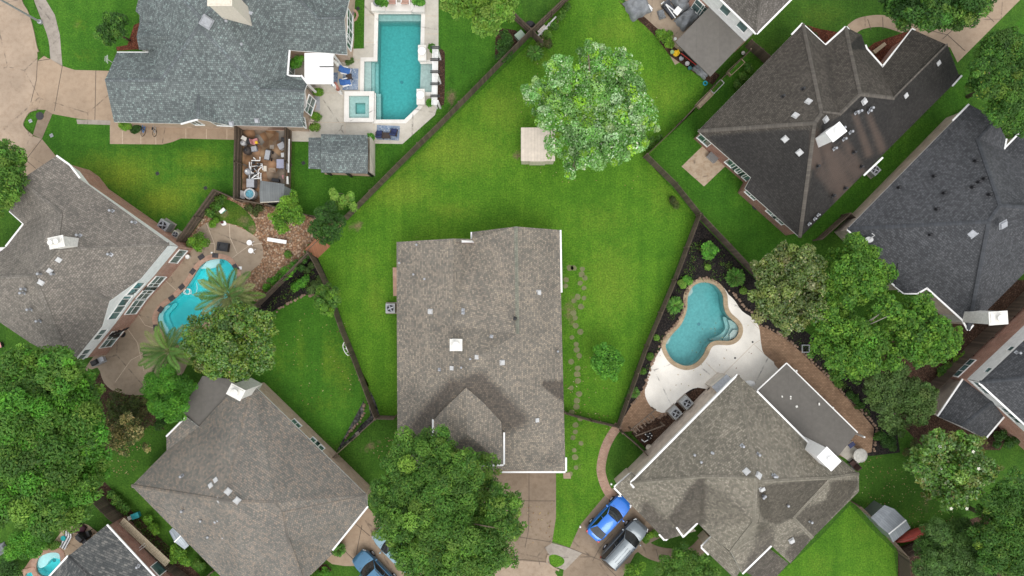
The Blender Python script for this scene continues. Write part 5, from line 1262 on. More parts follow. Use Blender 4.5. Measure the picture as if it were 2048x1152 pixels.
# ---- shrubs and bed plants: (blobs, height, palette, label)
SHR=[
 ([(393,478,14),(405,486,10),(385,487,10),(396,492,9)],1.5,'yelgreen','fern like light green shrub beside the air conditioner fence'),
 ([(545,565,12),(560,552,12),(575,540,12),(530,575,10),(590,528,9)],1.2,'bright','light green fern row along the inside of the gravel bed fence'),
 ([(605,520,8),(615,505,9),(600,535,8),(625,492,9)],1.2,'dark','dark green shrub row at the upper end of the gravel bed fence'),
 ([(600,565,10),(590,575,8),(612,558,9)],.9,'bright','green leafy plant in the dark mulch left of the fence tree'),
 ([(630,570,10),(640,560,9),(622,582,8)],.9,'dull','blue green plant at the edge of the dark mulch bed'),
 ([(615,540,6),(622,530,5)],.6,'dull','small plant near the top of the dark mulch bed'),
 ([(574,507,8)],.7,'oak','lone low green tuft in the orange gravel'),
 ([(430,410,11),(440,398,10),(420,425,9)],1.0,'oak','leafy shrub inside the corner of the left pool fence'),
 ([(510,425,9),(498,415,8),(520,415,7)],1.0,'brownish','twiggy shrub between the garden grass and the gravel'),
 ([(425,447,6),(432,440,5)],.6,'yelgreen','low green plant next to the white cloth'),
 ([(250,252,6),(244,250,5),(257,253,5)],1.1,'yelgreen','light green clipped shrub left of the pair by the tan wall'),
 ([(268,257,7),(274,256,5)],1.0,'dark','dark green clipped shrub right of the pair by the tan wall'),
 ([(762,3,9),(755,1,6),(770,4,6)],1.6,'bright','leafy plant in the left white pool planter'),
 ([(837,3,9),(831,1,6),(843,4,5)],1.6,'lime','leafy plant in the right white pool planter'),
 ([(864,93,6),(866,99,4)],1.0,'bright','small green shrub at the top end of the arbor'),
 ([(861,203,7),(858,207,5)],1.0,'bright','small round green shrub at the bottom end of the arbor'),
 ([(697,123,5),(701,120,4)],.8,'dull','potted grey green plant beside the white pergola'),
 ([(637,185,6),(631,183,4)],.6,'yelgreen','low plant in the small bed under the tan bay window'),
 ([(633,233,7),(628,230,5)],.6,'yelgreen','low plant below the angled bay window'),
 ([(632,252,7),(625,255,5)],.6,'pale','pale spiky plant at the corner of the tan house'),
 ([(590,122,11),(584,130,8),(598,118,8)],2.6,'bright','tall green potted plant inside the tan house courtyard'),
 ([(742,276,6),(740,272,4)],1.2,'lime','light green potted plant at the corner of the pool cabana'),
 ([(1012,100,14),(1005,115,12),(1018,82,12),(1000,90,11),(1010,70,11)],1.6,'dark','dark green leafy hedge beside the diagonal fence'),
 ([(1095,65,8),(1110,50,8),(1125,30,8),(1135,15,8)],1.0,'oak','row of green plants along the top fence'),
 ([(1082,82,9),(1095,88,8)],1.2,'brownish','dark reddish shrub near the top fence junction'),
 ([(1330,75,12),(1340,85,10),(1322,65,8),(1338,68,8)],1.3,'yelgreen','green bushy plant bed edging the tan patio'),
 ([(1305,285,8),(1296,292,8),(1318,275,7)],1.0,'oak','low weeds growing along the fence under the silver tree'),
 ([(1345,400,7),(1352,408,6)],.8,'brownish','brown green weed clump at the dark fence right of the main lawn'),
 ([(1362,565,4),(1366,570,4)],.5,'pale','pale variegated plant above the blue pool'),
 ([(1378,562,5),(1372,558,4)],.5,'lime','small lime plant at the rim of the blue pool'),
 ([(1416,534,4)],.4,'pale','tiny pale rosette in the black mulch below the lime bush'),
 ([(1313,676,4)],.4,'pale','tiny pale plant beside the left rim of the blue pool'),
 ([(1487,581,4)],.4,'pale','tiny pale plant below the larger fan palm'),
 ([(1300,713,4)],.4,'oak','tiny dark green plant in the long mulch strip'),
 ([(1287,743,4)],.4,'oak','tiny round plant low in the long mulch strip'),
 ([(1290,1080,6),(1296,1074,5)],.6,'yelgreen','yellowish bush right of the parked silver car'),
 ([(1310,1067,7),(1303,1070,5)],.7,'yelgreen','small green bush under the low garage roof corner'),
 ([(1675,760,7),(1680,770,6)],.6,'oak','green rosette plant in the mulch by the brown pavers'),
 ([(1712,800,8),(1720,812,8),(1700,790,7)],.7,'dark','dark ground plants along the paver edge'),
 ([(1775,880,15),(1760,872,12),(1785,892,10)],1.0,'dark','dark green ground shrub by the round metal table'),
 ([(1830,890,10),(1815,905,9),(1842,910,9)],1.0,'brownish','brownish shrub between the dull tree and the magnolia'),
 ([(2005,870,12),(2020,890,12),(2035,880,10),(1995,890,9)],1.2,'dark','dark green shrubs under the charcoal house windows'),
 ([(1900,735,10),(1885,745,9)],.8,'oak','low green plants at the dark double fence'),
 ([(1920,720,9),(1930,712,7)],.8,'yelgreen','yellow green plants along the right fence'),
 ([(40,1085,22),(65,1075,20),(20,1105,18),(55,1105,16)],2.2,'bright','large leafy light green shrub in the lower left corner'),
 ([(15,1135,18),(30,1145,14),(5,1150,14)],1.8,'dark','dark shrub at the very bottom left corner'),
 ([(78,1095,12),(70,1105,12)],1.4,'lime','big leaved lime shrub beside the salmon deck'),
 ([(230,1000,10),(240,1010,10),(250,1018,9),(222,990,9)],1.0,'oak','vegetable bed plants left of the brown speckled house'),
 ([(295,1040,8),(303,1055,9),(310,1062,6)],1.0,'yelgreen','light green bean plants behind the lattice'),
 ([(350,1105,14),(362,1115,13),(370,1125,10),(345,1118,9)],1.6,'yelgreen','light green vine bush over the lattice end'),
 ([(400,1135,8),(393,1128,7)],.9,'oak','small green plant at the lower end of the side bed'),
 ([(322,845,10),(315,855,8)],.9,'dark','dark round plant ringed by brick near the grey patio roof'),
 ([(640,1150,9),(652,1146,9),(632,1158,9)],1.0,'bright','green shrub at the bottom corner of the speckled house'),
 ([(105,1094,5),(112,1090,4)],.8,'oak','small potted palm beside the round spa'),
 ([(1440,560,0.1)],.2,'pale','x'),
 ([(1935,225,6),(1925,232,6),(1918,236,5)],.7,'oak','low plants in the bed at the top of the slate house'),
 ([(2020,290,9),(2035,270,9),(2010,250,9)],1.2,'dark','dark shrubs in the front bed of the slate house'),
 ([(1618,62,5),(1630,70,5)],.6,'brownish','small reddish plants in the mulch of the brown roof house'),
 ([(1488,150,9),(1475,165,8),(1500,135,8)],1.0,'oak','green plants between the two raised planter boxes'),
 ([(180,975,8)],1.0,'dark','dark weed clump under the left tree'),
]
for bl,h,pl,lab in SHR:
    if lab=='x': continue
    tree(lab,bl,h,pl,leaf=.10 if bl[0][2]<8 else .12,ratio=.5,name='shrub' if bl[0][2]>6 else 'garden_plant',cat='shrub' if bl[0][2]>6 else 'plant',shrub=True,rt=.03,clump=.5,dens=.8,gap=1.3)
# small weeds dotted through the mulch beds: too many to count
Cw=[];
for poly,n_ in (([(1385,470),(1440,500),(1480,560),(1420,560),(1375,560),(1340,650),(1290,750),(1250,830),(1330,660)],60),([(1560,650),(1640,720),(1720,800),(1760,860),(1700,790),(1600,690)],40),([(535,620),(600,590),(640,580),(628,520),(560,590)],40),([(205,790),(290,800),(320,860),(230,900),(190,950),(170,830)],120),([(200,980),(262,1030),(345,1105),(380,1140),(345,1115),(250,1035)],60)):
    xs=[p[0] for p in poly]; ys=[p[1] for p in poly]; k=0
    while k<n_:
        a,b=random.uniform(min(xs),max(xs)),random.uniform(min(ys),max(ys))
        if inpoly(a,b,poly): Cw.append(G(a,b)); k+=1
c=np.array([(x,y,.06) for x,y in Cw]); c=np.repeat(c,14,0)+RNG.normal(0,1,(len(Cw)*14,3))*np.array([.16,.16,.04]); c[:,2]=np.abs(c[:,2])+.03
nr=RNG.normal(0,.5,(len(c),3))+np.array([0,0,1]); nr/=np.linalg.norm(nr,axis=1,keepdims=True)
props(leaf_mesh('bed_weeds',c,nr,RNG.uniform(.05,.1,len(c)),RNG.uniform(.02,.04,len(c)),pick(PAL['oak']+PAL['brownish'],len(c)),LEAF,None),'small weeds scattered through the mulch beds','weeds',None,'stuff')

Lf=[]
for poly,n_ in (([(1716,912),(1800,915),(1830,980),(1900,1010),(1920,1045),(1796,1095),(1745,1040),(1722,985)],170),([(1110,1000),(1110,1085),(1000,1100),(1000,1010)],60),([(1128,700),(1220,700),(1220,860),(1128,820)],50),([(1020,100),(1330,200),(1290,380),(1050,370)],90),([(520,640),(680,600),(730,770),(600,820)],60),([(1395,640),(1500,650),(1520,720),(1330,790)],35),([(215,900),(300,880),(260,960),(215,950)],60),([(740,900),(790,860),(790,960)],40)):
    xs=[p[0] for p in poly]; ys=[p[1] for p in poly]; k=0
    while k<n_:
        q=(random.uniform(min(xs),max(xs)),random.uniform(min(ys),max(ys)))
        if inpoly(q[0],q[1],poly): Lf.append((*G(*q),.055)); k+=1
nr=RNG.normal(0,.25,(len(Lf),3))+np.array([0,0,1]); nr/=np.linalg.norm(nr,axis=1,keepdims=True)
props(leaf_mesh('fallen_leaves',np.array(Lf),nr,RNG.uniform(.05,.10,len(Lf)),RNG.uniform(.03,.05,len(Lf)),pick([(.5,(.30,.22,.10)),(.3,(.22,.12,.06)),(.2,(.42,.36,.2))],len(Lf)),LEAF,None),'tan fallen leaves scattered over grass and paving','fallen leaves',None,'stuff')
# ---- palms
def palm(label,px,py,h,nf,L,pal,name='palm_tree',cat='palm',rt=.18,droop=.5,el=(.1,1.1),lw=.035,ll=.5,clip=None,step=.07):
    x,y=G(px,py); p=P(px,py,h); x,y=p.x,p.y
    root=thing(name,label,cat,(x,y,0))
    t=MB(); t.tube([(x,y,-.05),(x,y,h*.5),(x,y,h)],[rt*1.15,rt,rt*.9],10); wparent(t.build('trunk',BARK),root)
    C=[];Fr=MB()
    V=[];Kc=[]
    for k in range(nf):
        az=2*math.pi*(k*.381966)+random.uniform(-.15,.15); e0=el[0]+(el[1]-el[0])*((k+.5)/nf)
        if clip and not clip(az): continue
        LL=L*random.uniform(.85,1.1); pts=[]; q=Vector((x,y,h)); e=e0; n=14
        for i in range(n+1):
            pts.append(q.copy()); q=q+Vector((math.cos(az)*math.cos(e),math.sin(az)*math.cos(e),math.sin(e)))*(LL/n); e-=droop*2.2/n*(.4+1.2*i/n)
        Fr.tube(pts,.03,4,r1=.008,cap=False)
        side=Vector((-math.sin(az),math.cos(az),0)); base=np.array(pick(PAL[pal],1)[0])*math.exp(random.gauss(0,.15))
        s=.12
        while s<.99:
            f=s*n; i=int(f); a=pts[i].lerp(pts[min(i+1,n)],f-i); d=(pts[min(i+1,n)]-pts[i]).normalized()
            l=ll*math.sin(math.pi*min(1,.12+s*.92))**.6*random.uniform(.85,1.1)
            for sg in (-1,1):
                dr=(d*.75+side*sg*.8+Vector((0,0,.12))).normalized(); tip=a+dr*l-Vector((0,0,l*.18)); nn=dr.cross(Vector((0,0,1))).normalized()*lw
                m_=a.lerp(tip,.45)
                V+= [a,m_+nn,tip,m_-nn]; Kc.append(base*math.exp(random.gauss(0,.15)))
            s+=step/LL
    wparent(Fr.build('frond_stalks',paint('frond_stalk',(.16,.2,.06),.7)),root)
    n=len(V)//4; me=bpy.data.meshes.new('fronds'); me.vertices.add(n*4); me.loops.add(n*4); me.polygons.add(n)
    me.vertices.foreach_set('co',np.array([tuple(v) for v in V],np.float32).reshape(-1)); me.loops.foreach_set('vertex_index',np.arange(n*4,dtype=np.int32)); me.polygons.foreach_set('loop_start',np.arange(0,n*4,4,dtype=np.int32))
    at=me.color_attributes.new('Col','FLOAT_COLOR','POINT'); cc=np.ones((n,4,4),np.float32); cc[:,:,:3]=np.clip(np.array(Kc),.01,.6)[:,None,:]; at.data.foreach_set('color',cc.reshape(-1))
    me.materials.append(LEAF); me.update(calc_edges=True)
    o=bpy.data.objects.new('fronds',me); COL.objects.link(o); wparent(o,root)
    return root
PAL['palm']=[(.5,(.12,.21,.05)),(.3,(.07,.145,.035)),(.2,(.2,.22,.10))]
PAL['sago']=[(.5,(.06,.19,.025)),(.3,(.045,.14,.02)),(.2,(.10,.25,.04))]
palm('feather palm arching over the upper end of the cyan pool',458,590,4.2,24,3.0,'palm',droop=.5,ll=.62,lw=.03,step=.075)
palm('feather palm at the lower end of the cyan pool by the patio',338,702,3.6,22,2.7,'palm',droop=.55,ll=.62,lw=.03,step=.075)
palm('sago palm right of the blue pool in the black mulch',1470,555,.5,60,1.0,'sago','sago_palm','sago palm',.14,.45,(.0,1.25),.022,.24,step=.045)
palm('sago palm left of the blue pool by the fence',1348,610,.5,52,.9,'sago','sago_palm','sago palm',.14,.45,(.0,1.25),.022,.22,step=.045)
palm('sago palm at the narrow end of the mulch strip near the pavers',1268,785,.4,34,.6,'sago','sago_palm','sago palm',.1,.5,(.0,1.25),.02,.17,step=.04)
palm('shaded sago palm by the top fence junction',1070,106,.5,40,.85,'sago','sago_palm','sago palm',.13,.5,(.0,1.25),.022,.2,step=.045)
palm('sago palm beside the tan driveway of the speckled house',677,1098,.5,46,.75,'sago','sago_palm','sago palm',.13,.45,(.0,1.25),.022,.2,step=.045)
palm('spiky sago palm in the front bed of the brown roof house',1652,97,.4,26,.45,'sago','sago_palm','sago palm',.1,.5,(.0,1.25),.02,.15,step=.04)

# ================================================================== fences
def fence(label,pts,h=1.8,mat='fencewood',board=.14,side=1,name='wooden_fence',cat='fence',rails=True,gapw=.012,postgap=2.4):
    W=[Vector(G(*p)) for p in pts]
    c=sum(W,Vector((0,0)))/len(W); root=thing(name,label,cat,(c.x,c.y,0))
    b=MB();r=MB(); pp=[]
    for a,e in zip(W[:-1],W[1:]):
        d=e-a; L=d.length; d.normalize(); n=Vector((-d.y,d.x))*side; ang=math.atan2(d.y,d.x)
        k=int(L/board)
        for i in range(k):
            q=a+d*(i+.5)*(L/k); hh=h+random.uniform(-.03,.03)
            b.box((q.x,q.y,hh/2),(L/k-gapw,.02,hh),ang)
        if rails:
            for z_ in (.35,h*.55,h-.16):
                p0=a+n*.035;p1=e+n*.035; r.bar((p0.x,p0.y,z_),(p1.x,p1.y,z_),.045,.09)
        m=max(1,int(L/postgap))
        for i in range(m+1):
            q=a+d*(L*i/m)+n*.075; pp.append((q.x,q.y,ang))
    wparent(b.build('board_panel',M[mat]),root)
    if rails: wparent(r.build('rail',M['postwood']),root)
    for (x,y,a) in pp:
        m=MB(); m.box((x,y,(h-.05)/2),(.1,.1,h-.05),a); wparent(m.build('post',M['postwood']),root)
    return root
fence('dark wooden fence from the top edge to the diagonal fence junction',[(1142,-4),(1062,72)],1.8,side=1)
fence('long diagonal dark wooden fence between the pool house lawn and the main lawn',[(1062,72),(1000,134),(962,173),(880,256),(800,334),(695,440)],1.8,side=-1)
fence('short dark fence running up left from the top junction',[(1062,72),(1020,32)],1.8)
fence('short dark fence stub running into the shrubs at the top junction',[(1062,72),(1082,94)],1.8)
fence('dark wooden fence curving down the left side of the main lawn',[(626,505),(640,530),(656,562),(690,660),(715,720),(745,800),(757,831)],1.8,side=-1)
fence('short dark fence joining the central house on its left',[(757,831),(793,832)],1.8)
fence('dark wooden fence from the lawn corner to the speckled house',[(757,831),(712,872),(668,912)],1.8,side=1)
fence('brown topped fence between the gravel bed and the dark mulch bed',[(626,507),(580,553),(520,612)],1.8,side=1)
fence('dark fence on the left side of the cluttered equipment yard',[(486,256),(484,330),(483,404)],1.9,side=1)
fence('dark fence on the right side of the cluttered equipment yard',[(583,258),(582,330),(580,398)],1.9,side=1)
fence('wooden fence along the top of the gravel bed',[(443,384),(484,402),(541,412),(628,434),(690,444)],1.8,side=-1)
fence('wooden fence from the gravel bed corner to the taupe house',[(443,384),(405,436),(369,488)],1.8,side=1)
fence('dark fence with rails along the right edge of the main lawn',[(1288,316),(1345,372),(1393,432)],1.8,side=1)
fence('dark fence between the black mulch bed and the right house lawn',[(1393,432),(1450,492),(1510,556)],1.8,side=1)
fence('long dark fence between the main lawn and the black mulch bed',[(1393,432),(1345,560),(1290,690),(1233,850)],1.8,side=-1)
fence('dark fence running up from the silver tree towards the grey patio roof',[(1288,316),(1355,252),(1420,182),(1490,112)],1.8,side=1)
fence('short railed fence between the white sided house and the brown roof house',[(1490,94),(1512,112),(1534,132)],1.8,side=1)
fence('low dark fence across the side yard of the central house',[(1128,823),(1180,838),(1232,850)],1.3,side=1)
fence('dark fence closing the equipment nook beside the blue car house',[(1240,858),(1268,882),(1294,907)],1.8,side=-1)
fence('dark corner fence between the brown roof and slate houses',[(1627,482),(1683,432),(1704,450)],1.8,side=1)
fence('dark double fence running along the slate house on the right',[(2070,560),(2000,630),(1920,706),(1850,776)],1.8,side=1)
fence('dark side gate fence reaching the charcoal house wall',[(1960,672),(1987,694)],1.8)
fence('weathered fence behind the metal shed down the lower right lawn',[(1703,1001),(1745,1042),(1796,1100)],1.8,side=-1)
fence('dark fence below the red canoe',[(1796,1100),(1860,1072),(1930,1042)],1.8,side=1)
fence('dark fence along the edge of the lower right lawn',[(1796,1100),(1800,1165)],1.8,side=1)
fence('dark fence between the lower left lawn and the vegetable bed',[(188,972),(225,1010),(258,1042)],1.8,side=-1)
fence('dark fence under the lattice at the lower left',[(258,1042),(305,1088),(350,1130),(400,1170)],1.3,side=-1)
fence('short dark fence at the lower corner of the speckled house',[(440,1128),(420,1146),(400,1168)],1.8,side=1)
# leaning reddish panel at the fence corner
r=thing('fence_panel','reddish brown wooden panel leaning at the corner of the main lawn','fence panel',(*G(636,498),0))
m=MB(); a=Vector(P(626,508,0)); b=Vector(P(651,484,0)); up=Vector((-.35,-.3,0))
for i in range(9):
    q0=a.lerp(b,i/9); q1=a.lerp(b,(i+.93)/9); o=Vector((.45,-.38,0))
    t0=q0+Vector((-.32,.30,1.55)); t1=q1+Vector((-.32,.30,1.55)); q0=q0+o; q1=q1+o
    m.add([q0,q1,t1,t0,q0+Vector((.02,.02,-.02)),q1+Vector((.02,.02,-.02)),t1+Vector((.02,.02,-.02)),t0+Vector((.02,.02,-.02))],[(0,1,2,3),(7,6,5,4),(0,4,5,1),(1,5,6,2),(2,6,7,3),(3,7,4,0)])
wparent(m.build('boards',M['redwood']),r)
m=MB(); m.bar(a+Vector((.03,-.02,.5)),b+Vector((.03,-.02,.5)),.05,.09); wparent(m.build('rail',M['postwood']),r); m=MB(); m.bar(a+Vector((-.2,.18,1.3)),b+Vector((-.2,.18,1.3)),.05,.09); wparent(m.build('rail',M['postwood']),r)
# lattice
r=thing('lattice_screen','pale diamond lattice screen along the lower left fence','lattice',(*G(300,1075),0))
m=MB(); a=Vector(P(257,1037,0)); b=Vector(P(346,1120,0)); d=(b-a).normalized(); L=(b-a).length; nv=Vector((-d.y,d.x,0)); 
def lp(u,v): return a+d*u+nv*(.05+v*.55)+Vector((0,0,1.45+v*.18))
u=-1.4
while u<L:
    for s in (1,-1):
        u0,u1=(u,u+1.4) if s>0 else (u+1.4,u); v0,v1=0.,1.4
        # clip to the panel
        pts=[(u0+(u1-u0)*t/14,1.4*t/14) for t in range(15)]; pts=[p for p in pts if 0<=p[0]<=L and p[1]<=1.4]
        if len(pts)>1: m.bar(lp(*pts[0]),lp(*pts[-1]),.06,.02)
    u+=.28
for v in (0,1.4): m.bar(lp(0,v),lp(L,v),.06,.04)
for k in range(5): m.bar(lp(L*k/4,0),lp(L*k/4,1.4),.06,.05)
wparent(m.build('lattice_strips',paint('lattice_wood',(.36,.3,.21),.8,var=.2)),r)
m=MB()
for k in range(5):
    q=lp(L*k/4,0); m.box((q.x,q.y,q.z/2),(.09,.09,q.z),math.atan2(d.y,d.x))
wparent(m.build('frame_posts',M['postwood']),r)
# ================================================================== cars
TYRE=paint('tyre_rubber',(.015,.015,.016),.85); RIM=paint('alloy_rim',(.5,.51,.53),.3,.8)
LAMPW=paint('headlight_lens',(.28,.29,.3),.15,.2); LAMPR=paint('tail_light_lens',(.35,.01,.012),.2)
CHROME=paint('roof_trim_bright',(.55,.57,.6),.25,.9)
def car(label,px,py,ang,col,L=4.6,W=1.82,Hh=1.46,suv=False,metal=.3,rough=.28,dark=None):
    x,y=G(px,py); root=thing('parked_car',label,'car',(x,y,0),ang)
    pm=paint('car_paint_%d'%len(bpy.data.materials),col,rough,metal,var=.03,coat=.6,spec=.5)
    lowm=paint('car_paint_side_%d'%len(bpy.data.materials),dark,rough,metal,var=.03,coat=.6) if dark else pm
    def hw(t):   # half width along the car, t -1..1
        return W/2*(1-.26*max(0,(abs(t)-.55)/.45)**2.6-(.05 if t>0 else .02)*abs(t))
    def top(t):
        if suv: return .98+.04*(1-abs(t)) if t<.55 else 1.0-.16*((t-.55)/.45)**1.6
        return (.95+.03*(1-abs(t))) if t<.35 else .95-.20*((t-.35)/.65)**1.6
    ns=26; rows=[]
    m=MB()
    for i in range(ns+1):
        t=-1+2*i/ns; t=math.copysign(abs(t)**.85,t); xx=t*L/2; w=hw(t); zt=top(t)-(.08 if abs(t)>.985 else 0); zl=.26 if abs(t)<.93 else .32
        sec=[(-w*.86,zl),(-w*.98,zl+.12),(-w,.58),(-w*.985,zt-.16),(-w*.93,zt-.05),(-w*.7,zt),(-w*.3,zt+.022),(w*.3,zt+.022),(w*.7,zt),(w*.93,zt-.05),(w*.985,zt-.16),(w,.58),(w*.98,zl+.12),(w*.86,zl)]
        rows.append([(xx,a,b) for a,b in sec])
    k=len(rows[0]); vs=[v for r in rows for v in r]; fs=[]
    for i in range(ns):
        for j in range(k-1): fs.append((i*k+j,(i+1)*k+j,(i+1)*k+j+1,i*k+j+1))
        fs.append((i*k+k-1,(i+1)*k+k-1,(i+1)*k,i*k))
    fs.append(tuple(range(k))); fs.append(tuple(ns*k+j for j in range(k))[::-1])
    m.add(vs,fs); body=m.build('body',pm,root,smooth=True); body.data.shade_smooth()
    md=body.modifiers.new('edge','EDGE_SPLIT'); md.split_angle=math.radians(50)
    zb=.97; zr=Hh
    xf,xf2,xr2,xr=((.92,.32,-1.12,-1.82) if not suv else (1.02,.5,-2.0,-2.25)); s_=L/4.6; xf,xf2,xr2,xr=[q*s_ for q in (xf,xf2,xr2,xr)]
    wb=W/2*.9; wr=W/2*(.70 if not suv else .76)
    # roof panel and pillars
    m=MB(); n=8; R=[]
    for i in range(n+1):
        xx=xr2+(xf2-xr2)*i/n; cam=.05*math.sin(math.pi*i/n)
        R.append([(xx,-wr*(1-.04*abs(2*i/n-1)),zr-.05+cam*.6),(xx,-wr*.8,zr-.012+cam),(xx,0,zr+.02+cam),(xx,wr*.8,zr-.012+cam),(xx,wr*(1-.04*abs(2*i/n-1)),zr-.05+cam*.6)])
    vs=[v for r_ in R for v in r_]; fs=[(i*5+j,(i+1)*5+j,(i+1)*5+j+1,i*5+j+1) for i in range(n) for j in range(4)]
    m.add(vs,fs)
    for sg in (-1,1):
        m.bar((xf,sg*wb*.97,zb-.02),(xf2,sg*wr*.96,zr-.045),.07,.05); m.bar((xr,sg*wb*.93,zb-.02),(xr2,sg*wr*.96,zr-.045),.12,.06)
        m.bar((xf2*.2+xr2*.3,sg*wb*.985,zb-.02),(xf2*.2+xr2*.3,sg*wr*.99,zr-.05),.06,.04)
    m.build('roof_panel',pm,root,smooth=True)
    def pane(name,pts,mat=M['glassdark']):
        q=MB(); c=sum((Vector(p) for p in pts),Vector())/len(pts); q.add(pts,[tuple(range(len(pts)))]); 
        o=q.build(name,mat,root); return o
    # curved windscreen
    def screen(name,x0,x1,zA,zB,wA,wB,bow):
        q=MB(); n=6; vs=[]
        for (xx,zz,ww,b) in ((x0,zA,wA,bow),((x0+x1)/2,(zA+zB)/2+.02,(wA+wB)/2,bow*.8),(x1,zB,wB,bow*.4)):
            for i in range(n+1):
                u=-1+2*i/n; vs.append((xx+b*(1-u*u),ww*u,zz+.01*(1-u*u)))
        q.add(vs,[(r_*(n+1)+i,r_*(n+1)+i+1,(r_+1)*(n+1)+i+1,(r_+1)*(n+1)+i) for r_ in range(2) for i in range(n)])
        q.build(name,M['glassdark'],root,smooth=True)
    screen('windshield',xf+.02,xf2+.0,zb,zr-.03,wb*.93,wr*.93,.2)
    screen('rear_window',xr-.02,xr2,zb+.02,zr-.03,wb*.86,wr*.93,-.10)
    for sg in (-1,1):
        pane('side_window',[(xf-.06,sg*wb*1.0,zb-.01),(xf2+.04,sg*wr*1.01,zr-.055),(xr2+.06,sg*wr*1.01,zr-.055),(xr+.12,sg*wb*.97,zb-.01)])
        q=MB(); q.box((xf-.18,sg*(W/2+.10),zb+.06),(.13,.22,.15),taper=.8); q.bar((xf-.14,sg*(W/2-.08),zb),(xf-.16,sg*(W/2+.05),zb+.03),.05,.05); q.build('wing_mirror',pm,root,bevel=.03)
        q=MB(); q.box((L/2-.22,sg*W*.33,.70),(.32,.36,.13),rz=-sg*.45); q.build('headlight',LAMPW,root,bevel=.03)
        q=MB(); q.box((-L/2+.13,sg*W*.36,.82),(.22,.30,.15),rz=sg*.4); q.build('taillight',LAMPR,root,bevel=.03)
        for wx in (L*.30,-L*.30):
            t=MB(); prof=[(.2,-.11),(.31,-.11),(.335,-.07),(.335,.07),(.31,.11),(.2,.11)]
            nn=22; vs=[(wx+r_*math.cos(2*math.pi*i/nn),sg*(W/2-.09)+y_,.335+r_*math.sin(2*math.pi*i/nn)) for (r_,y_) in prof for i in range(nn)]
            fs=[(a*nn+i,a*nn+(i+1)%nn,(a+1)*nn+(i+1)%nn,(a+1)*nn+i) for a in range(len(prof)-1) for i in range(nn)]
            t.add(vs,fs); wo=t.build('wheel',TYRE,root,smooth=True)
            r_=MB(); vs=[(wx+q_*math.cos(2*math.pi*i/nn),sg*(W/2-.09)+sg*yy,.335+q_*math.sin(2*math.pi*i/nn)) for (q_,yy) in ((.21,.10),(.19,.06),(.05,.08)) for i in range(nn)]
            r_.add(vs,[(a*nn+i,a*nn+(i+1)%nn,(a+1)*nn+(i+1)%nn,(a+1)*nn+i) for a in range(2) for i in range(nn)]+[tuple(2*nn+i for i in range(nn))])
            ro=r_.build('rim',RIM); ro.parent=wo
    q=MB(); 
    for a,b,w_ in (((xf+.1,0,top(xf*2/L)+.02),(L/2-.1,0,.82),.0),):
        pass
    # panel gaps: bonnet edge and boot edge strips
    q.bar((xf+.24,-W*.36,top((xf+.24)*2/L)+.004),(xf+.24,W*.36,top((xf+.24)*2/L)+.004),.025,.02)
    q.bar((L/2-.26,-W*.30,top((L/2-.26)*2/L)-.0),(L/2-.26,W*.30,top((L/2-.26)*2/L)-.0),.02,.03)
    q.build('panel_gap',M['black'],root)
    if suv:
        for sg in (-1,1):
            q=MB(); q.bar((xf2-.15,sg*wr*.9,zr+.09),(xr2+.15,sg*wr*.9,zr+.09),.04,.04)
            for xx in (xf2-.15,0,xr2+.15): q.box((xx,sg*wr*.9,zr+.05),(.08,.05,.08))
            q.build('roof_rail',M['dark'],root)
        q=MB()
        for u in (-.6,-.2,.2,.6): q.bar((xf2-.45,u*wr,zr+.052),(xr2+.5,u*wr,zr+.052),.035,.02)
        q.build('roof_rib',paint('roof_rib_%d'%len(bpy.data.materials),scl(col,.8),.4,metal),root)
    return root
car('bright blue sedan parked on the driveway beside the grassy strip',1216,1031,math.radians(47),(.008,.15,.60),4.55,1.8,1.44,metal=.15)
car('silver grey suv with ribbed roof parked beside the blue sedan',1246,1081,math.radians(48),(.11,.13,.145),4.85,1.9,1.72,suv=True,metal=.5,dark=(.03,.035,.04))
car('light blue suv cut by the bottom edge on the tan driveway',754,1140,math.radians(134),(.045,.15,.26),4.7,1.88,1.66,suv=True,metal=.35,dark=(.02,.05,.09))
car('pale blue car mostly hidden under the big oak',792,1093,math.radians(134),(.22,.34,.40),4.6,1.82,1.45,metal=.35)

# ================================================================== air conditioners
def ac(label,px,py,s,h,rz,mat='acgrey',cap=None):
    x,y=G(px,py); r=thing('air_conditioner',label,'air conditioner',(x,y,0),rz)
    m=MB(); m.box((0,0,.04),(s+.2,s+.2,.08)); m.build('base_pad',CGY,r)
    m=MB(); m.box((0,0,.08+h/2),(s,s,h)); m.build('casing',M[mat],r,bevel=.03)
    m=MB(); m.lathe([(s*.40,0),(s*.42,.03),(s*.42,.05),(s*.36,.05),(s*.36,.01)],(0,0,h+.075),24); m.build('fan_guard',M['grey'],r)
    f=MB(); f.lathe([(s*.355,0),(s*.355,.008)],(0,0,h+.083),24); f.build('fan_well',M['black'],r)
    b=MB()
    for k in range(4):
        t=k*math.pi/2+.4; b.box((math.cos(t)*s*.18,math.sin(t)*s*.18,h+.105),(s*.30,s*.14,.012),t,rx=.3)
    b.lathe([(s*.1,0),(s*.08,.05)],(0,0,h+.10),14); b.build('fan_blade',M['galv'],r)
    g=MB()
    for k in range(5): g.bar((-s*.37,(k-2)*s*.15,h+.14),(s*.37,(k-2)*s*.15,h+.14),.012,.01)
    g.build('grille_wire',M['dark'],r)
ac('large grey air conditioner beside the taupe house',337,453,.95,.95,math.radians(-32))
ac('small beige air conditioner next to the larger grey one',358,470,.62,.6,math.radians(-32),'acbeige')
ac('air conditioner half under the left eave of the central house',784,616,.85,.8,0)
ac('air conditioner on the grass below the brown roof house',1741,343,.8,.75,math.radians(45),'acgrey')
ac('upper grey air conditioner by the white deck',1369,803,.88,.85,math.radians(43))
ac('lower grey air conditioner by the white deck',1347,823,.88,.85,math.radians(43))

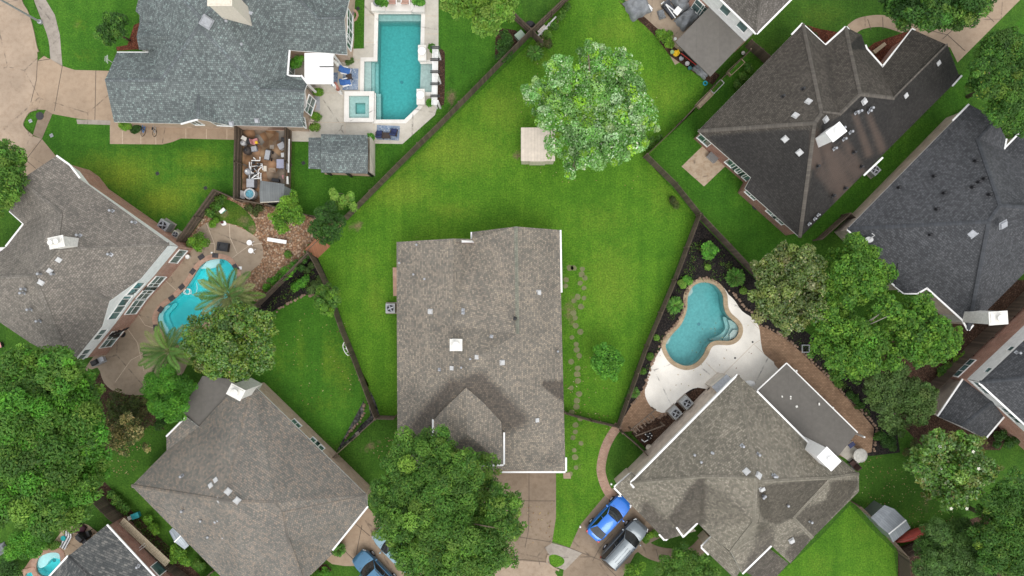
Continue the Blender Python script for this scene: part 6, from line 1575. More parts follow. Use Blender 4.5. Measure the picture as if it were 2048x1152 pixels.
# ================================================================== pool furniture and garden structures (upper left)
def flat_thing(name,label,cat,poly_px,z0,z1,mat,group=None):
    m=MB(); m.prism(GS(poly_px),z0,z1); return props(m.build(name,mat),label,cat,group)
# white pergola cover
r=thing('patio_pergola','white corrugated patio cover beside the blue lounge chairs','pergola',(*G(638,140),0))
m=MB(); c=[P(610,106,3.1),P(668,106,3.0),P(667,169,3.0),P(614.5,169,3.1),P(608,160,3.1)]
A=Vector(P(609,106,3.1)); B=Vector(P(667,106,3.0)); Y=(P(609,106,3.1)-P(609,168,3.1)).y; n=44
for i in range(n):
    x0=A.x+(B.x-A.x)*i/n; x1=A.x+(B.x-A.x)*(i+1)/n; dz=.02 if i%4==0 else 0
    m.box(((x0+x1)/2,A.y-Y/2,3.05+dz/2),(x1-x0,Y,.06+dz))
wparent(m.build('roof_panel',M['white']),r)
m=MB(); p=P(662,133,3.2); m.bar((p.x-1.0,p.y,3.16),(p.x+.3,p.y,3.16),.07,.05); wparent(m.build('ridge_bracket',M['dark']),r)
for px,py in ((611,107),(665,107),(665,167),(613,166)):
    x,y=P(px,py,3.0)[:2]; m=MB(); m.box((x*.995,y*.995,1.5),(.16,.16,3.0)); wparent(m.build('post',M['white']),r)
r=thing('patio_curtain','rolled reddish and white striped curtain at the pergola corner','curtain',(*P(672,172,0)[:2],0))
m=MB(); p=P(670,165,2.6); q=P(676,178,1.6); m.tube([p,(p.x+.1,p.y-.3,2.2),q],.12,8,r1=.2); wparent(m.build('cloth',paint('curtain_red',(.38,.16,.12),.8,var=.5,nscale=14)),r)
r=thing('patio_curtain','white curtain hanging at the upper pergola corner','curtain',(*P(670,125,0)[:2],0))
m=MB(); p=P(668,121,2.6); q=P(675,129,1.0); m.tube([p,(p.x+.1,p.y-.1,1.9),q],.10,8,r1=.2); wparent(m.build('cloth',M['offwhite']),r)
# cabana
r=thing('pool_cabana','pool cabana with blue grey shingle roof and beige end wall','cabana',(*G(682,312),0))
faces=[[(642,268,2.6),(735,270,2.6),(736,306,3.5),(642,306,3.5)],[(642,306,3.5),(736,306,3.5),(735,347,2.6),(642,345,2.6)],[(617,275,2.5),(642,275,2.5),(642,306,3.3),(617,304,3.3)],[(617,304,3.3),(642,306,3.3),(642,338,2.5),(617,337,2.5)]]
m=MB()
for fc in faces:
    pts=[P(*q) for q in fc]; nn_=newell(pts); h,s=basis(nn_)
    if area2([(p.x,p.y) for p in pts])<0: pts=pts[::-1]
    m.add(pts,[tuple(range(len(pts)))],0,[[(p.dot(h)+50,p.dot(s)+50) for p in pts]])
    low=[p-Vector((0,0,.14)) for p in pts]; k=len(pts); m.add(pts+low,[(i,k+i,k+(i+1)%k,(i+1)%k) for i in range(k)],0,[[(0,0)]*4]*k)
m.attr['darken']=[0]*len(m.v); m.attr['streak']=[0]*len(m.v)
wparent(m.build('roof',SH['A']),r)
m=MB(); m.prism(GS([(650,284),(743,284),(743,353),(650,349)]),.01,.12); wparent(m.build('floor_slab',CT),r)
m=MB(); a=P(737,272,2.4);b=P(737,344,2.4); c2=P(737,306,3.3)
m.add([(a.x+.1,a.y,0),(b.x+.1,b.y,0),(b.x+.1,b.y,2.4),(c2.x+.1,c2.y,3.3),(a.x+.1,a.y,2.4)],[(0,1,2,3,4)]); m.add([(a.x-.1,a.y,0),(b.x-.1,b.y,0),(b.x-.1,b.y,2.4),(c2.x-.1,c2.y,3.3),(a.x-.1,a.y,2.4)],[(4,3,2,1,0)])
wparent(m.build('end_wall',M['cream']),r)
for px,py in ((648,343),(690,346),(733,346)):
    x,y=P(px,py,2.5)[:2]; m=MB(); m.box((x,y+.1,1.25),(.16,.16,2.5)); wparent(m.build('post',M['dark']),r)
# rugs, loungers
props(flat_thing('outdoor_rug','blue patterned rug under the two blue lounge chairs','rug',[(686,137),(717,137),(716,180),(685,180)],.012,.028,M['rug']))
props(flat_thing('outdoor_rug','blue patterned rug below the pool under the dark armchairs','rug',[(754,250),(800,252),(798,281),(753,279)],.012,.028,M['rug']))
props(flat_thing('outdoor_rug','grey blue rug at the right edge of the white pergola','rug',[(664,145),(676,145),(675,172),(663,172)],.012,.028,M['rug']))
BLU=paint('blue_cushion',(.05,.14,.38),.8,var=.2); NAV=paint('navy_cushion',(.02,.03,.09),.8,var=.2); RATT=paint('dark_wicker',(.05,.035,.03),.8,var=.3)
def lounge(label,px,py,rz,cush,frame,w=.7,d=.95,group=None,name='lounge_chair'):
    x,y=G(px,py); r=thing(name,label,'lounge chair',(x,y,0),rz,group)
    m=MB(); m.box((0,0,.22),(d,w,.08)); 
    for a in (-1,1):
        m.bar((-d*.45,a*w*.5,.5),(d*.25,a*w*.5,.45),.06,.05)
    m.build('frame',M[frame] if isinstance(frame,str) else frame,r)
    for a in (-1,1):
        for b in (-1,1):
            q=MB(); q.box((b*d*.42,a*w*.45,.12),(.06,.06,.24)); q.build('leg',M[frame] if isinstance(frame,str) else frame,r)
    m=MB(); m.box((d*.12,0,.32),(d*.72,w*.9,.12)); m.build('seat_cushion',cush,r,bevel=.04)
    m=MB(); m.box((-d*.36,0,.60),(.14,w*.9,.66),ry=-.45); m.build('back_cushion',cush,r,bevel=.04)
lounge('upper blue lounge chair on the patterned rug by the pergola',693,144,math.radians(-12),BLU,'white',.62,.85)
lounge('lower blue lounge chair on the patterned rug by the pergola',694,167,math.radians(14),BLU,'white',.62,.85)
lounge('left navy armchair on the rug below the rectangular pool',760,270,math.radians(90),NAV,RATT,.6,.65,name='armchair')
lounge('right navy armchair on the rug below the rectangular pool',789,266,math.radians(80),NAV,RATT,.6,.65,name='armchair')
def table(label,px,py,w,d,h,rz,mat,name='side_table',cat='table'):
    x,y=G(px,py); r=thing(name,label,cat,(x,y,0),rz)
    m=MB(); m.box((0,0,h),(w,d,.05)); m.build('table_top',mat,r,bevel=.01)
    for a in (-1,1):
        for b in (-1,1):
            q=MB(); q.box((a*w*.43,b*d*.43,h/2),(.05,.05,h)); q.build('leg',mat,r)
table('small dark side table between the blue lounge chairs',700,156,.5,.5,.4,.2,RATT)
table('dark slatted coffee table between the navy armchairs',774,273,.75,.55,.4,0,RATT,'coffee_table')
lounge('left salmon pool lounger at the top edge',786,0,math.radians(90),paint('salmon_cushion',(.42,.25,.2),.8,var=.1),'white',.75,1.5,name='pool_lounger')
lounge('right salmon pool lounger at the top edge',812,0,math.radians(90),paint('salmon_cushion_faded',(.45,.28,.22),.8,var=.1),'white',.75,1.5,name='pool_lounger')
# stone pedestals with bowls
def pedestal(label,px,py,w,d,h,bowl=True):
    x,y=G(px,py); r=thing('stone_pedestal',label,'pedestal',(x,y,0))
    m=MB(); m.box((0,0,h/2+.01),(w,d,h)); m.box((0,0,h+.03),(w+.06,d+.06,.06)); m.build('block',M['copingw'],r,bevel=.012)
    if bowl:
        m=MB(); m.lathe([(.2,0),(.34,.16),(.36,.24),(.31,.24),(.24,.12),(.02,.1)],(0,.08,h+.06),22); m.build('bowl',M['white'],r,smooth=True)
pedestal('upper white pedestal with round bowl on the right pool edge',846,110,.68,1.35,.55)
pedestal('lower white pedestal with round bowl on the right pool edge',843,197,.68,1.35,.55)
pedestal('left white planter block at the top end of the pool',759,19,1.2,.7,.6,False)
pedestal('right white planter block at the top end of the pool',837,21,1.2,.7,.6,False)
flat_thing('raised_wall','white raised stone ledge along the top end of the pool','ledge',[(772,8),(824,8),(824,26),(772,26)],.02,.35,M['copingw'])
def pot(label,px,py,r0,h,mat,name='plant_pot'):
    x,y=G(px,py); m=MB(); m.lathe([(r0*.65,0),(r0,h),(r0*1.08,h),(r0*.85,h),(r0*.8,h-.06),(.01,h-.06)],(x,y,.01),18)
    return props(m.build(name,mat,smooth=False),label,'pot')
pot('pale grey planter on the left white block',757,14,.28,.95,M['grey']); pot('pale grey planter on the right white block',841,14,.28,.95,M['grey'])
pot('dark tall planter at the cabana corner',742,284,.22,.7,M['dark']); pot('blue glazed pot by the tan house wall',704,31,.26,.6,paint('blue_glaze',(.05,.12,.3),.3))
pot('large dark pot inside the tan courtyard',590,128,.35,.9,M['dark'])
m=MB(); x,y=G(704,31); ring_mesh(m,[(x+.42*math.cos(t*.5),y+.42*math.sin(t*.5)) for t in range(12)],[(x+.62*math.cos(t*.5),y+.62*math.sin(t*.5)) for t in range(12)],0,.09)
props(m.build('brick_ring',M['copingred']),'round brick edging ring around the blue pot','edging')
# arbor
r=thing('garden_arbor','white beam arbor with dark cross rafters along the right pool edge','arbor',(*G(871,150),0))
m=MB()
for k in range(5):
    a=P(866+k*2.4,92,2.5); b=P(864+k*2.4,210,2.5); m.bar(a,b,.06,.16)
wparent(m.build('long_beam',M['white']),r)
for k in range(5):
    yy=95+k*24.2; 
    for o in (-1.6,1.6):
        m=MB(); a=P(860.5,yy+o,2.66); b=P(880,yy+o,2.66); m.bar(a,b,.06,.14); wparent(m.build('cross_rafter',M['dark']),r)
for yy in (100,150,202):
    for xx in (868,875):
        m=MB(); p=P(xx,yy,2.4); m.box((p.x,p.y,1.2),(.16,.16,2.4)); wparent(m.build('post',M['white']),r)
props(flat_thing('door_mat','grey mat step below the tan bay window','mat',[(627,193),(640,193),(640,221),(626,221)],.014,.05,M['grey']))
for lab,poly in (('narrow planter bed with tan kerb under the tan bay window',[(628,175),(642,175),(642,193),(628,193)]),('planter bed with tan kerb at the angled bay window',[(625,225),(641,225),(640,243),(622,243)]),('planter bed with tan kerb at the corner of the tan house',[(618,245),(641,245),(640,262),(618,262)])):
    m=MB(); o=GS(poly); o=o if area2(o)>0 else o[::-1]; ring_mesh(m,offset(o,-.12),o,0,.16); vo,tr=cdt(offset(o,-.12)); rr=thing('planter_bed',lab,'planter',(*o[0],0)); wparent(m.build('kerb_ring',M['bricktan']),rr)
    q=MB(); q.add([(a,b,.1) for a,b in vo],tr); wparent(q.build('soil',MUD),rr)
# tan house side: bins, bike like items
def bike(label,px,py,rz,col):
    x,y=G(px,py); r=thing('bicycle',label,'bicycle',(x,y,0),rz)
    for k in (-.5,.5):
        m=MB(); m.tube([(k+.32*math.cos(t*.42),0,.33+.32*math.sin(t*.42)) for t in range(16)],.025,6); m.build('wheel',TYRE,r)
    m=MB(); 
    for a,b in (((-.5,0,.33),(-.15,0,.75)),((-.15,0,.75),(.4,0,.8)),((.4,0,.8),(0,0,.33)),((0,0,.33),(-.5,0,.33)),((.5,0,.33),(.38,0,.95)),((0,0,.33),(-.15,0,.75))): m.tube([a,b],.03,6)
    m.build('frame',paint('bike_paint_%d'%len(bpy.data.materials),col,.4),r)
    m=MB(); m.tube([(.36,-.28,.98),(.4,0,.95),(.36,.28,.98)],.018,6); m.build('handlebar',M['dark'],r)
    m=MB(); m.box((-.2,0,.82),(.26,.14,.06),taper=.8); m.build('saddle',M['black'],r)
bike('blue bicycle leaning by the tan house wall',294,257,math.radians(70),(.05,.2,.5))
bike('grey bicycle leaning by the tan house wall',315,257,math.radians(80),(.35,.36,.37))
# ================================================================== equipment yard clutter
def bx(name,label,cat,px,py,size,rz,mat,z=0.0,bev=.02,lid=None,group=None):
    """container: body plus a lid part"""
    x,y=G(px,py)
    if lid is None:
        m=MB(); m.box((x,y,z+size[2]/2+.02),size,rz); return props(m.build(name,mat,bevel=bev),label,cat,group)
    r=thing(name,label,cat,(x,y,z),rz,group)
    m=MB(); m.box((0,0,size[2]*.45+.02),(size[0]*.94,size[1]*.94,size[2]*.9),taper=1.03); m.build('body',mat,r,bevel=bev)
    m=MB(); m.box((0,0,size[2]*.93+.02),(size[0],size[1],size[2]*.12)); m.build('lid',lid,r,bevel=bev); return r
PVC=paint('white_pvc',(.75,.75,.74),.35,var=.05)
r=thing('garden_shed','grey ribbed resin shed at the lower end of the equipment yard','shed',(*G(545,384),0))
m=MB(); o=[P(521,361,2.2),P(569,368,2.0),P(566,402,2.0),P(520,404,2.2)]; mid=[P(519,382,2.35),P(568,385,2.2)]
wl_=[(P(523,364,0).x,P(523,364,0).y)]
m.add([o[0],o[1],mid[1],mid[0],o[2],o[3]],[(0,3,2,1),(3,5,4,2)])
rs=lined('grey_resin_roof',(.13,.14,.14),.2,'U',.7,.6,width=.12,uvs=False,dirt=.06)
wparent(m.build('roof',rs),r)
m=MB(); poly=[(p.x*.995,p.y*.99) for p in (o[0],o[1],o[2],o[3])]; m.prism(offset(poly if area2(poly)>0 else poly[::-1],-.1),0,2.0); wparent(m.build('wall',M['grey']),r)
m=MB(); a=Vector(o[3]);b=Vector(o[2]); m.bar((a.x,a.y-.02,2.1),(b.x,b.y-.02,1.98),.08,.1); wparent(m.build('roof_edge',M['acbeige']),r)
# pool plumbing
r=thing('pool_plumbing','tangle of white pipes and valves in the equipment yard','pool plumbing',(*G(512,335),0))
m=MB()
def Z(px,py,z): return tuple(P(px,py,z))
for L_p in ([(503,321),(520,321),(520,314)],[(503,324),(503,333),(524,331)],[(514,327),(524,328),(526,340)],[(501,333),(503,346),(515,346)],[(508,337),(514,343),(508,352)],[(503,357),(512,350),(519,345)],[(504,358),(521,356),(522,346)],[(517,357),(517,340),(523,334)],[(507,315),(511,319)],[(522,361),(522,352)],[(514,352),(519,358)],[(499,324),(499,400)]):
    zz=random.uniform(.3,.8); m.tube([Z(a,b,zz) for a,b in L_p],.055,8)
wparent(m.build('pipe',PVC),r)
for px,py in ((507,325),(512,336),(505,340),(517,329),(511,347)):
    m=MB(); p=P(px,py,.8); m.box((p.x,p.y,.75),(.22,.2,.25),random.random()); m.tube([(p.x,p.y,.85),(p.x+.2,p.y,.92)],.03); wparent(m.build('valve',M['black'],bevel=.02),r)
def tank(label,px,py,r0,h,mat,cap,name='filter_tank'):
    x,y=G(px,py); r=thing(name,label,'tank',(x,y,0)); m=MB(); m.lathe([(r0*.9,0),(r0,.1),(r0,h*.75),(r0*.85,h*.9),(r0*.5,h),(.02,h*1.02)],(0,0,0),22); m.build('vessel',mat,r,smooth=True)
    m=MB(); m.lathe([(r0*.35,0),(r0*.33,.16),(r0*.2,.2),(.02,.22)],(0,0,h*.97),16); m.build('cap',cap,r)
tank('pale grey pool filter tank among the white pipes',502,346,.3,1.0,M['grey'],PVC)
tank('beige pool filter tank beside the brick wall lower left',320,1119,.42,1.0,M['cream'],M['acbeige'])
bx('equipment_box','dark grey pool heater box below the white pipes','heater',508,369,(.68,.78,.9),0,paint('heater_grey',(.16,.16,.17),.5),lid=M['grey'])
r=thing('water_barrel','round white barrel with blue water at the yard corner','barrel',(*G(506,390),0))
m=MB(); m.lathe([(.46,0),(.5,.4),(.46,.8),(.5,.82),(.5,.86),(.38,.86),(.38,.6),(.02,.58)],(0,0,0),26); m.build('vessel',M['ventw'],r)
m=MB(); m.lathe([(.375,0),(.375,.02)],(0,0,.7),24); m.build('water',paint('blue_barrel_water',(.1,.3,.38),.1,var=.5,nscale=5),r)
flat_thing('board','white board leaning at the lower left of the yard','board',[(485,382),(494,384),(493,400),(484,397)],.4,.46,M['ventw'])
bx('storage_box','light tan box lid on the slate paving','box',532,338,(.28,.5,.25),0,M['cream'],lid=M['cream'])
flat_thing('paving_slab','large buff slab in the middle of the yard','slab',[(537,336),(551,336),(552,345),(537,345)],.02,.06,CT)
flat_thing('paving_slab','grey slab near the top of the yard','slab',[(540,290),(548,290),(548,298),(540,298)],.02,.05,CGY)
# wheeled cart
r=thing('garden_cart','dark grey wheeled cart in the middle of the equipment yard','cart',(*G(539,312),0),math.radians(-100))
m=MB(); m.box((0,0,.42),(.85,.45,.3),taper=1.12); m.build('tray',paint('cart_grey',(.12,.12,.125),.6),r,bevel=.05)
m=MB(); m.box((0,0,.575),(.8,.42,.02)); m.build('tray_floor',M['grey'],r)
for a in (-1,1):
    for b in (-1,1):
        q=MB(); q.lathe([(.13,-.04),(.13,.04)],(0,0,0),14); o=q.build('wheel',TYRE,r); o.location=(a*.33,b*.3,.13); o.rotation_euler=(math.pi/2,0,0)
def chair(label,px,py,rz,mat,name='garden_chair',group=None,h=.45):
    x,y=G(px,py); r=thing(name,label,'chair',(x,y,0),rz,group)
    m=MB(); m.box((0,0,h),(.5,.5,.06)); m.build('seat',mat,r,bevel=.02)
    m=MB(); m.box((-.25,0,h+.25),(.05,.5,.5),ry=-.2); m.build('backrest',mat,r,bevel=.02)
    for a in (-1,1):
        for b in (-1,1):
            q=MB(); q.box((a*.21,b*.21,h/2),(.045,.045,h)); q.build('leg',mat,r)
PINK=paint('pink_plastic',(.55,.25,.25),.5); YEL=paint('yellow_plastic',(.75,.5,.02),.5)
chair('pink toy chair in the upper left of the equipment yard',514,285,.3,PINK)
bx('toy_bucket','yellow toy on the pink chair corner','toy',518,288,(.22,.22,.2),.3,YEL,z=.5,lid=YEL)
bx('storage_box','blue grey box lid below the pink chair','box',511,299,(.5,.45,.4),.2,paint('bluegrey',(.28,.32,.4),.6),lid=M['grey'])
tank('dark covered barrel at the left of the yard',498,303,.36,.7,paint('brown_black',(.05,.04,.035),.7),M['dark'],'covered_barrel')
tank('white ringed drum at the top left of the yard',490,288,.24,.7,M['ventw'],M['grey'],'drum')
bx('storage_box','white cushion pile at the top left fence of the yard','cushions',492,279,(.5,.35,.5),-.5,M['offwhite'],lid=M['offwhite'])
bx('storage_box','black box at the top of the yard','box',502,284,(.45,.5,.5),0,M['black'],lid=M['dark'])
bx('storage_box','tilted light grey box at the right of the yard','box',567,294,(.6,.55,.6),.5,M['ventw'],lid=M['grey'])
bx('storage_box','dark grey box in the top right corner of the yard','box',572,282,(.5,.4,.6),0,paint('slate_plastic',(.1,.11,.12),.5),lid=M['dark'])
bx('storage_box','large lilac grey storage box at the right of the yard','box',566,330,(.7,.8,.7),0,paint('lilac_grey',(.27,.28,.36),.6),lid=paint('lilac_lid',(.3,.31,.4),.6))
bx('storage_box','small white box on the right fence side of the yard','box',569,312,(.3,.4,.5),.1,M['offwhite'],lid=M['ventw'])
bx('storage_box','red pink box near the lower right of the yard','box',571,355,(.35,.35,.4),.3,PINK,lid=PINK)
bx('storage_box','flat black crate above the resin shed','crate',553,361,(.7,.3,.3),-.15,M['black'],lid=M['black'])
r=thing('pipe_rack','long white pipes along the right fence of the yard','pipes',(*G(577,312),0)); m=MB()
for k in range(3): m.tube([Z(577+k*.9,278,1.0+k*.1),Z(575.5+k*.9,345,1.0)],.05,8)
wparent(m.build('pipe',PVC),r)
for (lab,px,py,s,mt) in (('pale box on the outer shelf of the right yard fence',581,337,(.25,.6,.3),'grey'),('reddish plank on the outer shelf of the right yard fence',580,352,(.2,.5,.2),'redwood'),('white long box on the outer shelf of the right yard fence',582,364,(.2,.7,.2),'white'),('white short box near the lower end of the right yard fence',578,375,(.2,.6,.2),'white')):
    bx('shelf_box',lab,'box',px,py,s,.05,M[mt],z=.9)
r=thing('wall_trellis','dark red trellis on the tan wall above the yard','trellis',(*G(550,256),0)); m=MB(); 
for k in range(9): 
    a=P(536+k*3,257,1.9); m.bar((a.x,a.y-.05,1.9),(a.x+.15,a.y+.25,.5),.04,.03)
for zz in (.6,1.2,1.8): m.bar((P(535,257,1.9).x,P(535,257,1.9).y+.1-(zz-1.2)*.2,zz),(P(563,257,1.9).x,P(535,257,1.9).y+.1-(zz-1.2)*.2,zz),.04,.04)
wparent(m.build('slats',paint('dark_red_wood',(.16,.06,.04),.8)),r)
# ================================================================== left pool yard
r=thing('fire_pit_table','black square fire pit on the left pool deck','fire pit',(*G(449,494),0),math.radians(-8))
m=MB(); ring_mesh(m,[(-.32,-.24),(.32,-.24),(.32,.24),(-.32,.24)],[(-.5,-.4),(.5,-.4),(.5,.4),(-.5,.4)],.02,.5); m.build('surround',M['black'],r,bevel=.01)
m=MB(); m.prism([(-.33,-.25),(.33,-.25),(.33,.25),(-.33,.25)],.1,.38); m.build('burner_tray',M['dark'],r)
def round_table(label,px,py,r0,h,mat,tilt=0):
    x,y=G(px,py); r=thing('round_table',label,'table',(x,y,0)); m=MB(); m.lathe([(r0,0),(r0,.04),(r0*.9,.05),(.02,.05)],(0,0,h),24); m.build('table_top',mat,r)
    m=MB(); m.tube([(0,0,0),(0,0,h)],.04); m.build('pedestal',mat,r)
    m=MB()
    for k in range(4): m.bar((0,0,.12),(.3*math.cos(k*1.57+.5),.3*math.sin(k*1.57+.5),.02),.04,.03)
    m.build('foot',mat,r)
round_table('upper round white table at the right end of the left pool deck',503,486,.24,.5,M['white']); round_table('lower round white stool at the right end of the left pool deck',506,502,.24,.5,M['white'])
flat_thing('skimmer_lid','small white skimmer lid on the left pool deck','lid',[(477,533),(484,533),(484,539),(477,539)],.02,.05,M['white'])
flat_thing('skimmer_lid','tiny white lid at the top of the left pool','lid',[(422,504),(426,504),(426,507),(422,507)],.02,.05,M['white'])
pot('white bucket at the corner of the taupe house',379,514,.2,.4,M['white'],'bucket')
r=thing('garden_bench','long white bench lying on the orange gravel','bench',(*G(557,482),0),math.radians(-9)); m=MB(); m.box((0,0,.42),(1.75,.34,.06)); m.build('seat',M['white'],r,bevel=.01)
for k in (-.7,.7):
    m=MB(); m.box((k,0,.2),(.08,.3,.4)); m.build('leg',M['white'],r)
bx('toy_box','green and white box in the fence corner of the gravel bed','box',447,422,(.55,.3,.3),math.radians(40),paint('mint_green',(.12,.5,.38),.5),lid=M['white'])
flat_thing('paper_sheet','white cloth with a dark pot beside the garden grass','cloth',smooth_closed([(442,444),(450,442),(453,449),(445,451)],3),.01,.05,M['white'])
pot('small dark red pot on the white cloth','446' and 446,445,.12,.2,paint('dark_red_pot',(.12,.03,.03),.6))
bx('bird_box','pale grey box under the gravel bed tree','box',606,443,(.3,.25,.4),.4,M['ventw'],lid=M['ventw'])
r=thing('pool_hose','white hose coil floating in the cyan pool','hose',(*G(378,584),0)); m=MB(); c=Vector(P(374,583,-.06))
m.tube([(c.x+.28*math.cos(t*.4)*(1+.03*t/5)+.1*math.sin(t*.13),c.y+.26*math.sin(t*.4),-.07) for t in range(36)],.03,6)
m.tube([tuple(P(*q,-.07)) for q in smooth_open([(378,584),(388,590),(394,580),(393,566)],6)],.02,6)
wparent(m.build('tube',M['white']),r)
for i,(px,py,a) in enumerate([(403,514,35),(431,511,-5),(386,543,50),(471,534,-60),(364,574,40),(344,596,35),(322,619,55),(312,655,95)]):
    x,y=G(px,py); m=MB(); m.box((x,y,.06),(.55,.42,.035),math.radians(a)); o=wparent(m.build('accent_tile',paint('dark_accent_tile',(.05,.045,.05),.6,var=.4)) ,PL3)
r=thing('barbecue_grill','grey barbecue grill at the lower corner of the taupe house','grill',(*G(203,722),0),math.radians(25))
m=MB(); m.box((0,0,.45),(1.0,.5,.8)); m.build('cabinet',M['grey'],r,bevel=.02); m=MB(); m.box((-.1,0,.95),(.7,.5,.25),taper=.8); m.build('hood',M['black'],r,bevel=.05); m=MB(); m.box((.6,0,.86),(.3,.45,.04)); m.build('shelf',M['galv'],r)
r=thing('patio_umbrella','closed black umbrella by the lower windows of the taupe house','umbrella',(*G(245,668),0)); m=MB(); 
a=P(243,667,1.6); m.lathe([(.02,2.1),(.1,2.0),(.22,1.4),(.28,.9),(.05,.85)],(0,0,0),12); m.build('canopy',M['black'],r); m=MB(); m.tube([(0,0,0),(0,0,2.1)],.03); m.build('pole',M['dark'],r); m=MB(); m.lathe([(.3,0),(.3,.08),(.05,.1)],(0,0,0),18); m.build('base',M['black'],r)
r=thing('wall_awning','torn black awning on the brick wall of the taupe house','awning',(*G(230,664),0)); m=MB()
vs=[]; n=10
for i in range(n+1):
    t=i/n; px=215+38*t; py=674-14*t
    vs+= [tuple(P(px,py,2.6)),tuple(P(px+5+2*math.sin(i*2.1),py-6+2*math.cos(i*3),2.2))]
m.add(vs,[(2*i,2*i+1,2*i+3,2*i+2) for i in range(n)]); m.add([(x,y,z-.04) for x,y,z in vs],[(2*i+2,2*i+3,2*i+1,2*i) for i in range(n)]); wparent(m.build('cloth',M['black']),r)
# white curved bench by the fence
r=thing('garden_bench','white curved ladder backed metal bench by the fence','bench',(*G(690,698),0)); 
arc=[(689,684),(686,690),(687,698),(691,706),(696,711)]; arc2=[(694,683),(692,690),(693,697),(697,704),(702,709)]
m=MB(); m.tube([Z(a,b,.85) for a,b in smooth_open(arc,4)],.035,6); m.tube([Z(a,b,.5) for a,b in smooth_open(arc2,4)],.035,6); m.tube([Z(a,b,.25) for a,b in smooth_open(arc2,4)],.03,6)
for (a,b) in zip(arc,arc2): m.tube([Z(*a,.85),Z(*b,.45)],.025,6)
wparent(m.build('backrest_frame',M['white']),r)
for q in (arc[0],arc[-1],arc2[0],arc2[-1]):
    m=MB(); m.tube([Z(*q,.5),Z(*q,0)],.025,6); wparent(m.build('leg',M['white']),r)
# manhole, drains, lamp
m=MB(); x,y=G(80,232); m.lathe([(.36,0),(.36,.02),(.30,.02),(.29,.014),(.02,.014)],(x,y,.018),24); props(m.build('manhole_cover',M['dark']),'dark round manhole cover beside the small grass island','manhole cover')
for lab,px,py in (('dark square drain grate in the left lawn near the shingle house',315,347),('dark square drain grate in the left lawn near the pool fence',411,376),('dark square drain grate in the narrow lawn right of the tan house',716,17),('dark square drain grate in the lawn left of the cabana',607,326),('small square drain grate in the grass island by the street',61,242),('pale square drain cover in the lawn by the driveway',103,271)):
    x,y=G(px,py); m=MB(); m.box((x,y,.012),(.3,.3,.024),.5)
    for k in range(4): m.box((x,y,.026),(.26,.025,.01),.5+k*0+0)
    props(m.build('drain_grate',M['dark'] if 'dark' in lab else M['grey']),lab,'drain')
r=thing('street_lamp','grey street lamp pole leaning out of the upper left corner','street lamp',(*G(82,45),0)); m=MB(); m.tube([(0,0,0),(0,0,4.5),(0,0,9)],[.10,.08,.06],10); m.build('pole',M['galv'],r); m=MB(); m.lathe([(.2,0),(.2,.25),(.12,.3)],(0,0,0),12); m.build('base',M['galv'],r); m=MB(); m.bar((0,0,9),(-1.2,.3,9.3),.08,.08); m.box((-1.5,.38,9.3),(.7,.3,.14),math.radians(166)); m.build('lamp_head',M['grey'],r)
r=thing('roof_antenna','thin white antenna rods at the tan house garage corner','antenna',(*G(222,122),0)); m=MB(); a=P(226,126,3.3); m.tube([(a.x,a.y,3.2),(a.x-.1,a.y+.1,4.0)],.03)
for k in range(3): m.tube([(a.x-.1-.12*k,a.y-.25+.1*k,3.9),(a.x-.05-.1*k,a.y+.45-.05*k,4.0)],.018)
wparent(m.build('rods',M['ventw']),r)
# ================================================================== middle yard shed
r=thing('garden_shed','beige ribbed metal shed half hidden by the silver tree','shed',(*G(1078,293),0))
beige=lined('beige_ribbed_sheet',(.60,.52,.43),.28,'U',.8,.5,width=.1,uvs=False,dirt=.04); beigew=lined('beige_shed_wall',(.58,.53,.42),.3,'U',.8,.6,width=.08,uvs=False,dirt=.04)
m=MB(); o=[P(1042,255,2.3),P(1110,255,2.3),P(1110,322,1.95),P(1042,322,1.95)]; m.add(o+[q-Vector((0,0,.08)) for q in o],[(3,2,1,0)[::-1],(4,5,6,7),(0,4,5,1),(1,5,6,2),(2,6,7,3),(3,7,4,0)]); wparent(m.build('roof',beige),r)
m=MB(); pl=[(q.x,q.y) for q in o]; ii=offset(pl if area2(pl)>0 else pl[::-1],-.06); m.prism(ii,0,1.9); wparent(m.build('wall',beigew),r)
a=P(1062,323,1.9); m=MB(); m.box((a.x+.6,a.y+.02,.95),(1.4,.05,1.75)); wparent(m.build('door',beigew),r)
# metal shed lower right
r=thing('garden_shed','silver grey metal shed with gambrel roof beside the red canoe','shed',(*G(1775,1045),0))
ms=lined('grey_metal_sheet',(.30,.32,.34),.18,'U',.75,.4,.5,width=.15,uvs=True,dirt=.08)
A=[P(1741,1035,1.75),P(1769,1010,1.75)];B_=[P(1755,1049,2.25),P(1789,1018,2.25)];C2=[P(1777,1068,2.5),P(1812,1040,2.5)];D_=[P(1786,1085,1.75),P(1821,1056,1.75)]
m=MB()
for u,v in ((A,B_),(B_,C2),(C2,D_)):
    L1=(u[1]-u[0]).length; m.add([u[0],u[1],v[1],v[0]],[(0,1,2,3)],0,[[(0,0),(L1,0),(L1,1),(0,1)]])
wparent(m.build('roof',ms),r)
m=MB(); m.bar(C2[0]+Vector((0,0,.02)),C2[1]+Vector((0,0,.02)),.09,.05); wparent(m.build('ridge_cap',M['white']),r)
m=MB(); pl=[(A[0].x,A[0].y),(A[1].x,A[1].y),(D_[1].x,D_[1].y),(D_[0].x,D_[0].y)]; pl=offset(pl if area2(pl)>0 else pl[::-1],-.1); m.prism(pl,0,1.72); 
for k in (0,1): m.add([A[k]*.999,B_[k]*.999,C2[k]*.999,D_[k]*.999],[(0,1,2,3)])
wparent(m.build('wall',ms),r)
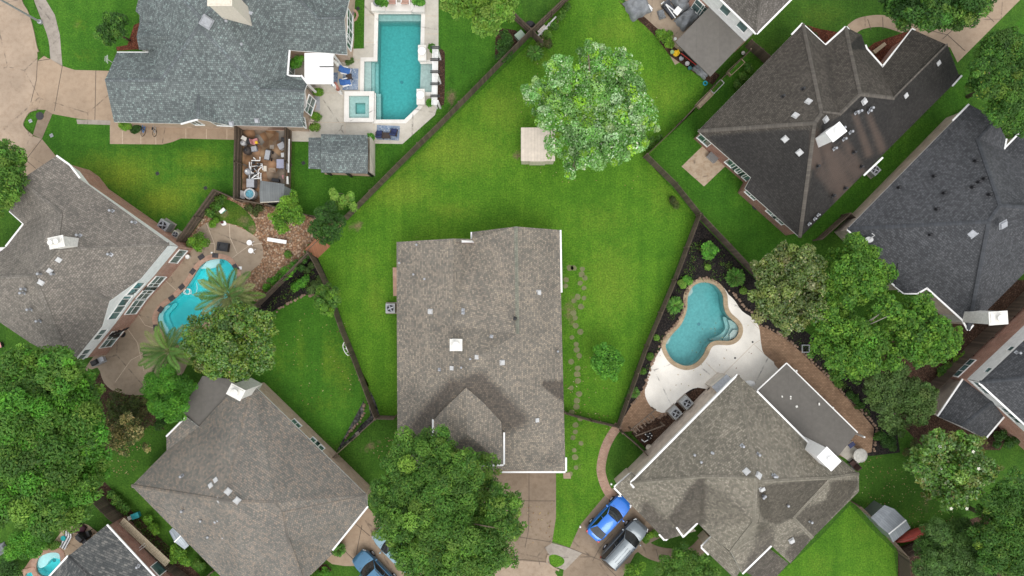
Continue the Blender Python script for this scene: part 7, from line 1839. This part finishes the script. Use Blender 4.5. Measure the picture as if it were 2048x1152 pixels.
# red canoe, upturned
r=thing('canoe','red canoe lying upturned beside the metal shed','canoe',(*G(1823,1068),.0))
m=MB(); a=Vector(P(1787,1083,.3)); b=Vector(P(1860,1052,.3)); d=b-a; L=d.length; d.normalize(); nv=Vector((-d.y,d.x,0)); n=18; rows=[]
for i in range(n+1):
    t=i/n; w=.46*max(.0,math.sin(math.pi*t))**.75; bow=-.10*math.sin(math.pi*t)
    rows.append([a+d*(L*t)+nv*(w*math.cos(q)+bow)+Vector((0,0,.02+(.12+.36*math.sin(math.pi*t)**.5)*math.sin(q))) for q in [math.pi*j/10 for j in range(11)]])
vs=[v for r_ in rows for v in r_]; m.add(vs,[(i*11+j,(i+1)*11+j,(i+1)*11+j+1,i*11+j+1) for i in range(n) for j in range(10)]); wparent(m.build('hull',paint('canoe_red',(.34,.055,.04),.5,var=.25),smooth=True),r)
m=MB(); m.tube([rows[i][5]+Vector((0,0,.015)) for i in range(1,n)],.025,6); wparent(m.build('keel',paint('canoe_keel',(.42,.12,.1),.6)),r)
m=MB(); m.tube([rows[i][10]+Vector((0,0,.015)) for i in range(n+1)],.03,6); m.tube([rows[i][0]+Vector((0,0,.015)) for i in range(n+1)],.03,6); wparent(m.build('gunwale',paint('canoe_gunwale',(.2,.04,.03),.6)),r)
# round metal table set
r=thing('round_table','large round silver metal table on the small corner patio','table',(*G(1713,907),0)); m=MB(); m.lathe([(.62,0),(.63,.03),(.58,.035),(.56,.02),(.02,.025)],(0,0,.7),30); m.build('table_top',paint('brushed_metal',(.36,.35,.32),.35,.5,var=.2),r); m=MB(); m.tube([(0,0,0),(0,0,.7)],.06); m.build('pedestal',M['galv'],r)
m=MB()
for k in range(3): m.bar((0,0,.15),(.4*math.cos(k*2.1),.4*math.sin(k*2.1),.02),.05,.03)
m.build('foot',M['galv'],r)
lounge('brown chair below the round silver table',1704,927,math.radians(130),paint('brown_cushion',(.06,.03,.025),.8),'dark',.6,.75,name='armchair')
bx('cooler_box','white and blue cooler above the round silver table','cooler',1699,888,(.6,.4,.4),math.radians(35),M['white'],lid=paint('navy_lid',(.02,.03,.1),.5))
# satellite like tarp and small bits on the white deck
r=thing('patio_heater','pale round parasol base at the roof corner of the patio','parasol',(*P(1499,767,0)[:2],0)); m=MB(); x,y=P(1499,767,2.2)[:2]; m.lathe([(.42,0),(.42,.03),(.25,.08),(.03,.12)],(x,y,2.2),24,sx=1.15,sy=.65,rz=.2); wparent(m.build('canopy',M['ventw']),r); m=MB(); m.tube([(x,y,0),(x,y,2.25)],.03); wparent(m.build('pole',M['galv']),r)
for lab,px,py in (('small dark deck drain near the pool steps',1505,684),('small dark deck drain in the middle of the white deck',1470,716)):
    x,y=G(px,py); m=MB(); m.lathe([(.09,0),(.09,.012),(.02,.012)],(x,y,.018),12); props(m.build('deck_drain',M['dark']),lab,'drain')
r=thing('pool_equipment','white pipes and black pump in the nook by the brick path','pool equipment',(*G(1297,878),0)); m=MB()
for L_p in ([(1283,879),(1289,884),(1302,876)],[(1290,868),(1297,874)],[(1299,866),(1304,872)]): m.tube([Z(a,b,.5) for a,b in L_p],.05,8)
wparent(m.build('pipe',PVC),r)
for px,py in ((1294,869),(1300,868),(1297,876)):
    m=MB(); p=P(px,py,.3); m.box((p.x,p.y,.35),(.3,.2,.4),.6); wparent(m.build('pump',M['black'],bevel=.03),r)
pot('round tan pot at the corner of the equipment nook',1296,893,.28,.4,M['cream'])
r=thing('nook_trellis','dark timber pergola frame over the equipment nook','trellis',(*G(1285,858),0)); m=MB()
for k in range(7):
    a=(1265+k*6,858-k*5.2); m.bar(Z(a[0],a[1],1.5),Z(a[0]+9,a[1]+10,1.5),.09,.06)
m.bar(Z(1262,860,1.45),Z(1312,818,1.45),.1,.1); m.bar(Z(1271,872,1.45),Z(1330,850,1.45),.1,.1); wparent(m.build('beams',M['fencewood']),r)
for px,py in ((1263,860),(1310,820),(1272,872),(1327,850)):
    m=MB(); p=P(px,py,1.4); m.box((p.x,p.y,.72),(.1,.1,1.44)); wparent(m.build('post',M['postwood']),r)
for lab,px,py,c in (('dark rounded planter urn by the white deck wall',1418,780,'dark'),('grey planter urn next to the dark urn',1409,791,'ventw')): pot(lab,px,py,.32,.6,M[c])
bx('path_light','small white garden light beside the garage corner','light',1222,967,(.14,.14,.3),0,M['white'],lid=M['white'])
bx('path_light','small white marker at the edge of the driveway','light',1160,1052,(.14,.14,.3),0,M['white'],lid=M['white'])
m=MB(); x,y=G(1610,697); ring_mesh(m,[(x-.28,y-.28),(x+.28,y-.28),(x+.28,y+.28),(x-.28,y+.28)],[(x-.36,y-.36),(x+.36,y-.36),(x+.36,y+.36),(x-.36,y+.36)],0,.2); o=props(m.build('square_planter',M['galv']),'small square metal frame in the mulch by the olive tree','planter frame')
# ================================================================== top patio (white sided house)
TARP=paint('grey_tarpaulin',(.20,.21,.22),.55,var=.35,nscale=1.6)
def tarp(label,px,py,a,b,h,rz):
    x,y=G(px,py); n=16; m=MB(); vs=[]; rg=random.Random(int(px))
    for i in range(n+1):
        for j in range(n+1):
            u=-1+2*i/n; v=-1+2*j/n; e=max(abs(u),abs(v)); zz=h*(1-max(0,(e-.72)/.28)**2)*(.82+.18*math.sin(u*4+rg.random()*.4)*math.cos(v*5))+.06*math.sin(u*9+v*7)+rg.uniform(-.03,.03)
            vs.append((u*a/2*(1+.04*math.sin(v*7)),v*b/2*(1+.04*math.cos(u*8)),max(.01,zz)))
    m.add(vs,[(i*(n+1)+j,(i+1)*(n+1)+j,(i+1)*(n+1)+j+1,i*(n+1)+j+1) for i in range(n) for j in range(n)])
    o=m.build('furniture_cover',TARP,smooth=True); o.location=(x,y,0.01); o.rotation_euler=(0,0,rz); return props(o,label,'covered furniture')
tarp('grey tarpaulin heap at the left of the top patio',1275,15,2.1,1.9,.8,.5); tarp('grey tarpaulin heap at the top of the patio by the white siding',1367,5,1.9,1.5,.8,.6); tarp('grey tarpaulin heap beside the grey patio roof',1373,39,2.0,1.3,.75,.7); tarp('small grey rock shaped cover in the middle of the top patio',1322,30,.6,.8,.45,.3)
r=thing('plumbing_pipes','white angled pipe frame lying over the dark lounger on the top patio','pipe frame',(*G(1340,20),0)); m=MB()
for a,b in (((1327,3),(1351,36)),((1327,4),(1349,22)),((1322,8),(1328,4)),((1297,9),(1305,18)),((1299,13),(1304,22))): m.tube([Z(*a,.7),Z(*b,.7)],.05,8)
wparent(m.build('pipe',PVC),r); m=MB(); p=P(1355,22,.6); m.box((p.x,p.y,.62),(.55,.7,.1),math.radians(-40)); wparent(m.build('plate',M['white'],bevel=.02),r)
lounge('dark grey lounger under the white pipes on the top patio',1339,22,math.radians(-50),paint('charcoal_cushion',(.08,.085,.1),.8),'dark',.8,1.6)
r=thing('child_seat','yellow plastic toy seat at the edge of the bed','toy',(*G(1351,108),0)); m=MB(); m.lathe([(.24,0),(.28,.2),(.24,.24),(.18,.14),(.02,.12)],(0,0,0),14); m.build('seat',YEL,r); m=MB(); m.box((.2,.1,.3),(.08,.4,.35),.4); m.build('backrest',YEL,r,bevel=.03)
pot('pale green pot beside the yellow toy seat',1343,106,.18,.3,paint('pale_green',(.35,.5,.25),.6)); pot('upper grey pot by the bed under the patio roof',1361,119,.2,.3,M['grey']); pot('middle clear grey pot by the bed under the patio roof',1373,129,.2,.3,M['ventw']); pot('lower dark teal pot by the bed under the patio roof',1378,138,.18,.3,paint('teal_dark',(.05,.15,.16),.5))
r=thing('garden_wagon','red framed wagon half under the grey patio roof','wagon',(*G(1378,117),0),math.radians(-38)); m=MB(); m.box((0,0,.45),(1.7,.6,.06)); m.build('bed',M['black'],r)
for a in (-1,1):
    m=MB(); m.box((0,a*.3,.55),(1.75,.05,.1)); m.build('side_rail',paint('wagon_red',(.4,.04,.03),.5),r)
    for b in (-1,1):
        q=MB(); q.lathe([(.18,-.04),(.18,.04)],(0,0,0),14); o=q.build('wheel',TYRE,r); o.location=(b*.65,a*.36,.18); o.rotation_euler=(math.pi/2,0,0)
tarp('dark translucent sheet over boxes by the patio roof',1400,143,1.6,.7,.5,math.radians(-40))
r=thing('hose_reel','cyan ring on the lawn edge near the patio roof','hose',(*G(1410,167),0)); m=MB(); m.tube([(.17*math.cos(t*.45),.17*math.sin(t*.45),.08) for t in range(30)],.06,8); m.build('coil',paint('cyan_plastic',(.02,.33,.42),.5),r)
pot('white ring pot at the left corner of the patio roof',1349,80,.14,.3,M['white'])
def planter(label,a,b,w,h,mat,fill):
    A_=Vector(G(*a));B2=Vector(G(*b)); d=B2-A_; L=d.length; c=(A_+B2)/2; r=thing('raised_planter',label,'planter',(c.x,c.y,0),math.atan2(d.y,d.x))
    m=MB(); ring_mesh(m,[(-L/2+.05,-w/2+.05),(L/2-.05,-w/2+.05),(L/2-.05,w/2-.05),(-L/2+.05,w/2-.05)],[(-L/2,-w/2),(L/2,-w/2),(L/2,w/2),(-L/2,w/2)],0,h); m.build('box_frame',mat,r)
    m=MB(); m.prism([(-L/2+.06,-w/2+.06),(L/2-.06,-w/2+.06),(L/2-.06,w/2-.06),(-L/2+.06,w/2-.06)],.05,h-.1); m.build('fill',fill,r)
planter('long pale timber planter box at the lower end of the right fence',(1393,215),(1420,188),.55,.5,M['rawwood'],paint('dry_soil',(.33,.27,.19),.9,var=.3))
planter('grey green planter box in the middle of the right fence',(1421,187),(1442,165),.5,.5,M['ventw'],GR3)
planter('narrow timber planter box with plants near the grey patio roof',(1455,150),(1483,124),.55,.5,M['rawwood'],GR2)
for lab,px,py in (('white globe light by the fence corner near the planter',1485,107),('white globe at the foot of the top fence near the shrubs',1099,50),):
    x,y=G(px,py); m=MB(); m.lathe([(.02,0),(.13,.05),(.18,.15),(.13,.26),(.02,.3)],(x,y,.02),16); props(m.build('globe_light',M['white'],smooth=True),lab,'light')
bx('stone_pile','pink and white stone pile behind the top fence','stones',1085,62,(.9,.5,.3),math.radians(45),paint('pink_stone',(.45,.35,.3),.9,var=.35),lid=paint('white_stone',(.6,.55,.5),.9,var=.3))
m=MB(); x,y=G(1060,52); m.lathe([(.3,0),(.36,.3),(.3,.5),(.1,.55),(.02,.55)],(x,y,0),14,sx=1.3); props(m.build('trash_bag',M['black'],smooth=True),'black bag on the dark grass above the fence junction','bag')
m=MB(); x,y=G(1082,46); m.lathe([(.12,0),(.12,.3),(.02,.32)],(x,y,0),14); props(m.build('white_post',M['white']),'short white post on the grass above the fence junction','post')
r=thing('pvc_gutter','white gutter length lying along the top fence','pipe',(*G(1095,50),0)); m=MB(); m.tube([Z(1072,76,.3),Z(1102,44,.3),Z(1112,33,.3)],.07,8); wparent(m.build('pipe',PVC),r)
bx('utility_box','pale green utility box beside the diagonal fence','utility box',1040,76,(.8,.7,.7),math.radians(40),paint('utility_green',(.28,.36,.28),.6),lid=paint('utility_green_lid',(.33,.42,.33),.6))
# right house patio
bx('patio_table','grey slab table on the spotted patio','table',1424,315,(.95,.75,.5),math.radians(-42),M['grey'],lid=paint('slab_grey',(.17,.165,.16),.7))
m=MB(); x,y=G(1511,413); m.lathe([(.3,0),(.32,.04),(.28,.1),(.02,.12)],(x,y,0),18); props(m.build('fire_bowl',M['dark']),'dark round fire bowl on the grass below the brown roof house','fire bowl')
flat_thing('garden_bench','pale wooden plank bench in the red mulch bed','bench',[(1742,104),(1765,87),(1769,92),(1747,110)],.1,.35,M['rawwood'])
# bottom left corner
r=thing('sun_lounger','white lounger with grey stripes on the sand coloured patio','sun lounger',(*G(137,1076),0),math.radians(62)); m=MB(); m.box((-.25,0,.3),(1.3,.68,.08)); m.box((.62,0,.5),(.62,.68,.08),ry=-.7); m.build('mattress',lined('striped_canvas',(.7,.7,.7),.24,'V',.12,.7,width=.45,uvs=False,dirt=.02),r,bevel=.02)
for a in (-1,1):
    for b in (-1,1):
        q=MB(); q.box((a*.75,b*.28,.14),(.06,.06,.28)); q.build('leg',M['white'],r)
m=MB(); x,y=G(133,1073); m.lathe([(.2,0),(.24,.06),(.2,.1),(.02,.1)],(x,y,.4),16); props(m.build('pool_towel',paint('teal_towel',(.02,.3,.3),.9)),'folded teal towel lying on the striped lounger','towel')
r=thing('barbecue_grill','black barbecue grill on the sand coloured patio','grill',(*G(172,1070),0),math.radians(-40)); m=MB(); m.box((0,0,.45),(.95,.5,.8)); m.build('cabinet',M['black'],r,bevel=.03); m=MB(); m.box((0,0,.95),(.75,.5,.25),taper=.75); m.build('hood',M['dark'],r,bevel=.05); m=MB(); m.box((.6,0,.85),(.28,.45,.04)); m.build('shelf',M['dark'],r)
chair('dark metal chair behind the grill on the sand coloured patio',184,1063,math.radians(200),M['dark'])
m=MB(); x,y=G(163,1055); m.lathe([(.35,0),(.42,.2),(.36,.45),(.1,.5),(.02,.5)],(x,y,0),14,sx=1.4,rz=.5); props(m.build('grill_cover',paint('maroon_cover',(.06,.02,.03),.8),smooth=True),'dark maroon cover heap behind the grill','cover')
round_table('small pale green glass table beside the lounger',116,1087,.22,.45,paint('green_glass',(.4,.5,.42),.2))
tarp('blue tarpaulin at the left edge of the bottom corner',5,1097,.9,1.0,.4,.4); bpy.data.objects[-1] if False else None
bx('storage_bin','teal storage bin among the vegetable bed','bin',275,1029,(.7,.5,.45),math.radians(20),paint('teal_bin',(.02,.24,.28),.5),lid=paint('teal_lid',(.03,.3,.34),.5))
bx('plastic_bag','white bundle next to the teal bin','bundle',263,1034,(.4,.35,.3),.4,M['white'],lid=M['offwhite'])
r=thing('garden_shed','small grey corrugated lean to shed beside the speckled house','shed',(*G(358,1076),0)); 
cs=lined('corrugated_grey',(.36,.40,.43),.16,'U',.7,.4,.4,width=.3,uvs=True,dirt=.1); m=MB(); a=[P(338,1063,1.7),P(345,1056,1.75)]; c_=[P(349,1084,2.0),P(362,1071,2.05)]; d_=[P(369,1099,1.6),P(378,1091,1.65)]
for u,v in ((a,c_),(c_,d_)): L1=(v[0]-u[0]).length; L2=(u[1]-u[0]).length; m.add([u[0],u[1],v[1],v[0]],[(0,1,2,3)],0,[[(0,0),(L2,0),(L2,L1),(0,L1)]])
wparent(m.build('roof',cs),r); m=MB(); m.bar(c_[0]+Vector((0,0,.02)),c_[1]+Vector((0,0,.02)),.1,.05); wparent(m.build('ridge_cap',M['white']),r)
m=MB(); pl=[(q.x,q.y) for q in (a[0],a[1],d_[1],d_[0])]; m.prism(offset(pl if area2(pl)>0 else pl[::-1],-.06),0,1.55); wparent(m.build('wall',M['grey']),r)
r=thing('pool_equipment','black pool pump and grey control box beside the brick wall','pool equipment',(*G(335,1130),0))
for px,py,s,mt in ((339,1138,(.65,.5,.6),'grey'),(312,1104,(.4,.35,.4),'black'),(318,1107,(.3,.3,.35),'dark'),(330,1126,(.3,.25,.3),'black')):
    m=MB(); x,y=G(px,py); m.box((x,y,s[2]/2),s,math.radians(-45)); wparent(m.build('unit',M[mt],bevel=.03),r)
m=MB(); m.tube([Z(312,1110,.4),Z(317,1114,.4)],.06,8); m.tube([Z(328,1128,.4),Z(335,1126,.5),Z(334,1122,.5)],.06,8); m.tube([Z(298,1105,.5),Z(312,1094,.5)],.03,6); wparent(m.build('pipe',PVC),r)
bx('garden_hose_box','pale cylinder shaped box on the far right wall','box',2036,601,(.4,.35,.4),.6,M['white'],lid=PINK)
tank('round dark basin under the left tree by the fence',198,936,.32,.4,M['galv'],M['dark'],'basin')
bx('stone_block','pale stone block at the crape myrtle','stone',171,877,(.5,.4,.25),.6,M['offwhite'],lid=M['offwhite'])
bx('red_chair','pink flowers tub at the left edge below the taupe house','tub',3,690,(.5,.5,.4),.3,M['dark'],lid=PINK)
r=thing('brick_step','red brick step against the left wall of the central house','step',(*G(789,565),0)); m=MB(); m.prism(GS([(786,535),(795,535),(795,592),(787,592)]),0,.14); wparent(m.build('tread',M['copingred']),r)
flat_thing('concrete_pad','small concrete pad at the front corner of the central house','pad',[(1126,945),(1140,945),(1142,957),(1127,957)],.01,.05,CT)
flat_thing('stone_slab','pale slab by the fence corner at the deep lawn','slab',[(710,866),(717,862),(720,868),(714,873)],.02,.1,CGY)
bx('door_canopy','white canopy box on the side of the speckled house','canopy',654,905,(1.0,.5,.12),math.radians(-45),M['white'],z=2.5)
# ================================================================== light, sky, camera
w=bpy.data.worlds.new('World'); SC.world=w; w.use_nodes=True; nt=w.node_tree
bg=nt.nodes['Background']; sky=nt.nodes.new('ShaderNodeTexSky'); sky.sky_type='NISHITA'; sky.sun_disc=False
SUN_EL=math.radians(60); SUN_ROT=math.radians(160)
sky.sun_elevation=SUN_EL; sky.sun_rotation=SUN_ROT; sky.air_density=1.0; sky.dust_density=4.0; sky.ozone_density=1.0
hs=nt.nodes.new('ShaderNodeHueSaturation'); hs.inputs['Saturation'].default_value=.35
nt.links.new(sky.outputs[0],hs.inputs['Color'])
mxs=nt.nodes.new('ShaderNodeMix'); mxs.data_type='RGBA'; mxs.inputs[0].default_value=.8; mxs.inputs[7].default_value=(5.6,5.7,5.9,1)   # even overcast deck
nt.links.new(hs.outputs[0],mxs.inputs[6]); nt.links.new(mxs.outputs[2],bg.inputs['Color']); bg.inputs['Strength'].default_value=.15
sd=bpy.data.lights.new('sun','SUN'); sd.energy=.8; sd.angle=math.radians(30); sd.color=(1,.97,.92)
so=bpy.data.objects.new('sun',sd); COL.objects.link(so)
# sky texture: rotation measured clockwise from +Y
d=Vector((math.sin(SUN_ROT)*math.cos(SUN_EL),math.cos(SUN_ROT)*math.cos(SUN_EL),math.sin(SUN_EL)))
so.rotation_euler=(-d).to_track_quat('-Z','Y').to_euler()
cd=bpy.data.cameras.new('camera'); cd.sensor_fit='HORIZONTAL'; cd.sensor_width=36; cd.lens=36*FPX/2048; cd.clip_end=2000; cd.clip_start=.5
co=bpy.data.objects.new('camera',cd); COL.objects.link(co); co.location=(0,0,CAMH); co.rotation_euler=(0,0,0); SC.camera=co
SC.view_settings.view_transform='Standard'; SC.view_settings.look='None'; SC.view_settings.exposure=0.66; SC.view_settings.gamma=1.0
SC.cycles.max_bounces=6; SC.cycles.transparent_max_bounces=12
